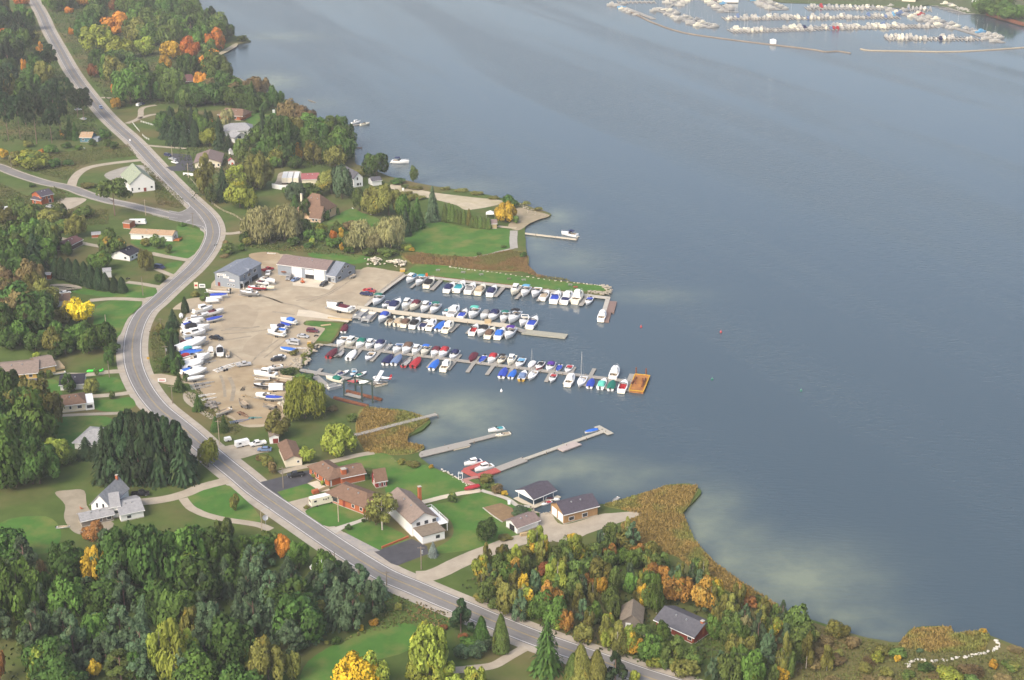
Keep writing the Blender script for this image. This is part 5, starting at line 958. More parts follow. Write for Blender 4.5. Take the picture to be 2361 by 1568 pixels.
def pole(label, f, x, y, ytop, kind='wood', m=None, arm=True, transf=False):
    vx, vy = f(x, y); k = f(1, 0)[0]-f(0, 0)[0]; p = G(vx, vy); dep = PITCH+math.atan((vy-CY)/FV)
    h = (y-ytop)*k/SC(vy)/math.cos(dep)
    r = empty('utility_pole', p); tag(r, label, 'utility pole', 'poles along the roads')
    MB().tube([(0,0,-.2),(0,0,h)], [.20,.13], 6).obj('post', m or WOODP, r)
    if arm: MB().box(-1.1, 1.1, -.06, .06, h-.7, h-.5).obj('crossarm', WOODP, r)
    if transf: MB().tube([(.38,0,h-2.6),(.38,0,h-1.5)], .28, 8).obj('transformer', STEEL, r)
    return p+Vector((0, 0, h-.55))
PT = {}
for key, lab, f, x, y, yt, m, arm, tr in [
 ('a','grey pole at the near end of the side road',fC,107,268,145,None,1,0),('b','grey pole on the grass before the church',fC,1345,695,550,WOODL,1,0),('c','grey pole at the road junction',fC,1782,805,668,None,1,0),('d','thin pole on the lawn by the cedar hedge',fC,1320,1435,1262,None,0,0),
 ('e','pole beside the big pale willow',fC,2242,842,735,WOODL,0,0),('f','stubby pale pole on the roadside lawn',fE,985,302,135,WOODL,0,0),('g','pole with transformer on the strip beside the boat yard',fE,1537,605,418,None,1,1),('h','pole below the boat yard beside a small spruce',fE,2025,1335,1108,WOODL,1,0),
 ('i','thin pole at the upper end of the yard hedge',fE,1485,275,165,None,1,0),('j','dark pole by the yellow bungalow drive',fE,1010,715,560,None,0,0),('k','thin grey pole at the yard entrance',fE,1593,955,785,None,1,0),('l','brown pole on the dark driveway',fJ,548,812,618,None,1,0),
 ('m','pale pole on the lawn before the brick bungalow',fJ,1057,1124,898,WOODL,0,0),('n','pole with transformer beside the gravel lane',fJ,1820,1562,1352,None,1,1),('o','short dark pole at the road edge by the shrouded boat',fM,725,474,385,None,0,0),('p','dark pole on the verge by the pine plantation',fM,1205,696,565,None,1,0),
 ('q','pale pole before the red-walled cottage',fN,1240,1318,1150,WOODL,1,0),('r','pole in the scrub beside the golden birch',fN,100,925,715,WOODL,1,0),('s','pole at the dark asphalt lot',fC,1738,350,215,WOODL,1,0),('t','pole at the upper edge of the dark lot',fC,1588,150,50,WOODL,1,0)]:
    PT[key] = pole(lab, f, x, y, yt, 'wood', m, arm, tr)
def wire(label, a, b, sag=1.2, off=0):
    o3 = Vector((off, 0, .25)); pts = []
    for i in range(9):
        t = i/8; q = a.lerp(b, t)+o3; q.z -= sag*4*t*(1-t); pts.append(q)
    o = MB().tube(pts, .013, 4).obj('power_line', mat('dark wire', (.09,.09,.09), None, 2, .7)); tag(o, label, 'power line')
end_ = P(fN, 2500, 1640)+Vector((0, 0, 9))
for off, nm in ((-1, 'inner'), (0, 'middle'), (1, 'outer')):
    wire(f'{nm} power line from the gravel lane pole over the scrub', PT['n'], PT['r'], 1.0, off)
    wire(f'{nm} power line from the birch pole to the cottage pole', PT['r'], PT['q'], 1.2, off)
    wire(f'{nm} power line from the cottage pole over the lower wood', PT['q'], end_, 1.2, off)
wire('power line between the brown pole and the pole below the yard', PT['h'], PT['l'], 1)
wire('power line from the brown pole to the lawn pole', PT['l'], PT['m'], 1)
wire('power line from the lawn pole to the gravel lane pole', PT['m'], PT['n'], 1)
p = P(fJ, 350, 1212); r = empty('street_lamp', p); tag(r, 'pale street lamp with an arm over the main road', 'street lamp')
MB().tube([(0,0,0),(0,0,7.5)], [.14,.09], 6).obj('post', WOODL, r); MB().tube([(0,0,7.3),(1.2,.4,7.9),(2.4,.7,8.0)], .06, 5).obj('arm', STEEL, r); MB().box(2.2, 3.0, .6, .9, 7.85, 8.0).obj('lamp_head', STEEL, r)
p = P(fJ, 385, 1150); r = empty('satellite_dish', p); tag(r, 'large white satellite dish beside the street lamp', 'satellite dish')
MB().tube([(0,0,0),(0,0,2.2)], .09, 6).obj('post', STEEL, r)
vs = [(0,0,0)]; fs = []
for j, (rr, zz) in enumerate(((.5,.05),(.95,.2))):
    for i in range(16): vs.append((rr*math.cos(i*math.pi/8), rr*math.sin(i*math.pi/8), zz))
for i in range(16): fs += [(0,1+i,1+(i+1) % 16), (1+i,17+i,17+(i+1) % 16,1+(i+1) % 16)]
d = obj('dish', mesh('dish', vs, fs, STEEL, True), r, (0,-.1,2.6)); d.rotation_euler = (R(65), 0, R(20)); MB().tube([(0,-.1,2.4),(.3,-1.2,3.0)], .03, 4).obj('feed_arm', STEEL, r)
def board(name, label, f, x, y, w, h, z0, m, cat='sign', rz=0, post=True, stripe=None):
    r = empty(name, P(f, x, y), rz); tag(r, label, cat)
    b_ = MB().box(-w/2, w/2, -.05, .05, z0, z0+h).obj('board', m, r)
    if post:
        for xx in ((-w*.4, w*.4) if w > 1 else (0,)): MB().box(xx-.06, xx+.06, .06, .16, 0, z0+h*.5).obj('post', WOODP, r)
    if stripe: MB().box(-w*.36, w*.36, -.07, -.05, z0+h*.35, z0+h*.65).obj('stripe', stripe, b_)
board('tall_sign', 'tall cream sign board at the marina entrance', fC, 1812, 1392, 1.8, 3.0, 1.2, CREAM, stripe=REDL)
board('wide_sign', 'wide white sign board beside the tall entrance sign', fC, 1868, 1392, 2.8, 1.8, 1.6, WHITE, stripe=DARKL)
board('curve_sign', 'round yellow curve warning sign on the inside verge', fE, 1371, 585, 1.0, 1.0, 1.8, paint('gold'))
board('verge_sign', 'low white and red board at the lower yard entrance', fE, 1495, 760, 3.2, 1.4, .3, WHITE, stripe=REDL)
board('dock_notice', 'orange notice board at the start of the north pier', fG, 615, 278, 1.0, 2.0, .6, paint('orange'))
for i, (x, y) in enumerate(((1395,215),)):
    o = MB().box(-1.2,1.2,-1,1,0,1.1).box(-1.3,1.3,-1.1,1.1,1.1,1.25).obj('crate', paint('gold'), loc=P(fG,x,y)) if False else None
o = empty('crate', P(fG, 393, 215)); tag(o, 'orange wooden crate at the corner of the yard', 'crate'); MB().box(-1.2,1.2,-1,1,0,1.1).obj('box', paint('gold'), o); MB().box(-1.3,1.3,-1.1,1.1,1.1,1.25).obj('lid', WL['tan'], o)
o = empty('crate', P(fF, 1378, 595)); tag(o, 'orange crate beside the root of the finger dock', 'crate'); MB().box(-.8,.8,-.7,.7,0,1.3).obj('box', paint('gold'), o); MB().box(-.9,.9,-.8,.8,1.3,1.45).obj('lid', WL['tan'], o)
# picnic spots on the pier lawn
def picnic(label, f, x, y, m):
    r = empty('picnic_table', P(f, x, y), random.uniform(-.5, .5)); tag(r, label, 'picnic table', 'tables on the pier lawn')
    MB().box(-1,1,-.4,.4,.72,.8).obj('top', m, r)
    for s in (-1, 1):
        MB().box(-1,1,s*.75-.14,s*.75+.14,.42,.48).obj('seat', m, r)
        MB().bar((s*.7,-.7,0),(s*.7,.3,.75),.1).bar((s*.7,.7,0),(s*.7,-.3,.75),.1).obj('leg', m, r)
for lab, x, y, m in (('grey picnic table closest to the rock pile on the pier lawn',720,212,DOCKW),('grey picnic table second from the rock pile',952,232,DOCKW),('grey picnic table third from the rock pile',1118,252,DOCKW),('brown picnic table fourth from the rock pile',1375,292,DOCKB),('grey picnic table fifth from the rock pile',1510,302,DOCKW),('grey picnic table near the rocky pier tip',1940,346,DOCKW),('red-brown picnic table closest to the pier tip',1988,368,REDP)):
    picnic(lab, fG, x, y, m)

# ------------------------------------------------------------------ boats
def hull_fn(L, B, fb=.95, rise=.35):
    def half(t): return B/2*(.9+.1*min(1, t/.25))*(1-max(0, (t-.42)/.58)**2.4)
    def sheer(t): return fb+rise*t*t
    return half, sheer
NS = 12
def loft(rows, close=True):
    vs = []; fs = []; m = len(rows[0])
    for r_ in rows: vs += r_
    for i in range(len(rows)-1):
        for j in range(m-1):
            a = i*m+j; fs.append((a, a+m, a+m+1, a+1))
    return vs, fs
def m_hull(L, B, fb=.95, rise=.35):
    half, sheer = hull_fn(L, B, fb, rise); rows = []
    for i in range(NS+1):
        t = i/NS; x = -L/2+L*t+(.0 if t < .9 else 0); w = half(t); s = sheer(t)
        ck = .84*w; cz = .12+.5*t**3; kz = -.45+.55*max(0, (t-.7)/.3)**2
        fl = 1.0
        rows.append([(x, w*fl, s), (x, w*.97, s*.55+cz*.45), (x-.1*t, ck, cz), (x-.25*t, 0, kz), (x-.1*t, -ck, cz), (x, -w*.97, s*.55+cz*.45), (x, -w*fl, s)])
    vs, fs = loft(rows); k = len(vs)
    fs.append((0, 1, 2, 3, 4, 5, 6)); fs = [tuple(reversed(f)) for f in fs]
    me = mesh('hull', vs, fs); me.materials.append(GEL); return me
def m_deck(L, B, t0, fb=.95, rise=.35, crown=.16, side=.78):
    """foredeck from t0 to the bow with side decks and transom around the cockpit"""
    half, sheer = hull_fn(L, B, fb, rise); mb = MB(); rows = []
    for i in range(NS+1):
        t = t0+(1-t0)*i/NS; x = -L/2+L*t; w = half(t); s = sheer(t); c = crown*(1-((t-t0)/(1-t0))**2)
        rows.append([(x, w*1.02, s+.02), (x, w*.55, s+.02+c*.8), (x, 0, s+.02+c), (x, -w*.55, s+.02+c*.8), (x, -w*1.02, s+.02)])
    v, f = loft(rows); mb.add(v, f)
    for sg in (-1, 1):
        rows = []
        for i in range(7):
            t = t0*i/6; x = -L/2+L*t; w = half(t); s = sheer(t)+.02
            rows.append([(x, sg*w*1.02, s), (x, sg*w*side, s)])
        v, f = loft(rows); mb.add(v, f if sg < 0 else [tuple(reversed(q)) for q in f])
    w0 = half(0); s0 = sheer(0)+.02; mb.add([(-L/2,-w0,s0),(-L/2+.09*L,-w0,s0),(-L/2+.09*L,w0,s0),(-L/2,w0,s0)], [(0,1,2,3)])
    me = mb.mesh('deck', GEL); return me
def m_cockpit(L, B, t0, fb=.95, rise=.35, side=.78):
    half, sheer = hull_fn(L, B, fb, rise); rows = []
    for i in range(6):
        t = .09+(t0-.09)*i/5; x = -L/2+L*t; w = half(t)*side; s = sheer(t)+.02
        rows.append([(x, w, s), (x, w*.97, .45), (x, -w*.97, .45), (x, -w, s)])
    v, f = loft(rows); mb = MB().add(v, [tuple(reversed(q)) for q in f])
    x0, x1 = -L/2+.09*L, -L/2+t0*L; w = half(.09)*side; w1 = half(t0)*side
    mb.add([(x0,-w,.45),(x0,w,.45),(x0,w,sheer(.09)),(x0,-w,sheer(.09))], [(3,2,1,0)]); mb.add([(x1,-w1,.45),(x1,w1,.45),(x1,w1,sheer(t0)+.15),(x1,-w1,sheer(t0)+.15)], [(0,1,2,3)])
    # seats
    mb.box(x0+.05, x0+.55, -w*.9, w*.9, .45, .85)
    for sg in (-1, 1): mb.box(x1-1.1, x1-.6, sg*w1*.5-.25, sg*w1*.5+.25, .45, 1.0)
    return mb.mesh('cockpit', TAN)
def m_wind(L, B, t0, fb=.95, rise=.35, h=.55):
    half, sheer = hull_fn(L, B, fb, rise); rows = []
    for i in range(9):
        a = -1+2*i/8; w = half(t0)*.86; x = -L/2+t0*L+.55*(1-a*a)*(L/8); s = sheer(t0)+.1
        rows.append([(x, a*w, s), (x-.45*h/.55, a*w*.93, s+h)])
    v, f = loft(rows)
    for sg in (0, 8):
        a = -1+2*sg/8; k = len(v); w = half(t0)*.86*a; x = -L/2+t0*L; s = sheer(t0)+.1
        v = v+[(x-.9*L/8, w, s), (x-.95*L/8, w*.95, s+h*.8)]; f = f+[(sg*2, sg*2+1, k+1, k)]
    return mesh('windshield', v, f, GLASS)
def m_canopy(L, B, t0, t1, h, fb=.95, rise=.35, full=True, wk=.92):
    """arched canvas top between t0 and t1; sides down to the gunwale if full"""
    half, sheer = hull_fn(L, B, fb, rise); rows = []
    for i in range(6):
        u = i/5; t = t0+(t1-t0)*u; x = -L/2+L*t; w = half(t)*wk; s = sheer(t); hh = h*(1-.35*(2*u-1)**2 if full else 1-.1*(2*u-1)**2)
        if full: rows.append([(x, w, s+.02), (x, w*.93, s+hh*.7), (x, w*.6, s+hh*.95), (x, 0, s+hh), (x, -w*.6, s+hh*.95), (x, -w*.93, s+hh*.7), (x, -w, s+.02)])
        else: rows.append([(x, w*.98, s+hh*.86), (x, w*.6, s+hh*.96), (x, 0, s+hh), (x, -w*.6, s+hh*.96), (x, -w*.98, s+hh*.86)])
    v, f = loft(rows); f = [tuple(reversed(q)) for q in f]; m = len(rows[0])
    if full: f += [tuple(range(m)), tuple(len(v)-1-j for j in range(m))]
    return mesh('canopy', v, f, WHITE)
def m_bows(L, B, t0, t1, h, fb=.95, rise=.35):
    half, sheer = hull_fn(L, B, fb, rise); mb = MB()
    for t in (t0+.02, t1-.02):
        x = -L/2+L*t; w = half(t)*.9; s = sheer(t)
        for sg in (-1, 1): mb.bar((x, sg*w, s), (x, sg*w*.98, s+h*.84), .05)
    return mb.mesh('canopy_frame', STEEL)
def m_cover(L, B, fb=.95, rise=.35, peak=.55, t1=.97):
    half, sheer = hull_fn(L, B, fb, rise); rows = []
    for i in range(9):
        u = i/8; t = u*t1; x = -L/2+L*t; w = half(t)*1.05; s = sheer(t); hh = peak*math.sin(math.pi*min(1, (u*.85+.15)))**.7+.04
        rows.append([(x, w, s-.12), (x, w*.95, s+.06), (x, w*.45, s+hh*.75), (x, 0, s+hh), (x, -w*.45, s+hh*.75), (x, -w*.95, s+.06), (x, -w, s-.12)])
    v, f = loft(rows); f = [tuple(reversed(q)) for q in f]; f += [tuple(range(7))]
    return mesh('mooring_cover', v, f, WHITE)
def m_cabin(L, B, t0, t1, h, fb=.95, rise=.35, k=.74, name='cabin', rake=.35):
    half, sheer = hull_fn(L, B, fb, rise); x0, x1 = -L/2+L*t0, -L/2+L*t1; w0, w1 = half(t0)*k, half(t1)*k; s = sheer(t0)
    return MB().add([(x0,-w0,s),(x1,-w1*.85,s+.1),(x1,w1*.85,s+.1),(x0,w0,s),(x0+.1,-w0*.9,s+h),(x1-rake*h,-w1*.72,s+h),(x1-rake*h,w1*.72,s+h),(x0+.1,w0*.9,s+h)],
                    [(0,1,5,4),(1,2,6,5),(2,3,7,6),(3,0,4,7),(4,5,6,7)]).mesh(name, GEL)
def m_cabwin(L, B, t0, t1, h, fb=.95, rise=.35, k=.74, rake=.35):
    half, sheer = hull_fn(L, B, fb, rise); x0, x1 = -L/2+L*t0, -L/2+L*t1; w0, w1 = half(t0)*k, half(t1)*k; s = sheer(t0); e = .03
    def q(x, y, zf): return (x, y, s+h*zf)
    mb = MB()
    for sg in (-1, 1):
        a = [q(x0+.25, sg*(w0*.95+e), .45), q(x1-rake*h*.6, sg*(w1*.79+e), .48), q(x1-rake*h*.9, sg*(w1*.74+e), .85), q(x0+.3, sg*(w0*.91+e), .85)]
        mb.add(a, [(0,1,2,3)] if sg < 0 else [(3,2,1,0)])
    mb.add([q(x1-rake*h*.40+e, -w1*.74, .45), q(x1-rake*h*.40+e, w1*.74, .45), q(x1-rake*h*.88+e, w1*.70, .88), q(x1-rake*h*.88+e, -w1*.70, .88)], [(0,1,2,3)])
    return mb.mesh('window', GLASS)
def m_engine(L, fb=.95):
    x = -L/2-.25
    return MB().box(x-.3, x+.25, -.22, .22, .55, 1.25).box(x-.1, x+.1, -.1, .1, -.5, .55).mesh('outboard_motor', BLACK)
def m_plat(L, B): return MB().box(-L/2-.6, -L/2+.02, -B*.40, B*.40, .18, .28).mesh('swim_platform', GELC)
def m_arch(L, B, t, h, fb=.95, rise=.35):
    half, sheer = hull_fn(L, B, fb, rise); x = -L/2+L*t; w = half(t)*.92; s = sheer(t)
    return MB().bar((x,-w,s),(x-.4,-w*.85,s+h),.22,.1).bar((x,w,s),(x-.4,w*.85,s+h),.22,.1).bar((x-.4,-w*.88,s+h),(x-.4,w*.88,s+h),.22,.1).mesh('radar_arch', GEL)
def m_rail(L, B, t0, fb=.95, rise=.35):
    half, sheer = hull_fn(L, B, fb, rise); mb = MB()
    pts = [(-L/2+L*(t0+(.99-t0)*i/6), half(t0+(.99-t0)*i/6)*.95, sheer(t0+(.99-t0)*i/6)+.5) for i in range(7)]
    full = pts+[(x, -y, z) for x, y, z in reversed(pts)]
    for a, b in zip(full, full[1:]): mb.bar(a, b, .045)
    for p in full[::3]: mb.bar(p, (p[0], p[1], p[2]-.5), .04)
    return mb.mesh('bow_rail', STEEL)
BM = {}
def boat_meshes():
    L, B = 8.0, 2.75
    BM['cruiser'] = dict(hull=m_hull(L,B,1.15,.35), deck=m_deck(L,B,.50,1.15,.35,.32), cockpit=m_cockpit(L,B,.50,1.15,.35), windshield=m_wind(L,B,.5,1.15,.35,.6), bow_rail=m_rail(L,B,.55,1.15,.35), swim_platform=m_plat(L,B))
    BM['runabout'] = dict(hull=m_hull(L,B,.9,.3), deck=m_deck(L,B,.55,.9,.3,.14), cockpit=m_cockpit(L,B,.55,.9,.3), windshield=m_wind(L,B,.55,.9,.3,.5), outboard_motor=m_engine(L))
    BM['covered'] = dict(hull=m_hull(L,B,.9,.3), mooring_cover=m_cover(L,B,.9,.3), outboard_motor=m_engine(L))
    BM['hardtop'] = dict(hull=m_hull(L,B,1.15,.4), deck=m_deck(L,B,.42,1.15,.4,.3), cockpit=m_cockpit(L,B,.42,1.15,.4), cabin=m_cabin(L,B,.30,.68,1.35,1.15,.4), window=m_cabwin(L,B,.30,.68,1.35,1.15,.4), bow_rail=m_rail(L,B,.6,1.15,.4), swim_platform=m_plat(L,B))
    BM['fly'] = dict(hull=m_hull(L,B,1.3,.45), deck=m_deck(L,B,.38,1.3,.45,.3), cockpit=m_cockpit(L,B,.38,1.3,.45), cabin=m_cabin(L,B,.26,.70,1.3,1.3,.45,.8), window=m_cabwin(L,B,.26,.70,1.3,1.3,.45,.8), flybridge=m_cabin(L,B,.28,.52,.7,2.55,.45,.62,'flybridge',.2), bow_rail=m_rail(L,B,.6,1.3,.45))
    BM['sail'] = dict(hull=m_hull(L,B*.88,.85,.3), deck=m_deck(L,B*.88,.36,.85,.3,.12), cockpit=m_cockpit(L,B*.88,.36,.85,.3), cabin=m_cabin(L,B*.88,.36,.70,.5,.85,.3,.6,'cabin',.8), mast=MB().tube([(.5,0,.9),(.5,0,10.2)],[.085,.06],6).mesh('mast',ALU), boom=MB().tube([(.45,0,1.9),(-2.7,0,1.95)],.09,6).mesh('boom',ALU), rigging=MB().bar((.5,0,10.1),(3.9,0,1.1),.03).bar((.5,0,10.1),(-3.9,0,.95),.03).mesh('rigging',STEEL))
    BM['open'] = dict(hull=m_hull(L,B*.9,.75,.25), cockpit=m_cockpit(L,B*.9,.92,.75,.25,.9), outboard_motor=m_engine(L))
    BM['pontoon'] = dict(float=MB().tube([(-3.8,-1.0,.1),(3.4,-1.0,.1),(4.1,-1.0,.35)],[.35,.35,.1],8).tube([(-3.8,1.0,.1),(3.4,1.0,.1),(4.1,1.0,.35)],[.35,.35,.1],8).mesh('float',ALU), deck=MB().box(-3.8,3.6,-1.35,1.35,.45,.55).mesh('deck',GREYV), railing=MB().box(-3.7,3.4,-1.33,-1.27,.55,1.2).box(-3.7,3.4,1.27,1.33,.55,1.2).box(3.35,3.4,-1.3,1.3,.55,1.2).mesh('railing',ALU), seat=MB().box(-3.5,-2.6,-1.2,1.2,.55,1.05).box(1.5,3.2,-1.2,-.5,.55,1.05).mesh('seat',GELC))
    for k, h in (('cruiser',1.15),('runabout',.9),('open',.75),('hardtop',1.15)):
        BM[k+'+full'] = m_canopy(L,B,.12,.52,1.15,h,.35,True,.86); BM[k+'+bimini'] = m_canopy(L,B,.20,.50,1.5,h,.35,False,.88); BM[k+'+frame'] = m_bows(L,B,.20,.50,1.5,h,.35); BM[k+'+tonneau'] = m_canopy(L,B,.08,.50,.26,h,.35,True,.84)
    BM['arch'] = m_arch(L,B,.3,1.25,1.15,.35)
boat_meshes()
BNAME = {'cruiser': 'cabin_cruiser', 'runabout': 'runabout_boat', 'covered': 'covered_boat', 'hardtop': 'hardtop_boat', 'fly': 'flybridge_boat', 'sail': 'sailing_boat', 'open': 'open_boat', 'pontoon': 'pontoon_boat'}
BDESC = {'cruiser': 'cabin cruiser', 'runabout': 'runabout', 'covered': 'covered boat', 'hardtop': 'hardtop cruiser', 'fly': 'flybridge cruiser', 'sail': 'sailing boat', 'open': 'open boat', 'pontoon': 'pontoon boat'}
def boat(kind, top, p, heading, L, label, group=None, hull='white', z=0.0, inner=None, lower=0.0, wide=1.0):
    """top: None or 'style:colour' (full, bimini, tonneau, cover)"""
    s = L/8.0
    r = empty(BNAME[kind], (p.x, p.y, z), heading, (s, s*wide, s*1.05)); tag(r, label, 'boat', group)
    hm_ = {'white': GEL, 'cream': GELC}.get(hull) or paint(hull)
    for nm, me in BM[kind].items():
        o = obj(nm, me, r)
        if nm in ('hull',) and hull != 'white': o.material_slots[0].link = 'OBJECT'; o.material_slots[0].material = hm_
        if nm == 'deck' and hull == 'cream': o.material_slots[0].link = 'OBJECT'; o.material_slots[0].material = GELC
        if nm == 'cockpit' and inner: o.material_slots[0].link = 'OBJECT'; o.material_slots[0].material = inner
        if nm == 'mooring_cover': o.material_slots[0].link = 'OBJECT'; o.material_slots[0].material = canvas(top.split(':')[1])
    if top and kind != 'covered' and ':' in top:
        st, c = top.split(':'); base = kind if kind+'+full' in BM else 'cruiser'
        for q in st.split('+'):
            if q == 'arch': obj('radar_arch', BM['arch'], r); continue
            o = obj('canopy' if q != 'tonneau' else 'cockpit_cover', BM[base+'+'+q], r); o.material_slots[0].link = 'OBJECT'; o.material_slots[0].material = canvas(c)
            if q == 'bimini': obj('canopy_frame', BM[base+'+frame'], r)
    return r
def topword(kind, top):
    if kind == 'covered': return 'boat under a %s mooring cover' % top.split(':')[1]
    b_ = BDESC[kind]
    if top and ':' in top:
        st, c = top.split(':'); return f"{b_} with {c} "+{'full': 'canvas top', 'bimini': 'sunshade', 'tonneau': 'cockpit cover'}[st.replace('arch+', '').replace('+arch', '')]
    return b_
NUM = ['first', 'second', 'third', 'fourth', 'fifth', 'sixth', 'seventh', 'eighth', 'ninth', 'tenth', 'eleventh', 'twelfth', 'thirteenth', 'fourteenth', 'fifteenth', 'sixteenth', 'seventeenth', 'eighteenth', 'nineteenth', 'twentieth', 'twenty-first', 'twenty-second', 'twenty-third', 'twenty-fourth', 'twenty-fifth', 'twenty-sixth']
def berth_row(f, axis, rows, where, group, dy=14):
    """axis: two survey points giving the direction 'up' along the fingers; rows: 'kind top dir x y L hull'"""
    a, b = P(f, *axis[0], 0), P(f, *axis[1], 0); up = math.atan2(b.y-a.y, b.x-a.x); i = 0
    for q in rows.split(';'):
        t = q.split()
        if not t: continue
        kind, top, dr, x, y, L = t[0], (None if t[1] == '-' else t[1]), t[2], float(t[3]), float(t[4]), float(t[5]); hull = t[6] if len(t) > 6 else 'white'
        inner = {'red': paint('red'), 'grey': GREYV, 'white': GEL, 'blue': paint('blue')}.get(t[7]) if len(t) > 7 else None
        p = P(f, x, y+dy, 0); hd = up+(0 if dr == 'U' else math.pi)+random.uniform(-.05, .05)
        lab = f'{hull} {topword(kind, top)}, {NUM[i]} {where}'
        boat(kind, top, p, hd, L*1.24, lab, group, hull, -.02, inner, wide=random.uniform(.97, 1.06)); i += 1
UPA = ((660,380),(740,300))
berth_row(fG, UPA, '''hardtop full:sky D 470 290 8.5; cruiser bimini:teal D 556 312 8.8; cruiser full:black U 645 325 9.2 cream; cruiser full:navy U 830 368 8.8; cruiser arch+tonneau:teal U 925 362 9.8; cruiser arch+tonneau:grey U 1024 378 9.3; cruiser full:tan U 1116 388 9 cream; cruiser full:navy U 1222 402 9.2;
 hardtop - D 1432 398 9.4 cream; cruiser bimini:sky D 1525 408 9; cruiser - D 1622 418 9.3; cruiser tonneau:tan U 1706 442 8.4; cruiser arch+tonneau:blue U 1808 460 10.2; hardtop tonneau:navy U 1914 468 10.2; fly - U 2012 466 10 cream; runabout tonneau:blue D 2110 492 7.6''', 'on the north pier', 'boats along the north pier')
berth_row(fG, UPA, '''cruiser bimini:green D 162 490 9; runabout tonneau:navy D 240 522 7; cruiser full:navy U 330 528 9.6; hardtop - D 430 528 8.8 white grey; cruiser full:maroon D 505 540 8.8 cream; hardtop tonneau:blue D 602 555 8.8; cruiser bimini:green D 690 566 8.6; runabout tonneau:teal D 792 594 6.6; hardtop arch+tonneau:grey U 870 594 9.4; cruiser tonneau:blue U 952 614 8; cruiser bimini:mint D 1048 612 9.4;
 cruiser full:grey D 1152 626 8; cruiser full:navy D 1230 634 9.2; cruiser bimini:green D 1330 644 8.2; cruiser bimini:black D 1420 650 10.4; cruiser arch+tonneau:cream D 1510 684 8.4; cruiser tonneau:blue U 1596 694 9.6''', 'on the upper pale pier side', 'boats on the broad pale pier')
berth_row(fG, UPA, '''pontoon - D 8 612 9; pontoon - D 84 636 9; cruiser full:blue D 215 648 8.6; runabout bimini:black U 290 668 7.4 cream; runabout full:tan U 366 676 8.2 cream; cruiser full:brown U 437 686 8 cream; cruiser full:black U 516 696 8.4; runabout tonneau:navy U 594 706 8; hardtop - U 666 714 8.2; covered cover:bright U 745 720 8; hardtop - U 820 734 8.6 cream;
 cruiser - U 1054 758 8.2 white red; cruiser full:black D 1128 774 8.6; cruiser full:brown U 1206 788 8.4 cream; cruiser full:bright U 1296 794 8.6; cruiser bimini:purple D 1380 798 9.4''', 'on the lower pale pier side', 'boats on the broad pale pier')
berth_row(fF, ((1600,705),(1715,590)), '''cruiser - D 1676 578 8.4; hardtop - D 1760 584 8.2 cream; cruiser full:green D 1850 594 7.8; hardtop - D 1936 602 7.6; cruiser full:navy D 2022 614 8.2; open - D 2098 622 6.2 white grey''', 'on the inner upper finger dock', 'boats on the long finger dock')
row4 = '''cruiser tonneau:slate D 345 934 7.8; cruiser full:brown D 434 938 8.8; hardtop - D 518 950 7.6; cruiser bimini:bright D 602 956 7.6 cream; cruiser full:maroon D 694 968 7.8; cruiser full:red D 770 976 8.4; runabout full:navy D 866 990 7.6; covered cover:maroon D 1040 1014 7.4 maroon; open - D 1126 1028 6.8 white blue; cruiser full:red D 1218 1030 7.8; runabout bimini:black D 1304 1036 7.2 cream; hardtop - D 1396 1044 7.8 cream; runabout tonneau:sky D 1476 1064 7.8; covered cover:white D 1580 1078 6; runabout tonneau:black D 1656 1090 7 red; runabout full:purple D 1754 1098 7.4; open - D 1832 1108 6 white blue; runabout tonneau:red D 1922 1118 6.4; hardtop - U 2350 1160 9'''
berth_row(fG, ((990,1140),(1090,1000)), row4, 'on the outer upper finger dock', 'boats on the long finger dock')
berth_row(fF, ((1600,705),(1715,590)), '''covered cover:maroon U 1592 676 7.6 red; open - U 1672 672 6.4 black grey; covered cover:white U 1770 692 7.6; runabout - D 1932 708 7.4''', 'on the inner lower finger dock', 'boats on the long finger dock')
berth_row(fG, ((990,1140),(1090,1000)), '''covered cover:navy U 263 1030 7.8; covered cover:slate U 344 1032 7.8; open - U 436 1050 7.8 red grey; covered cover:red U 521 1056 7.8 red; covered cover:bright U 690 1078 7.6; hardtop - U 798 1090 7.8 cream; covered cover:blue U 1324 1152 7.4; covered cover:bright U 1410 1162 6.2; runabout full:slate U 1504 1178 7.4 gold; sail - D 1588 1180 7.6; runabout tonneau:red D 1776 1202 6.6; hardtop - U 1940 1224 8.2; sail - D 2044 1238 8.4; covered cover:blue U 2130 1248 6.6; runabout full:mint U 2236 1254 7.6; covered cover:green U 2322 1266 7''', 'on the outer lower finger dock', 'boats on the long finger dock')
berth_row(fH, ((1530,1000),(1595,845)), 'cruiser - U 1690 986 8.2 white red', 'beside the rusty barge', None)
berth_row(fG, ((2255,580),(2300,455)), 'hardtop - U 2234 632 8.6', 'beside the brown swimming platform', None)
def boat2(kind, top, f, st, bw, label, hull='white', z=0.0, group=None, inner=None, Lm=None):
    a, b = P(f, *st, z), P(f, *bw, z); c = (a+b)/2
    return boat(kind, top, c, math.atan2(b.y-a.y, b.x-a.x), Lm or (b-a).length, label, group, hull, z, inner)
boat2('cruiser', 'bimini:navy', fB, (2130,948), (2305,955), 'white cabin cruiser with navy sunshade anchored off the headland', Lm=11)
boat2('hardtop', None, fB, (1760,590), (1860,578), 'white hardtop cruiser moored at the far little jetty', Lm=7)
boat2('cruiser', None, fB, (1840,606), (1945,592), 'cream cabin cruiser at the tip of the far little jetty', 'cream', Lm=7.2)
boat2('open', None, fB, (1690,600), (1725,596), 'small white tender tied to the far little jetty', Lm=3.2)
boat2('cruiser', 'bimini:navy', fP, (2190,655), (1975,618), 'white cabin cruiser with dark sunshade on the peninsula jetty', Lm=9.5)
boat2('cruiser', 'tonneau:teal', fK, (950,275), (822,298), 'white boat with teal cover at the end of the weathered jetty', Lm=6.4)
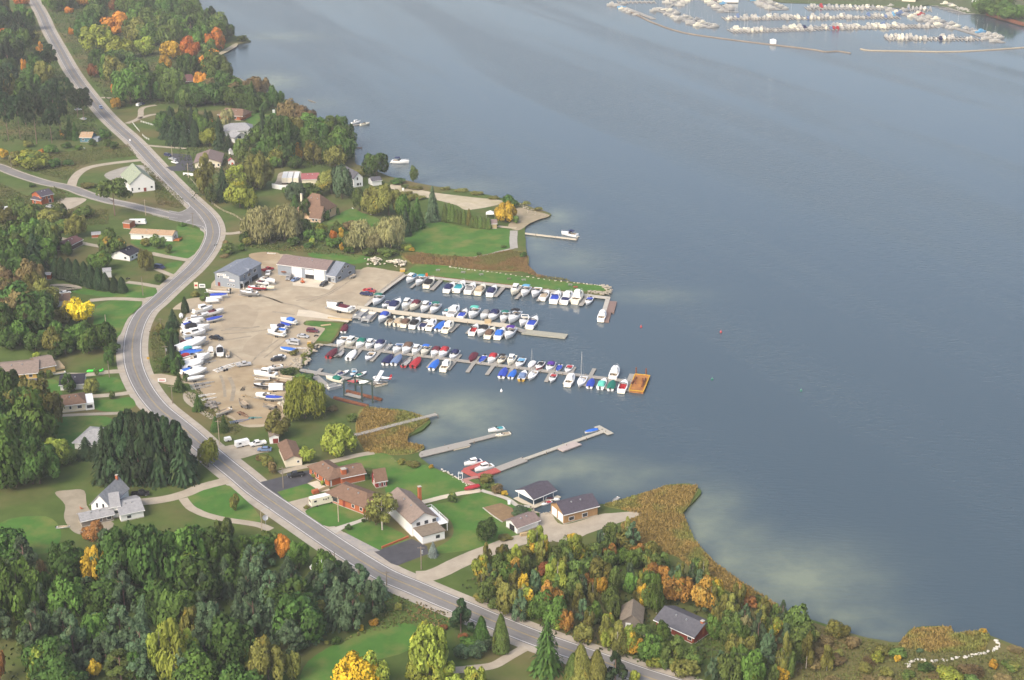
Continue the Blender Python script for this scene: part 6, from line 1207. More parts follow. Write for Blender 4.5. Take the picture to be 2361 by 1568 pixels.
boat2('runabout', 'tonneau:tan', fK, (1008,318), (888,342), 'cream runabout with outboard at the end of the weathered jetty', 'cream', Lm=6)
boat2('covered', 'cover:bright', fK, (1820,280), (1700,312), 'boat under bright blue cover beside the long grey jetty', Lm=5.6)
boat2('hardtop', 'tonneau:navy', fK, (745,578), (598,608), 'white hardtop boat with navy cover outside the red dock', Lm=6.8)
boat2('hardtop', None, fK, (860,620), (685,668), 'white hardtop boat inside the red U-shaped dock', Lm=7.4)
boat2('runabout', 'tonneau:red', fK, (1380,950), (1315,975), 'white runabout with red interior in the boat shelter slip', Lm=4.6)
boat2('runabout', 'tonneau:maroon', fK, (1365,920), (1450,928), 'maroon-decked boat moored beyond the boat shelter slip', Lm=4.8)
boat2('open', None, fK, (2015,905), (1955,950), 'small grey rowing boat pulled up by the brown point', Lm=4.4, inner=GREYV)
boat2('cruiser', 'full:green', fF, (1675,945), (1540,915), 'cream boat with green canvas cabin on the lowest dock', 'cream', Lm=8)
boat2('runabout', 'tonneau:navy', fF, (1650,885), (1730,855), 'white runabout with navy cover on the lowest dock', Lm=6.4)
boat2('runabout', 'arch+tonneau:sky', fF, (1800,850), (1765,898), 'pale blue runabout with tower arch on the lowest dock', 'sky', Lm=6)
boat2('runabout', 'tonneau:green', fF, (1820,895), (1895,865), 'white runabout with green seats on the lowest dock', Lm=6)
boat2('open', None, fF, (1990,985), (2095,968), 'cream open boat beside the seaplane', 'cream', Lm=5.6)
boat2('pontoon', None, fF, (1560,1010), (1660,985), 'white flat raft boat moored below the willow', Lm=6.4)
boat2('pontoon', None, fF, (1545,985), (1620,965), 'white pedal raft beside the flat raft boat', Lm=4.6)
# red-orange inflatable and grey tender near the lift
for lab, x, y, c in (('bright red inflatable dinghy on the lowest dock', 1775, 945, 'red'), ('grey-white inflatable dinghy beside the red one', 1880, 948, 'white')):
    r = empty('inflatable_dinghy', P(fF, x, y, .35), .2); tag(r, lab, 'dinghy')
    MB().tube([(-1.9,-.8,.3),(1.2,-.8,.3),(2.2,0,.4),(1.2,.8,.3),(-1.9,.8,.3)], .33, 8).obj('tube', paint(c), r, True); MB().box(-1.8,1.3,-.7,.7,.1,.2).obj('floor', GREYV, r)
boat2('covered', 'cover:red', fK, (722,800), (598,832), 'boat under a crimson cover parked at the lawn path end', 'red', LAND+.5, Lm=5.6)
boat2('covered', 'cover:white', fM, (540,540), (628,465), 'white shrouded boat parked at the roadside trees', z=LAND+.5, Lm=7.5)
boat2('open', None, fD, (625,862), (695,868), 'white upturned dinghy on the grass behind the workshop', z=LAND+.2, Lm=4.4)
boat2('open', None, fE, (590,672), (505,688), 'white boat on a trailer beside the yellow wing', z=LAND+.5, Lm=5)
boat2('open', None, fC, (35,835), (110,812), 'white skiff lying beside the gravel track', z=LAND+.3, Lm=4.5)
boat2('covered', 'cover:white', fE, (1672,170), (1668,130), 'white dinghy standing behind the yard hedge', z=LAND+.3, Lm=5)

# boat yard: boats stored ashore, each on its trailer
TRM = {}
def trailer_mesh():
    fr_ = MB()
    for s in (-1, 1): fr_.bar((-3.4, s*.85, .5), (1.8, s*.85, .5), .1, .14).bar((1.8, s*.85, .5), (4.6, 0, .5), .1, .14)
    for x in (-3.2, -1.6, 0, 1.6): fr_.bar((x, -.85, .5), (x, .85, .5), .1)
    for s in (-1, 1): fr_.bar((-3.2, s*.45, .68), (1.2, s*.35, .72), .12, .1)
    TRM['frame'] = fr_.mesh('frame', STEEL); TRM['white'] = GEL
    TRM['wheel'] = MB().tube([(0,-.11,0),(0,.11,0)], .33, 10).mesh('wheel', BLACK); TRM['post'] = MB().box(2.4,2.5,-.05,.05,.5,1.1).mesh('winch_post', STEEL)
    TRM['jack'] = MB().box(4.1,4.2,-.04,.04,0,.55).mesh('jack', STEEL)
trailer_mesh()
def trailer(p, hd, L, label, m=None, group='boat trailers in the yard'):
    s = L/8; r = empty('boat_trailer', p, hd, (s, s, max(.8, s))); tag(r, label, 'trailer', group)
    o = obj('frame', TRM['frame'], r)
    if m: o.material_slots[0].link = 'OBJECT'; o.material_slots[0].material = m
    for x in (-1.3, -.5):
        for sg in (-1, 1): obj('wheel', TRM['wheel'], r, (x, sg*1.05, .33))
    obj('winch_post', TRM['post'], r); obj('jack', TRM['jack'], r)
    return r
def yard_boat(kind, top, f, st, bw, label, hull='white', Lm=None, tr=True):
    r = boat2(kind, top, f, st, bw, label, hull, LAND+1.0, 'boats stored ashore in the yard', None, (Lm or (P(f, *st)-P(f, *bw)).length)*1.22)
    if tr: trailer(Vector((r.location.x, r.location.y, LAND+.06)), r.rotation_euler.z, r.scale.x*8, ' '.join(('trailer under the '+label).split()[:16]), None)
    return r
Y = fY1
for i, (k_, tp, st, bw, hl, lab) in enumerate([
 ('hardtop', 'tonneau:tan', (395,150), (660,90), 'white', 'white hardtop boat topmost in the yard row'),
 ('cruiser', 'tonneau:maroon', (620,180), (850,130), 'white', 'boat with maroon cover in front of the topmost yard boat'),
 ('covered', 'cover:blue', (610,290), (840,245), 'white', 'boat under bright royal blue cover in the yard row'),
 ('cruiser', None, (380,240), (590,190), 'white', 'white cruiser second from the top of the yard row'),
 ('hardtop', None, (260,290), (510,285), 'white', 'white hardtop third from the top of the yard row'),
 ('cruiser', 'tonneau:blue', (200,390), (460,345), 'white', 'white cruiser with blue cover flap in the yard row'),
 ('cruiser', 'full:black', (220,470), (600,425), 'white', 'white cruiser with black top in the yard row'),
 ('hardtop', None, (235,560), (540,500), 'white', 'white hardtop below the black-topped yard boat'),
 ('runabout', 'tonneau:slate', (230,620), (460,590), 'white', 'low white runabout below the second hardtop in the yard'),
 ('cruiser', 'full:maroon', (140,690), (330,650), 'maroon', 'maroon-topped boat against the yard hedge'),
 ('covered', 'cover:white', (120,790), (540,650), 'white', 'largest white shrink-wrapped boat of the yard row'),
 ('cruiser', 'full:teal', (190,815), (470,780), 'white', 'white boat with teal canvas in the yard row'),
 ('covered', 'cover:bright', (185,870), (500,830), 'white', 'boat under sky blue tarpaulin in the yard row'),
 ('cruiser', 'full:red', (160,935), (420,890), 'white', 'boat with torn crimson canvas in the yard row'),
 ('cruiser', None, (200,1010), (600,920), 'white', 'long white cruiser below the crimson canvas boat'),
 ('covered', 'cover:white', (190,1100), (500,1020), 'white', 'white wrapped boat below the long white cruiser'),
 ('cruiser', 'tonneau:bright', (190,1170), (470,1105), 'white', 'white boat with a blue stern cover low in the yard row'),
 ('covered', 'cover:white', (270,1220), (560,1135), 'white', 'white wrapped boat second from the bottom of the yard row'),
 ('covered', 'cover:white', (290,1282), (530,1250), 'white', 'white wrapped boat at the bottom of the yard row'),
 ('covered', 'cover:white', (215,345), (450,312), 'white', 'white wrapped boat squeezed above the blue cover flap boat'),
 ('covered', 'cover:white', (225,515), (520,460), 'white', 'white wrapped boat squeezed below the black-topped boat'),
 ('cruiser', 'tonneau:navy', (170,745), (430,700), 'white', 'white boat squeezed beside the largest wrapped boat'),
 ('covered', 'cover:blue', (150,850), (400,800), 'white', 'boat under dull blue tarpaulin squeezed below the teal canvas'),
 ('covered', 'cover:white', (190,970), (480,905), 'white', 'white wrapped boat squeezed behind the crimson canvas boat'),
 ('covered', 'cover:white', (200,1055), (520,970), 'white', 'white wrapped boat squeezed below the long yard cruiser'),
 ('covered', 'cover:white', (240,1195), (510,1120), 'white', 'white wrapped boat squeezed low in the yard row')]):
    yard_boat(k_, tp, Y, st, bw, lab, hl)
for k_, tp, f, st, bw, hl, lab, L_ in [
 ('open', None, fQ, (290,650), (0,648), 'white', 'long white open boat on the gravel by the office sign wall', 9),
 ('covered', 'cover:blue', fQ, (60,715), (275,712), 'white', 'boat under royal blue cover before the office', 6.5),
 ('covered', 'cover:white', fQ, (10,765), (180,755), 'white', 'white wrapped boat beside the blue covered one before the office', 6),
 ('covered', 'cover:white', fQ, (0,795), (140,795), 'white', 'low white wrapped boat foremost before the office', 5),
 ('hardtop', None, fQ, (700,690), (500,680), 'grey', 'bare metal cabin boat standing in the open yard', 7),
 ('runabout', None, fQ, (830,600), (620,598), 'red', 'red and white runabout before the office balcony', 7),
 ('cruiser', None, fQ, (800,470), (980,515), 'white', 'white cruiser with blue trim behind the office', 7),
 ('runabout', 'tonneau:maroon', fQ, (740,510), (890,545), 'white', 'white runabout with maroon cover behind the office', 6),
 ('cruiser', None, fQ, (820,590), (940,600), 'cream', 'cream boat at the stern of the red runabout', 5.5),
 ('cruiser', 'tonneau:maroon', fQ, (2050,930), (1800,880), 'white', 'big white cruiser with maroon cockpit ashore at the pier root', 10.5),
 ('open', None, fQ, (2160,400), (2090,440), 'white', 'white dinghy leaning by the grey annex', 4),
 ('cruiser', 'full:bright', fY1, (2080,330), (1840,280), 'white', 'white boat with bright blue canvas beside the concrete ramp', 6.6),
 ('covered', 'cover:blue', fY1, (1970,375), (1850,340), 'white', 'small boat under a blue cover below the ramp', 5),
 ('cruiser', 'full:navy', fY1, (1890,420), (1690,400), 'white', 'white boat with navy canvas in the middle of the yard', 6),
 ('runabout', 'tonneau:bright', fY1, (1900,465), (1700,440), 'white', 'white runabout with a blue seat cover in the middle of the yard', 6),
 ('cruiser', None, fY1, (1860,530), (1650,490), 'white', 'white cruiser lowest of the mid-yard group', 7),
 ('covered', 'cover:bright', fY1, (2060,800), (1850,770), 'white', 'boat under blue tarpaulin near the rocky bank', 6),
 ('hardtop', None, fY1, (655,890), (665,770), 'cream', 'cream-topped boat seen stern-on in the yard', 6.5),
 ('cruiser', 'full:black', fY1, (815,890), (800,740), 'white', 'white boat with black canvas seen stern-on in the yard', 7.5),
 ('open', None, fY1, (938,900), (938,790), 'white', 'small open boat seen stern-on in the yard', 5),
 ('hardtop', None, fY2, (1650,280), (1360,250), 'white', 'white hardtop cruiser at the yard bank', 8),
 ('runabout', None, fY2, (1740,130), (1560,170), 'white', 'white and red runabout at the bank behind the hardtop', 6),
 ('open', None, fY2, (1540,330), (1370,330), 'white', 'white punt with a grey-blue deck at the yard bank', 5),
 ('open', None, fY2, (1970,330), (1690,300), 'cream', 'old cream boat with broken cabin by the willow', 7),
 ('open', None, fY2, (1930,390), (1700,360), 'brown', 'old brown wooden hull by the willow', 6.5),
 ('runabout', None, fY2, (1560,450), (1360,440), 'black', 'dark runabout before the white box trailer', 6),
 ('covered', 'cover:white', fY2, (1530,590), (1400,585), 'white', 'small white wrapped boat on the bank below the box trailer', 4.5),
 ('covered', 'cover:blue', fY2, (1590,650), (1740,660), 'white', 'boat under crumpled blue tarpaulin by the willow', 5.5),
 ('runabout', None, fY2, (1600,640), (1400,620), 'white', 'white and black runabout beside the crumpled tarpaulin', 6.5),
 ('open', None, fY2, (1640,800), (1520,770), 'grey', 'grey aluminium skiff on the bank by the rubble', 5),
 ('open', None, fY2, (1190,790), (1080,690), 'grey', 'grey aluminium skiff in the open lower yard', 6.5),
 ('open', None, fY2, (870,860), (730,920), 'white', 'old brown and white hull at the lower yard edge', 6)]:
    yard_boat(k_, tp, f, st, bw, lab, hl, L_)
trailer(P(fY2, 400, 480), .45, 8, 'empty grey trailer topmost of the stacked trailers', ALU); trailer(P(fY2, 380, 430), .45, 8, 'empty grey trailer leaning behind the stacked trailers', ALU); trailer(P(fY2, 480, 410), .5, 7, 'empty grey trailer nearest the wrapped boats', ALU)
trailer(P(fY2, 500, 610), .4, 7, 'empty white trailer behind the small spruce', GEL); trailer(P(fY2, 540, 670), .5, 6, 'empty white trailer on the gravel by the rubble heap', GEL); trailer(P(fY2, 1050, 1050), .45, 7.5, 'empty blue-grey trailer at the bottom of the yard', paint('slate')); trailer(P(fY2, 1130, 930), -.8, 7, 'rusty red empty trailer in the lower yard', RUST); trailer(P(fY2, 1320, 990), .1, 5, 'small teal trailer at the bottom of the yard', paint('teal'))
trailer(P(fY2, 1180, 620), -.5, 5, 'wooden cradle trailer in the lower yard', WL['tan']); trailer(P(fY1, 640, 990), .6, 5, 'small silver trailer beside the long white cruiser', ALU); trailer(P(fY2, 1130, 500), 1.5, 5, 'dark little trailer in the middle of the lower yard', BLACK); trailer(P(fY2, 820, 1140), .45, 13, 'long white trailer hitched to the silver pickup', GEL) if False else None
a, b = P(fY2, 620, 235), P(fY2, 1060, 75)
trailer((a+b)/2, math.atan2((b-a).y, (b-a).x), (b-a).length*.98, 'long white boat trailer hitched behind the silver pickup', GEL)
trailer(P(fY1, 2140, 760), .05, 6, 'empty white trailer behind the blue tarpaulin boat', GEL); trailer(P(fY1, 1600+20, 1075), -.1, 6, 'pale wooden trailer on the bank near the lowest dock', WL['tan'])

# ------------------------------------------------------------------ docks, platforms, far marina
def quad_pts(f, pts, z): return [P(f, *p, z) for p in pts]
def dockpart(name, a, b, w, z, m, parent, org, t=.28):
    d = b-a; L = math.hypot(d.x, d.y)
    o = MB().box(0, L, -w/2, w/2, -t, 0).obj(name, m, parent, loc=Vector((a.x, a.y, z))-org, rz=math.atan2(d.y, d.x)); return o
def dock(name, label, f, a, b, w, m, fingers=(), fw=1.5, z=.55, piles=0, cat='dock', group=None, ff=None):
    A, B = P(f, *a, z), P(f, *b, z); r = empty(name, A); tag(r, label, cat, group)
    dockpart('deck', A, B, w, z, m, r, A)
    for q in fingers:
        g = ff or f
        c = 1.3 if len(q) < 5 else q[4]
        dockpart('finger', P(g, q[0], q[1], z-.02), P(g, q[2], q[3], z-.02), q[4] if len(q) > 4 else fw, z-.02, m, r, A)
    n = max(2, int((B-A).length/9))
    dd = (B-A).normalized(); nn = Vector((-dd.y, dd.x, 0))
    for i in range(n+1):
        for s in (-1, 1):
            MB().tube([(0,0,-1.5),(0,0,.5)], .13, 6).obj('pile', WOODP, r, loc=(B-A)*(i/n)+nn*s*(w/2+.1))
    return r
dock('finger_dock', 'long grey finger dock with berths on both sides', fF, (1405,572), fG(0,0) and (2361,0), 2.3, DOCKW) if False else None
A_, B_ = fF(1415,575), fH(1750,932)
r4 = dock('finger_dock', 'long grey finger dock with berths on both sides', fV, A_, B_, 2.3, DOCKW)
org = Vector(r4.location)
for f, x0, y0, x1, y1 in [(fF,1715,590,1600,705),(fF,1892,590,1780,725),(fF,2090,592,1950,745),(fG,372,948,270,1056),(fG,540,958,455,1075),(fG,742,970,626,1100),(fG,925,980,815,1120),(fG,1092,1000,990,1142),(fG,1262,1040,1170,1165),(fG,1440,1050,1355,1185),(fG,1610,1075,1535,1200),(fG,1802,1080,1715,1230),(fG,1978,1095,1885,1250),(fG,2162,1110,2075,1270),(fG,2352,1135,2265,1295)]:
    dockpart('finger', P(f,x0,y0,.52), P(f,x1,y1,.52), 1.6, .52, DOCKW, r4, org)
dockpart('end_platform', P(fH,1785,866,.53), P(fH,1718,1020,.53), 3.2, .53, DOCKW, r4, org)
r1 = dock('north_pier', 'grey pier along the lawn with short berth fingers', fG, (432,244), (2295,458), 3.0, CONC, z=.95)
org = Vector(r1.location)
for x0, y0, x1, y1, w in [(745,296,662,382,2.2),(560,290,470,362,1.2),(890,350,855,400,1.2),(1075,370,1040,425,1.2),(1325,358,1245,445,2.2),(1490,410,1440,465,1.6),(1680,440,1640,485,1.6),(1880,460,1840,508,1.6),(2095,440,2035,528,2.0)]:
    dockpart('finger', P(fG,x0,y0,.75), P(fG,x1,y1,.75), w, .75, DOCKW, r1, org)
dockpart('end_arm', P(fG,2290,452,.93), P(fG,2250,585,.93), 2.0, .93, CONC, r1, org)
dockpart('red_fascia', P(fG,460,236,1.12), P(fG,1750,380,1.12), .3, 1.12, RUST, r1, org)
r2 = dock('broad_pier', 'broad pale timber pier through the marina basin', fG, (-40,545), (1370,716), 4.2, DOCKP, z=.9)
org = Vector(r2.location)
dockpart('ramp', P(fG,1365,716,.85), P(fG,1520,768,.85), 3.0, .85, DOCKW, r2, org)
dockpart('end_pontoon', P(fG,1505,768,.7), P(fG,1905,812,.7), 5.0, .7, mat('grey green decking', (.36,.35,.28), (.28,.27,.22), 1, .9), r2, org, .5)
for x0, y0, x1, y1 in [(150,606,95,672),(905,700,830,772),(1040,730,990,785),(420,575,440,545),(640,600,665,570),(810,625,835,590),(1310,690,1330,665),(1530,735,1555,690)]:
    dockpart('finger', P(fG,x0,y0,.6), P(fG,x1,y1,.6), 1.8, .6, DOCKW, r2, org)
o = MB().box(-1.4,1.4,-1,1,0,1.3).box(-1.5,1.5,-1.1,1.1,1.3,1.4).obj('fuel_locker', WL['tan'], loc=P(fG,1180,690,.9)); tag(o, 'tan fuel locker standing on the broad pale pier', 'locker')
r3 = dock('low_dock', 'grey dock running from the yard bank past the willow', fF, (1150,800), (1985,950), 2.4, DOCKW)
org = Vector(r3.location)
for x0, y0, x1, y1 in [(1490,815,1430,872),(1665,832,1590,900),(1850,860,1790,920),(2010,920,1960,965)]:
    dockpart('finger', P(fF,x0,y0,.52), P(fF,x1,y1,.52), 1.6, .52, DOCKW, r3, org)
dockpart('side_platform', P(fF,1430,885,.52), P(fF,1545,985,.52), 3.0, .52, DOCKW, r3, org)
rj = dock('weathered_jetty', 'weathered grey jetty below the reed bed', fK, (-60,560), (900,315), 2.4, DOCKW, z=.6); org = Vector(rj.location)
dockpart('wide_section', P(fK,110,520,.66), P(fK,630,395,.66), 4.2, .66, DOCKW, rj, org); dockpart('low_step', P(fK,490,455,.4), P(fK,635,420,.4), 1.4, .4, DOCKP, rj, org)
rk = dock('long_jetty', 'long grey jetty with T-shaped end reaching into the lake', fK, (1145,545), (1880,285), 1.8, mat('pale grey decking', (.42,.40,.34), (.34,.32,.27), 1, .9), z=.6); org = Vector(rk.location)
dockpart('t_head', P(fK,1815,240,.62), P(fK,1945,312,.62), 2.6, .62, MATS['pale grey decking'], rk, org); dockpart('inner_deck', P(fK,895,640,.62), P(fK,1148,545,.62), 3.6, .62, DOCKW, rk, org)
o = MB(); q = [P(fK,1448,445,.7), P(fK,1600,378,.7), P(fK,1675,408,.7), P(fK,1505,472,.7)]; o = MB().poly([(p.x, p.y) for p in q][::-1] if False else [(p.x, p.y) for p in q][::-1], .3, .72); o = o.obj('swim_raft', mat('pinkish grey decking', (.42,.36,.33), None, 1, .9)); tag(o, 'pinkish grey raft lashed to the long grey jetty', 'raft')
ru = empty('red_dock', P(fK,700,705,.7)); tag(ru, 'red U-shaped dock at the garden shore', 'dock'); org = Vector(ru.location)
for nm, a, b, w in (('arm',(905,640),(705,705),3.2),('back',(710,700),(590,640),2.4),('arm',(600,640),(800,572),2.2)):
    dockpart(nm, P(fK,*a,.75), P(fK,*b,.75), w, .75+random.uniform(0,.01), REDP, ru, org, .5)
dockpart('gangway', P(fK,590,735,.9), P(fK,720,705,.9), 1.6, .9, mat('faded red boards', (.38,.20,.17), None, 1, .9), ru, org)
rr = empty('shore_walk', P(fK,585,735,LAND+.1)); tag(rr, 'faded red boardwalk along the garden shore', 'boardwalk'); dockpart('deck', P(fK,585,735,LAND+.12), P(fK,700,795,LAND+.12), 2.0, LAND+.15, MATS['faded red boards'], rr, Vector(rr.location), .1)
for x in (540, 565): pass
o = empty('garden_arbour', P(fK,558,725)); tag(o, 'small white trellis arbour at the garden shore', 'arbour')
for a, b_ in ((-.7,-.5),(.7,-.5),(.7,.5),(-.7,.5)): MB().box(a-.06,a+.06,b_-.06,b_+.06,0,2.1).obj('post', WHITE, o)
MB().box(-.9,.9,-.6,-.5,2.1,2.2).box(-.9,.9,.5,.6,2.1,2.2).box(-.5,-.4,-.7,.7,2.2,2.3).box(.4,.5,-.7,.7,2.2,2.3).obj('lattice', WHITE, o)
dock('reed_boardwalk', 'narrow grey boardwalk through the reed bed', fJ, (1215,320), (1960,128), 2.0, DOCKW, z=1.7, cat='boardwalk')
dock('peninsula_jetty', 'low grey jetty off the peninsula lawn', fP, (1430,592), (2175,680), 1.9, DOCKP, z=.7)
dock('far_jetty', 'little grey jetty below the upper shore trees', fB, (1645,616), (1850,592), 1.8, DOCKW, z=.6)
dock('tiny_jetty', 'tiny dark jetty at the upper wooded shore', fB, (1700,735), (1770,752), 2.6, DOCKW, z=.6); dock('tiny_jetty', 'thin driftwood jetty just below the tiny one', fB, (1790,806), (1860,806), 1.2, DOCKB, z=.5)
# brown platform
o = empty('brown_platform', P(fH,1600,250,.5)); tag(o, 'brown timber platform at the end of the north pier', 'platform'); org = Vector(o.location)
q = [P(fH,1548,195,.6), P(fH,1632,200,.6), P(fH,1605,300,.6), P(fH,1530,285,.6)]
MB().poly([((p-org).x, (p-org).y) for p in q][::-1], -.5, .25).obj('deck', DOCKB, o); q = [P(fH,1530,288,.6), P(fH,1582,292,.6), P(fH,1558,382,.6), P(fH,1516,380,.6)]
MB().poly([((p-org).x, (p-org).y) for p in q][::-1], -.5, .2).obj('lower_deck', DOCKB, o)
# rusty barge
o = empty('barge', P(fH,1745,1018,.0)); tag(o, 'rusty orange steel barge at the end of the finger dock', 'barge'); org = Vector(o.location)
q = [((P(fH,*p,.9)-org).x, (P(fH,*p,.9)-org).y) for p in ((1800,868),(1935,882),(1875,1030),(1745,1016))]
MB().poly(q[::-1], -.5, .9).obj('deck', mat('rusty barge deck', (.45,.20,.05), (.26,.11,.04), .35, .9), o); c = [Vector((x, y, 0)) for x, y in q]
mb = MB(); [mb.bar(c[i]+Vector((0,0,1.0)), c[(i+1) % 4]+Vector((0,0,1.0)), .35, .25) for i in range(4)]; mb.obj('rim', mat('yellow barge rim', (.58,.34,.03), None, 1, .8), o)
for x, y in ((1808,862),(1900,870),(1800,960),(1870,960)):
    p = P(fH, x, y, .9)-org; MB().tube([(0,0,-1.5),(0,0,2.6)], .28, 8).obj('spud_post', RUST, o, loc=Vector((p.x, p.y, .9)))
for x0, y0, x1, y1 in ((1765,965,1810,905),(1860,990,1895,915)):
    a, b = P(fH,x0,y0,.9)-org, P(fH,x1,y1,.9)-org; MB().bar((a.x,a.y,1.3),(b.x,b.y,1.3),.5,.7).obj('deck_beam', RUST, o)
# old boat lift
o = empty('boat_lift', P(fBk,1230,1020,0)); tag(o, 'dark steel boat lift frame with rusty pontoons beside the willow', 'boat lift'); org = Vector(o.location)
GRN = mat('dark green steel', (.05,.075,.065), None, 2, .7)
pts = {}
for k_, x, y, h in (('a',1220,1010,6.5),('b',1410,925,6.0),('c',1520,1105,7),('d',1700,1130,9.5)):
    p = P(fBk,x,y,0)-org; pts[k_] = (p, h); MB().box(p.x-.3,p.x+.3,p.y-.3,p.y+.3,-1,h).obj('post', GRN, o)
for i, j in (('a','b'),('c','d'),('a','c'),('b','d')):
    (p, h), (q, g) = pts[i], pts[j]; MB().bar((p.x,p.y,h-.3),(q.x,q.y,g-.3),.35,.5).obj('beam', GRN, o)
for x0, y0, x1, y1 in ((1050,1045,1620,1185),(1260,930,1850,1080)):
    a, b = P(fBk,x0,y0,.3)-org, P(fBk,x1,y1,.3)-org; MB().tube([(a.x,a.y,.3),(b.x,b.y,.3)], .75, 10).obj('pontoon', RUST, o, smooth=True)
a, b = P(fBk,1250,980,.5)-org, P(fBk,1515,1045,.5)-org; MB().bar((a.x,a.y,.6),(b.x,b.y,.6),2.2,.3).obj('deck', DOCKW, o)
# seaplane
c = P(fBk,1850,735,0); d = P(fBk,2020,735,0)-P(fBk,1650,715,0)
r = empty('seaplane', P(fBk,1830,790,0), math.atan2(-d.y, -d.x)); tag(r, 'white floatplane with red tail stripe moored on the lowest dock', 'seaplane')
MB().tube([(3.0,0,2.1),(2.4,0,2.15),(.6,0,2.2),(-2.5,0,2.2),(-4.6,0,2.35)], [.25,.6,.72,.45,.18], 10).obj('fuselage', GEL, r, smooth=True)
MB().add([(1.3,-5.5,2.95),(1.3,5.5,2.95),(-.4,5.5,2.92),(-.4,-5.5,2.92),(1.1,-5.5,3.08),(1.1,5.5,3.08),(-.35,5.5,2.98),(-.35,-5.5,2.98)], [(3,2,1,0),(4,5,6,7),(0,1,5,4),(1,2,6,5),(2,3,7,6),(3,0,4,7)]).obj('wing', GEL, r)
MB().add([(-3.6,-1.6,2.35),(-3.6,1.6,2.35),(-4.5,1.6,2.35),(-4.5,-1.6,2.35),(-3.6,-1.6,2.42),(-3.6,1.6,2.42),(-4.5,1.6,2.42),(-4.5,-1.6,2.42)], [(3,2,1,0),(4,5,6,7),(0,1,5,4),(1,2,6,5),(2,3,7,6),(3,0,4,7)]).obj('tailplane', paint('red'), r)
MB().add([(-3.5,.05,2.4),(-4.6,.05,2.4),(-4.8,.05,3.8),(-4.2,.05,3.8),(-3.5,-.05,2.4),(-4.6,-.05,2.4),(-4.8,-.05,3.8),(-4.2,-.05,3.8)], [(0,1,2,3),(7,6,5,4),(0,3,7,4),(1,0,4,5),(2,1,5,6),(3,2,6,7)]).obj('fin', paint('red'), r)
MB().box(.7,1.9,-.64,.64,2.35,2.75).obj('window', GLASS, r); MB().box(3.0,3.1,-1.0,1.0,2.03,2.17).obj('propeller', BLACK, r)
for s in (-1, 1):
    MB().tube([(3.2,s*1.3,.45),(2.4,s*1.3,.25),(-2.2,s*1.3,.25),(-3.0,s*1.3,.5)], [.1,.36,.34,.08], 8).obj('float', ALU, r, smooth=True)
    MB().bar((1.4,s*1.3,.4),(1.2,s*.5,1.7),.08).bar((-.8,s*1.3,.4),(-.6,s*.5,1.8),.08).bar((.8,s*.6,1.9),(.5,s*2.8,2.93),.08).obj('strut', STEEL, r)
# buoys
for lab, x, y, c in (('small red buoy off the brown platform', 1478, 755, 'red'), ('red buoy farther out from the brown platform', 1662, 767, 'red'), ('green buoy out from the rusty barge', 1642, 876, 'green'), ('green buoy farthest out on the lake', 1847, 902, 'green'), ('little white buoy between the docks and the jetties', 1156, 903, 'white')):
    r = empty('buoy', G(x, y, 0)); tag(r, lab, 'buoy'); MB().tube([(0,0,-.3),(0,0,.5),(0,0,1.0)], [.45,.5,.12], 8).obj('float', paint(c), r); MB().tube([(0,0,1.0),(0,0,1.5)], .06, 5).obj('top_mark', paint(c), r)
o = MB().tube([P(fB,1365,368,.1), P(fB,1400,380,.25), P(fB,1440,392,.1)], [.25,.35,.15], 6).obj('driftwood', WOODP); tag(o, 'dark driftwood log floating off the upper shore', 'driftwood')

# far marina across the bay
FARM = []
def far_mesh(sail):
    L, B = 9.5, 3.2; half, sheer = hull_fn(L, B, 1.3, .5); mb = MB(); rows = []
    for i in range(7):
        t = i/6; x = -L/2+L*t; w = half(t); s = sheer(t); rows.append([(x,w,s),(x-.2*t,w*.8,0),(x-.2*t,-w*.8,0),(x,-w,s)])
    v, f = loft(rows); mb.add(v, [tuple(reversed(q)) for q in f]); mb.add([(q[0]) for q in rows]+[(q[3]) for q in rows], [(i,i+1,i+8,i+7) for i in range(6)]); mb.f[-6:] = [tuple(reversed(q)) for q in mb.f[-6:]]; mb.add(rows[0], [(0,1,2,3)])
    mb.box(-L*.22, L*.18, -.95, .95, 1.3, 1.9 if sail else 2.7)
    if sail: mb.tube([(.5,0,1.5),(.5,0,12)], .07, 5)
    else: mb.box(-L*.15, L*.05, -.8, .8, 2.7, 3.3)
    return mb.mesh('boat_hull', mat('far gelcoat', (.52,.50,.45), (.40,.39,.36), .6, .5))
FM, FS = far_mesh(False), far_mesh(True)
fdocks = [(fT1,(165,45),(620,215),'breakwater quay',4,13,(235,55,570,195)),(fT1,(640,120),(1265,312),'long grey floating quay',4,12,(760,150,1230,280)),(fT1,(1380,200),(2361,215),'third pontoon row',2.5,20,None),(fT1,(1460,340),(2361,330),'outer pontoon row',2.5,20,None)]
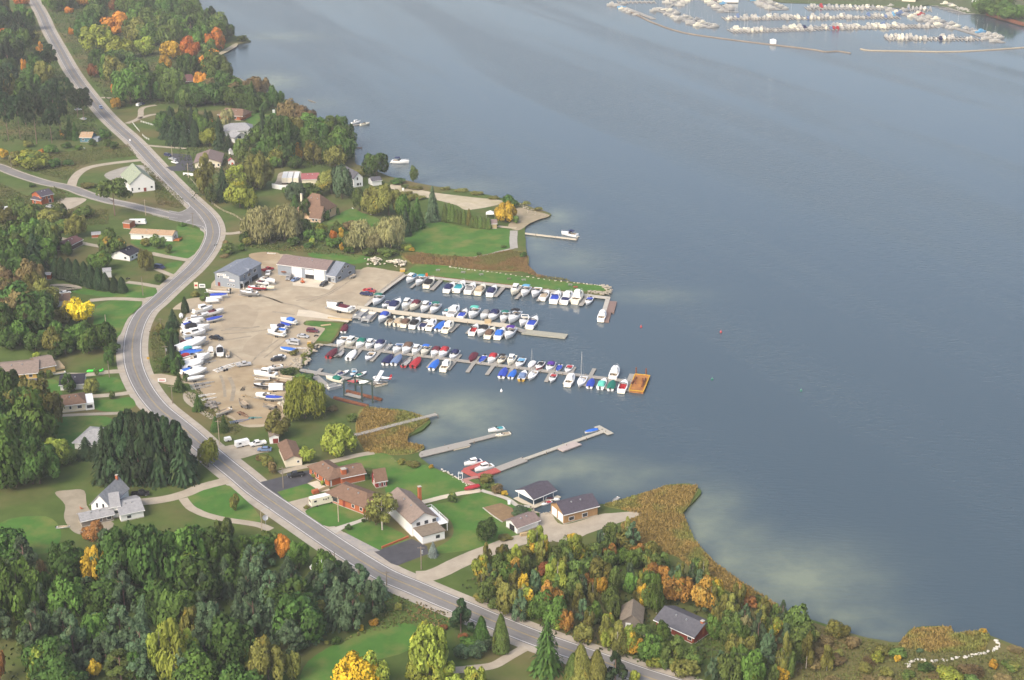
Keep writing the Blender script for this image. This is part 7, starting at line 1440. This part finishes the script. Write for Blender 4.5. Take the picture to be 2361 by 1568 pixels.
def far_boats(label, f, a, b, n, sails=.2, spread=10, skip=.15, seed=0):
    rd = random.Random(seed); A, B = P(f, *a, 0), P(f, *b, 0); d = (B-A); d.normalize(); nn = Vector((-d.y, d.x, 0)); hd = math.atan2(nn.y, nn.x); k = 0; run = {-1: .9, 1: .9}
    for i in range(n):
        for s in (-1, 1):
            run[s] = run[s] if rd.random() < .6 else rd.random()
            if run[s] < skip+.12: continue
            p = A.lerp(B, (i+.5+rd.uniform(-.25,.25))/n)+nn*s*(6.5+rd.uniform(-2,2)); sail = rd.random() < sails
            o = obj('moored_sailing_boat' if sail else 'moored_cruiser', FS if sail else FM, None, p, rz=hd+(0 if s > 0 else math.pi)+rd.uniform(-.06,.06)); q = rd.uniform(.6, 1.15); o.scale = (q, q, q)
            c = rd.random()
            if c < .12: o.material_slots[0].link = 'OBJECT'; o.material_slots[0].material = GELC
            elif c < .26: o.material_slots[0].link = 'OBJECT'; o.material_slots[0].material = GREYV
            elif c < .31: o.material_slots[0].link = 'OBJECT'; o.material_slots[0].material = canvas(rd.choice(['slate','red','sky','navy']))
            tag(o, f"{'white sailing boat' if sail else 'white motor boat'}, {nth(k).replace(' nearest','')+' along'} {'the near side' if s < 0 else 'the lake side'} of {label}".replace('nearest along', 'first along'), 'boat', 'boats of the far marina'); k += 1
def far_dock(label, f, a, b, w, n, m=DOCKW, fingers=True):
    A, B = P(f, *a, .6), P(f, *b, .6); r = empty('far_dock', A); tag(r, label, 'dock', 'docks of the far marina'); dockpart('deck', A, B, w, .6, m, r, A, .5)
    d = (B-A).normalized(); nn = Vector((-d.y, d.x, 0))
    if fingers:
        for i in range(n+1):
            for s in (-1, 1):
                p = A+(B-A)*(i/n); dockpart('finger', p, p+nn*s*11, 1.0, .58, m, r, A, .4)
for i, (lab, a, b, w, n, sl, sp) in enumerate([('the breakwater quay', (185,45), (600,208), 5, 10, .15, .45), ('the long floating quay', (650,112), (1240,308), 5, 14, .35, .3), ('the second spur', (690,120), (940,-20), 3, 6, .3, .3), ('the crowded corner dock', (1420,130), (1180,-40), 4, 7, .1, .05), ('the upper east dock', (1990,105), (1720,-20), 4, 7, .1, .1),
                                         ('the third pontoon', (1380,205), (2350,195), 3, 26, .25, .25), ('the outer pontoon', (1460,345), (2350,318), 3, 24, .15, .3)]):
    far_dock('grey dock that is '+lab+' of the far marina', fT1, a, b, w, n, fingers=i > 2); far_boats(lab, fT1, a, b, n, sl, skip=sp, seed=20+i)
for i, (lab, a, b, w, n, sl, sp) in enumerate([('the inner quay pontoon', (-60,92), (760,92), 3, 20, .05, .25), ('the middle pontoon', (0,195), (950,185), 3, 24, .25, .3), ('the eastern outer pontoon', (0,315), (1350,285), 3, 34, .2, .3), ('the detached pontoon', (830,425), (1860,430), 3, 24, .05, .4), ('the diagonal main pier', (800,70), (2130,470), 5, 30, .1, .2), ('the shore berths', (1050,100), (1330,110), 3, 6, 0, .2), ('the east shore berths', (1400,45), (1720,150), 2, 7, 0, .3)]):
    far_dock('grey dock that is '+lab+' of the far marina', fT2, a, b, w, n, fingers=i != 4); far_boats(lab, fT2, a, b, n, sl, skip=sp, seed=40+i)
def boom(label, pts, m, w=1.5):
    q = smooth_line([P(f, x, y, .3) for f, x, y in pts], False, 6); mb = MB()
    for a, b in zip(q, q[1:]): mb.bar(a, b, w, .8)
    o = mb.obj('floating_breakwater', m); tag(o, label, 'breakwater')
boom('curved brown floating breakwater of the far marina', [(fT1,160,55),(fT1,400,160),(fT1,600,255),(fT1,900,355),(fT1,1300,420),(fT1,1900,495),(fT1,2361,550),(fT2,150,575),(fT2,290,570),(fT2,430,592)], mat('brown float logs', (.30,.24,.18), (.22,.18,.14), .05, .9, coord='World'))
boom('tan floating breakwater at the far marina mouth', [(fT2,540,545),(fT2,660,562),(fT2,1000,568),(fT2,1500,575),(fT2,1900,560),(fT2,2361,528),(fT2,2600,505)], mat('tan float logs', (.46,.39,.28), (.37,.31,.23), .05, .9, coord='World'))
o = MB().box(-2.5,2.5,-2,2,.4,3.4).add([(-2.8,-2.3,3.4),(2.8,-2.3,3.4),(2.8,2.3,3.4),(-2.8,2.3,3.4),(0,0,4.6)],[(0,1,4),(1,2,4),(2,3,4),(3,0,4)]).obj('breakwater_hut', WHITE, loc=P(fT1,1925,490,.3)); tag(o, 'tiny white hut on the brown floating breakwater', 'hut')
q = [P(fT1,220,18,.6), P(fT1,610,18,.6)]; far_dock('grey top gangway behind the breakwater quay of the far marina', fT1, (200,20), (610,18), 5, 8, fingers=True)
wallbar('red_revetment', 'rust red stone revetment along the far green slope', fT2, [(1960,172),(2150,225),(2361,285),(2600,330)], 2.5, 4, RUST)

# ------------------------------------------------------------------ vehicles
def prof_mesh(name, prof, w, m, taper=.0):
    """side profile extruded across the width; upper points pulled in by taper"""
    zs = [p[1] for p in prof]; z0, z1 = min(zs), max(zs); n = len(prof); vs = []
    for s in (-1, 1): vs += [(x, s*(w/2-taper*max(0, (z-.95))), z) for x, z in prof]
    fs = [tuple(range(n)), tuple(range(2*n-1, n-1, -1))]
    for i in range(n): fs.append((i, i+n, (i+1) % n+n, (i+1) % n))
    fs = [tuple(reversed(f)) for f in fs] if False else fs
    me = mesh(name, vs, fs, m)
    bm = bmesh.new(); bm.from_mesh(me); bmesh.ops.recalc_face_normals(bm, faces=bm.faces); bm.to_mesh(me); bm.free(); return me
VM = {}
W_ = MB().tube([(0,-.12,0),(0,.12,0)], .34, 12).mesh('wheel', BLACK); HUB = MB().tube([(0,-.13,0),(0,.13,0)], .19, 8).mesh('hub', ALU)
WS = paint('black')
VM['car'] = (prof_mesh('body', [(-2.3,.3),(2.3,.3),(2.32,.65),(1.2,.9),(.5,1.4),(-1.0,1.43),(-1.9,1.0),(-2.3,.95)], 1.76, WHITE, .35), MB().box(-1.55,.75,-.84,-.74,.98,1.3).box(-1.55,.75,.74,.84,.98,1.3).mesh('side_window', GLASS), MB().add([(1.15,-.7,.95),(1.15,.7,.95),(.52,.6,1.40),(.52,-.6,1.40)],[(0,1,2,3)]).add([(-1.02,-.6,1.44),(-1.02,.6,1.44),(-1.88,.7,1.04),(-1.88,-.7,1.04)],[(0,1,2,3)]).mesh('windshield', GLASS), (1.42,-1.42), .32)
VM['suv'] = (prof_mesh('body', [(-2.35,.4),(2.3,.4),(2.35,.85),(1.2,1.1),(.6,1.72),(-2.1,1.75),(-2.35,1.1)], 1.86, WHITE, .18), MB().box(-2.0,.7,-.92,-.80,1.15,1.58).box(-2.0,.7,.80,.92,1.15,1.58).mesh('side_window', GLASS), MB().add([(1.2,-.8,1.14),(1.2,.8,1.14),(.64,.72,1.70),(.64,-.72,1.70)],[(0,1,2,3)]).add([(-2.14,-.72,1.70),(-2.14,.72,1.70),(-2.34,.8,1.15),(-2.34,-.8,1.15)],[(0,1,2,3)]).mesh('windshield', GLASS), (1.45,-1.45), .36)
VM['pickup'] = (prof_mesh('body', [(-2.75,.45),(2.7,.45),(2.72,.95),(1.5,1.1),(.9,1.75),(-.5,1.78),(-.75,1.1),(-.8,.72),(-2.6,.72),(-2.62,1.08),(-2.75,1.08)], 1.9, WHITE, .2), MB().box(-.45,.95,-.94,-.82,1.15,1.6).box(-.45,.95,.82,.94,1.15,1.6).mesh('side_window', GLASS), MB().add([(1.5,-.8,1.14),(1.5,.8,1.14),(.94,.74,1.72),(.94,-.74,1.72)],[(0,1,2,3)]).add([(-.53,-.7,1.72),(-.53,.7,1.72),(-.77,.78,1.15),(-.77,-.78,1.15)],[(0,1,2,3)]).mesh('windshield', GLASS), (1.75,-1.7), .38)
VM['van'] = (prof_mesh('body', [(-2.5,.4),(2.4,.4),(2.42,.9),(1.5,1.25),(.9,1.95),(-2.4,1.98),(-2.5,1.2)], 1.92, WHITE, .12), MB().box(-2.1,1.0,-.95,-.84,1.25,1.75).box(-2.1,1.0,.84,.95,1.25,1.75).mesh('side_window', GLASS), MB().add([(1.5,-.8,1.28),(1.5,.8,1.28),(.94,.76,1.9),(.94,-.76,1.9)],[(0,1,2,3)]).mesh('windshield', GLASS), (1.5,-1.5), .36)
BEDW = MB().box(-2.6,-.8,.86,.95,.72,1.1).box(-2.6,-.8,-.95,-.86,.72,1.1).mesh('bed_side', WHITE)
HL = MB().box(2.28,2.36,-.8,-.5,.62,.78).box(2.28,2.36,.5,.8,.62,.78).mesh('headlight', GEL)
VNAME = {'car': 'car', 'suv': 'sport_utility_car', 'pickup': 'pickup_truck', 'van': 'van'}
def vehicle(kind, colour, f, rear, front, label, z=LAND+.13, s=1.08):
    a, b = P(f, *rear, z), P(f, *front, z); c = (a+b)/2
    r = empty(VNAME[kind], c, math.atan2(b.y-a.y, b.x-a.x), s); tag(r, label, kind if kind != 'pickup' else 'truck', 'parked vehicles')
    body, win, ws_, ax, wr = VM[kind]; obj('body', body, r, m=paint(colour)); obj('side_window', win, r); obj('windshield', ws_, r)
    if kind == 'pickup': obj('bed_side', BEDW, r, m=paint(colour))
    hl = obj('headlight', HL, r); hl.location.x = {'car': 0, 'suv': .02, 'pickup': .38, 'van': .09}[kind]; hl.location.z = {'car': -.08}.get(kind, .08)
    for x in ax:
        for sg in (-1, 1):
            w = obj('wheel', W_, r, (x, sg*.84, .34)); obj('hub', HUB, w)
for v in [('suv','slate',fA,(915,985),(945,1018),'dark blue car driving down the upper road'),('car','silver',fA,(800,1108),(740,1100),'silver car parked among the tall pines'),('car','silver',fA,(700,1020),(745,1016),'pale car deeper among the tall pines'),('van','white',fA,(1265,985),(1295,970),'white van on the hillside drive'),('car','navy',fA,(1320,965),(1290,960),'dark car behind the white van'),
 ('suv','navy',fA,(1525,1435),(1570,1445),'dark blue car in the asphalt lot row'),('car','silver',fA,(1570,1470),(1615,1478),'silver car in the middle of the lot row'),('car','white',fA,(1590,1500),(1635,1512),'white car foremost in the asphalt lot'),('pickup','red',fB,(460,568),(520,578),'red pickup on the drive of the brown house'),('car','silver',fB,(560,560),(620,580),'grey car beside the brown house garage'),
 ('van','navy',fC,(1450,1180),(1500,1190),'dark blue van beside the olive tree drive'),('car','silver',fC,(440,620),(490,628),'silver car at the orange brick house'),('car','white',fC,(570,1425),(635,1415),'white car behind the bright yellow tree'),('suv','silver',fE,(330,1068),(430,1075),'silver estate car below the white bungalow'),
 ('pickup','black',fF,(460,540),(575,555),'black pickup in the middle of the yard'),('pickup','silver',fF,(715,800),(832,785),'silver pickup hitched to the long trailer'),('suv','black',fF,(1145,742),(1010,748),'black utility car near the rocky bank'),('car','white',fF,(1150,722),(1055,722),'white car behind the black utility car'),('van','silver',fF,(1280,600),(1185,590),'silver van near the rocky bank'),('car','silver',fF,(1260,570),(1170,575),'grey car behind the silver van'),('car','silver',fF,(1275,525),(1365,535),'silver saloon below the maroon car'),('suv','maroon',fF,(1360,478),(1455,485),'maroon car beside the grass island'),
 ('van','grey',fQ,(1220,430),(1170,490),'grey van before the workshop wall'),('car','slate',fQ,(1330,465),(1250,500),'blue car before the first roller door'),('suv','black',fQ,(1755,530),(1665,580),'black car on the concrete pad'),('pickup','red',fQ,(860,340),(905,330),'red pickup behind the office'),('pickup','white',fQ,(900,360),(880,415),'white and red pickup at the office corner'),
 ('pickup','red',fF,(1890,105),(1975,115),'red pickup on the quay side of the yard'),('pickup','navy',fF,(1850,135),(1960,148),'dark pickup beside the red one on the quay'),('pickup','black',fJ,(735,695),(590,715),'black pickup on the asphalt drive of the brick house'),('pickup','white',fJ,(375,405),(250,428),'white pickup beside the red-door hut'),('car','slate',fJ,(425,468),(325,468),'blue car before the cream garage'),('suv','maroon',fJ,(1075,855),(1005,865),'maroon car between the two brick houses'),('pickup','black',fI,(1215,515),(1375,505),'black pickup on the farmhouse drive')]:
    vehicle(*v)
for d in ('white','silver','navy','red','white','silver','white','black'): pass
# semi-trailers, campers, motorhome, box trailer
def boxvan(name, label, p, hd, L, W, Ht, z0, m, cat, wheels=(), win=(), front=None):
    r = empty(name, p, hd); tag(r, label, cat)
    vs = [(0,-W/2,z0),(L,-W/2,z0),(L,W/2,z0),(0,W/2,z0),(.08,-W/2+.08,z0+Ht),(L-(front or .08),-W/2+.08,z0+Ht),(L-(front or .08),W/2-.08,z0+Ht),(.08,W/2-.08,z0+Ht)]
    MB().add(vs, [(3,2,1,0),(4,5,6,7),(0,1,5,4),(1,2,6,5),(2,3,7,6),(3,0,4,7)]).obj('body', m, r)
    for x in wheels:
        for s in (-1, 1): obj('wheel', W_, r, (x, s*(W/2-.05), .34))
    for x0, x1, za, zb, s in win:
        y = s*W/2; MB().box(x0, x1, min(y, y+s*.03)-.02, max(y, y+s*.03)+.02, z0+za, z0+zb).obj('window', GLASS, r)
    return r
for i, (x0, lab) in enumerate(((1148,'first'),(1198,'second'),(1254,'third'))):
    a = P(fB, x0, 1150); b = P(fB, x0+30, 1045); r = boxvan('semi_trailer', f'white semi-trailer, {lab} from the sandy lot of three', a, math.atan2(b.y-a.y, b.x-a.x), 14, 3.0, 3.0, 1.1, GEL, 'trailer', (1.5, 2.6)); MB().box(11.5,11.7,-.6,.6,0,1.1).obj('landing_leg', STEEL, r); MB().box(-.03,0,-1.4,1.4,1.2,4.0).obj('rear_door', GELC, r)
zone('gravel_lot', fB, [(1075,1110),(1110,1040),(1300,1030),(1300,1160),(1240,1195),(1040,1180)], DIRT, .07)
a, b = P(fJ,795,985), P(fJ,1025,930); r = boxvan('motorhome', 'cream motorhome parked in front of the brick bungalow', a, math.atan2(b.y-a.y, b.x-a.x), (b-a).length, 2.5, 2.6, .55, GELC, 'motorhome', (2.0, 7.0), ((1.0,1.9,1.3,1.9,-1),(4.2,4.6,1.4,1.9,-1),(5.0,5.4,1.3,1.8,-1),(5.8,6.2,1.5,2.0,-1),(7.2,8.2,1.4,2.1,-1)), .9); Lr = (b-a).length
MB().box(.5,Lr-1.2,-1.1,1.1,3.15,3.2).obj('roof', WHITE, r); MB().box(3,4,-.4,.4,3.2,3.45).obj('roof_vent', WHITE, r); MB().box(-.05,.0,-.7,.7,1.8,2.5).obj('rear_window', GLASS, r)
a, b = P(fJ,105,440), P(fJ,238,410); boxvan('camper_trailer', 'white camper trailer beside the white pickup', a, math.atan2(b.y-a.y, b.x-a.x), (b-a).length, 2.2, 1.9, .5, GEL, 'camper', (2.5,), ((1,2,.9,1.4,-1),), .5)
a, b = P(fJ,5,385), P(fJ,70,372); boxvan('utility_trailer', 'small white covered trailer on the grass by the yard', a, math.atan2(b.y-a.y, b.x-a.x), (b-a).length, 1.6, 1.1, .4, GEL, 'trailer', (1.2,), (), .3)
a, b = P(fC,1195,778), P(fC,1352,776); boxvan('camper_trailer', 'long white camper behind the long white mobile home', a, math.atan2(b.y-a.y, b.x-a.x), (b-a).length, 2.6, 2.2, .5, GEL, 'camper', (3.5,4.5), ((2,3,1,1.6,-1),(5,6,1,1.6,-1)), .6)
a, b = P(fC,25,662), P(fC,100,650); boxvan('camper_trailer', 'small white camper below the orange brick house', a, math.atan2(b.y-a.y, b.x-a.x), (b-a).length, 2.2, 2.0, .5, GEL, 'camper', (2.0,), ((1,2,1,1.5,-1),), .4)
a, b = P(fY2,1565,520), P(fY2,1810,515); boxvan('box_trailer', 'cream-white box trailer beside the willow', a, math.atan2(b.y-a.y, b.x-a.x), (b-a).length, 2.6, 2.0, .7, GEL, 'trailer', (2.0,2.8), ())
r = empty('forklift', P(fQ,1395,515), 2.2); tag(r, 'orange forklift before the workshop doors', 'forklift'); MB().box(-1,.7,-.6,.6,.4,1.1).obj('body', paint('orange'), r); MB().box(-.6,.4,-.55,.55,2.0,2.1).obj('roof', paint('orange'), r)
for x, y in ((-.6,-.5),(.4,-.5),(-.6,.5),(.4,.5)): MB().box(x-.04,x+.04,y-.04,y+.04,1.1,2.0).obj('post', BLACK, r); obj('wheel', W_, r, (x*1.1, y*1.2, .34))
MB().box(.75,.85,-.4,-.3,.1,2.6).box(.75,.85,.3,.4,.1,2.6).obj('mast', BLACK, r); MB().box(.85,1.9,-.35,-.25,.15,.2).box(.85,1.9,.25,.35,.15,.2).obj('fork', STEEL, r)
r = empty('gazebo_shelter', P(fQ,1135,405)); tag(r, 'rust brown garden umbrella against the workshop wall', 'umbrella'); MB().add([(2.0*math.cos(i*math.pi/4), 2.0*math.sin(i*math.pi/4), 2.1) for i in range(8)]+[(0,0,2.9)], [(i,(i+1) % 8,8) for i in range(8)]).obj('canopy', RUST, r); MB().tube([(0,0,0),(0,0,2.8)], .05, 5).obj('pole', STEEL, r)
for lab, x in (('lime green inflatable toy nearer the yellow bungalow', 838), ('lime green inflatable toy nearer the road', 915)):
    r = empty('inflatable_toy', P(fE, x, 668), .2); tag(r, lab, 'toy'); MB().tube([(-1.6,0,.5),(-.8,0,.7),(.8,0,.6),(1.6,0,.9)], [.3,.6,.55,.3], 8).obj('body', paint('lime'), r, smooth=True); MB().tube([(1.4,0,.9),(1.6,0,1.6)], [.3,.2], 6).obj('neck', paint('lime'), r)

# ------------------------------------------------------------------ rocks
def rock_mesh(i):
    bm = bmesh.new(); bmesh.ops.create_icosphere(bm, subdivisions=1, radius=.5); rd = random.Random(i)
    for v in bm.verts: v.co *= rd.uniform(.7, 1.2); v.co.z *= .7
    me = bpy.data.meshes.new('rock'); bm.to_mesh(me); bm.free(); return me
RM_ = [rock_mesh(i) for i in range(6)]
for me in RM_: me.materials.append(ROCK)
def rocks(name, label, f, pts, n, s0, s1, m=None, heap=0.0, width=1.5, cat='rock pile'):
    """rocks along a line (heap 0) or heaped over a polygon"""
    w = [P(f, *p) for p in pts]; r = empty(name, w[0]); tag(r, label, cat); rd = random.Random(len(label)); k = 0
    q = smooth_line(w, False, 8) if heap == 0 else None; cen = sum(w, Vector())/len(w)
    while k < n:
        if heap == 0:
            p = Vector(q[min(len(q)-1, int(len(q)*(k+rd.random()*.6)/n))])+Vector((rd.uniform(-1,1)*width, rd.uniform(-1,1)*width, 0)); zz = 0
        else:
            u = [rd.random() for _ in w]; t = sum(u); p = sum((w[i]*u[i]/t for i in range(len(w))), Vector()); p = cen+(p-cen)*1.9
            zz = heap*max(0, 1-(p-cen).length/max((a-cen).length for a in w))*rd.uniform(.4, 1)
        s = rd.uniform(s0, s1); o = obj('rock', RM_[rd.randrange(6)], r, (p-w[0])+Vector((0,0,zz+s*.15)), rz=rd.uniform(0, 6)); o.scale = (s*rd.uniform(.9,1.4), s, s*.9)
        if m: o.material_slots[0].link = 'OBJECT'; o.material_slots[0].material = m
        k += 1
    return r
rocks('rock_pile', 'heap of pale limestone rocks closer to the workshop', fD, [(1530,950),(1590,900),(1680,930),(1690,975),(1580,975)], 60, .7, 1.5, None, 2.6)
rocks('rock_pile', 'heap of pale limestone rocks closer to the pier lawn', fD, [(1710,960),(1780,920),(1860,950),(1940,985),(1850,1000),(1740,985)], 80, .7, 1.6, None, 2.6)
rocks('rock_line', 'line of pale stones between the pier lawn and the reeds', fG, [(820,175),(1000,200),(1300,235),(1700,290),(2100,335),(2250,350)], 90, .4, .9, ROCK, 0, .5, 'rocks')
rocks('pier_tip_rocks', 'brown boulders armouring the tip of the pier lawn', fG, [(2250,350),(2290,375),(2280,420),(2190,415),(2120,405)], 70, .8, 1.7, ROCKD, 0, 1.8, 'rocks')
rocks('bank_rocks', 'grey-brown rocks on the bank between yard and basin', fF, [(1440,600),(1390,660),(1330,740),(1290,790),(1230,790),(1270,740)], 110, .7, 1.5, ROCKD, 0, 2.6, 'rocks')
rocks('rubble_heap', 'pale rubble heap beneath the weeping willow', fY2, [(1740,720),(1900,690),(1960,880),(1850,870),(1740,760)], 70, .6, 1.4, ROCK, 1.2)
rocks('stone_row', 'curved row of whitewashed stones on the lower right shore', fO, [(1285,1440),(1340,1392),(1500,1390),(1650,1388),(1800,1360),(1900,1340),(1980,1325),(2060,1300),(2130,1245),(2090,1200)], 60, .5, 1.15, ROCKW, 0, .45, 'rocks')
rocks('shore_rocks', 'grey stones edging the wooden boathouse slip', fK, [(1225,1000),(1240,1040),(1330,1050),(1390,1045)], 26, .5, 1.0, ROCKD, 0, .6, 'rocks')
rocks('garden_shore_stones', 'pale stones along the garden shore by the red dock', fK, [(390,640),(470,690),(560,735),(640,790),(720,805)], 36, .4, .9, ROCKW, 0, .7, 'rocks')
rocks('headland_rocks', 'stones scattered on the sandy point', fP, [(1480,260),(1530,290),(1600,330),(1750,390)], 30, .5, 1.2, ROCKD, 0, 3, 'rocks')
rocks('scrap_heap', 'heap of old grey dock sections in the lower yard', fY2, [(500,760),(560,700),(680,740),(700,800),(560,850)], 40, .9, 1.8, mat('grey scrap timber', (.27,.25,.22), (.2,.18,.16), 1, .9), 1.4, cat='scrap')
o = empty('firewood_stack', P(fK,1108,1250)); tag(o, 'stack of split firewood against the white lawn garage', 'firewood')
for i in range(14):
    for j in range(4): MB().tube([(i*.28,0,.14+j*.26),(i*.28+.02,-.9,.14+j*.26)], .13, 6).obj('log', WL['tan'], o)
o.rotation_euler = (0, 0, .35)
# ------------------------------------------------------------------ odds and ends
boat2('covered', 'cover:maroon', fF, (1688,494), (1722,425), 'white boat with maroon cover moored at the grass island', Lm=8.5)
boat2('open', None, fI, (530,812), (635,806), 'white skiff lying upside on the farmyard edge', z=LAND+.2, Lm=4.2)
board('pier_notice', 'white notice board at the root of the broad pale pier', fD, 1412, 1395, 2.2, 1.6, 1.0, WHITE, stripe=DARKL)
wallbar('timber_boom', 'long tan timber baulks lying beside the concrete ramp', fD, [(1180,1460),(1280,1470),(1400,1480)], .6, .7, WL['tan'], 'timber')
o = MB().box(-2.2, 2.2, -.5, .5, 0, .3).obj('plank_stack', WL['tan'], loc=P(fF, 1530, 418, LAND+.13), rz=.35); tag(o, 'pale planks lying on the grass island', 'planks')
for lab, f, x, y, w, h in (('white bin standing by the stone shore path', fK, 1006, 960, .9, 1.1), ('white marker box on the sandy beach', fP, 38, 78, 1.0, 1.2), ('white hive box on the upper shore lawn', fB, 1050, 486, 1.6, 2.0), ('white container beside the drive of the upper lawn', fA, 1200, 1300, .9, 1.0)):
    r = empty('storage_box', P(f, x, y)); tag(r, lab, 'box'); MB().box(-w/2, w/2, -w/2, w/2, 0, h).obj('body', WHITE, r); MB().box(-w/2-.05, w/2+.05, -w/2-.05, w/2+.05, h, h+.1).obj('lid', GEL, r)
def motorbike(label, f, x, y, hd, c):
    r = empty('motorcycle', P(f, x, y, LAND+.13), hd); tag(r, label, 'motorcycle')
    for xx in (-.7, .7): MB().tube([(xx,-.07,.32),(xx,.07,.32)], .32, 10).obj('wheel', BLACK, r)
    MB().box(-.5,.45,-.16,.16,.4,.75).obj('body', paint(c), r); MB().box(-.6,.1,-.14,.14,.75,.85).obj('seat', BLACK, r); MB().bar((.5,-.35,1.05),(.5,.35,1.05),.05).bar((.7,0,.35),(.5,0,1.05),.07).obj('handlebar', STEEL, r)
motorbike('black motorcycle on the drive below the cedar hedge', fC, 1180, 1285, .3, 'black')
motorbike('small motorcycle near the maroon car in the yard', fF, 1440, 522, .2, 'black')
motorbike('white motorcycle rounding the bend of the main road', fC, 1990, 972, 1.1, 'white')
for lab, f, x, y, c in (('red garden chair before the blue cottage', fA, 752, 1350, 'red'), ('white garden chair before the blue cottage', fA, 780, 1372, 'white'), ('white garden chair on the mansion lawn', fCh, 1195, 610, 'white'), ('white garden chair beside the far lawn tree', fCh, 1466, 690, 'white'), ('orange lawn chair beside the farmhouse porch', fI, 752, 640, 'orange')):
    r = empty('garden_chair', P(f, x, y), 2.2); tag(r, lab, 'chair'); MB().box(-.35,.35,-.35,.35,.4,.47).obj('seat', paint(c), r); MB().box(-.35,.35,.3,.37,.47,1.1).obj('backrest', paint(c), r)
    for a in (-.3, .3):
        for b_ in (-.3, .3): MB().box(a-.03,a+.03,b_-.03,b_+.03,0,.4).obj('leg', paint(c), r)

# ------------------------------------------------------------------ the hazy air over the lake
hz = MB().box(-2500, 3200, -800, 4200, -2.0, 236).mesh('haze')
hm = bpy.data.materials.new('lake haze'); hm.use_nodes = True
n, l = hm.node_tree.nodes, hm.node_tree.links; n.remove(n['Principled BSDF'])
pv = n.new('ShaderNodeVolumePrincipled'); pv.inputs['Color'].default_value = (.90,.92,.95,1); pv.inputs['Density'].default_value = HAZE
l.new(pv.outputs[0], n['Material Output'].inputs['Volume']); hz.materials.append(hm)
hzo = obj('haze', hz); hzo['kind'] = 'stuff'; hzo['label'] = 'thin pale haze lying over the lake and far shore'
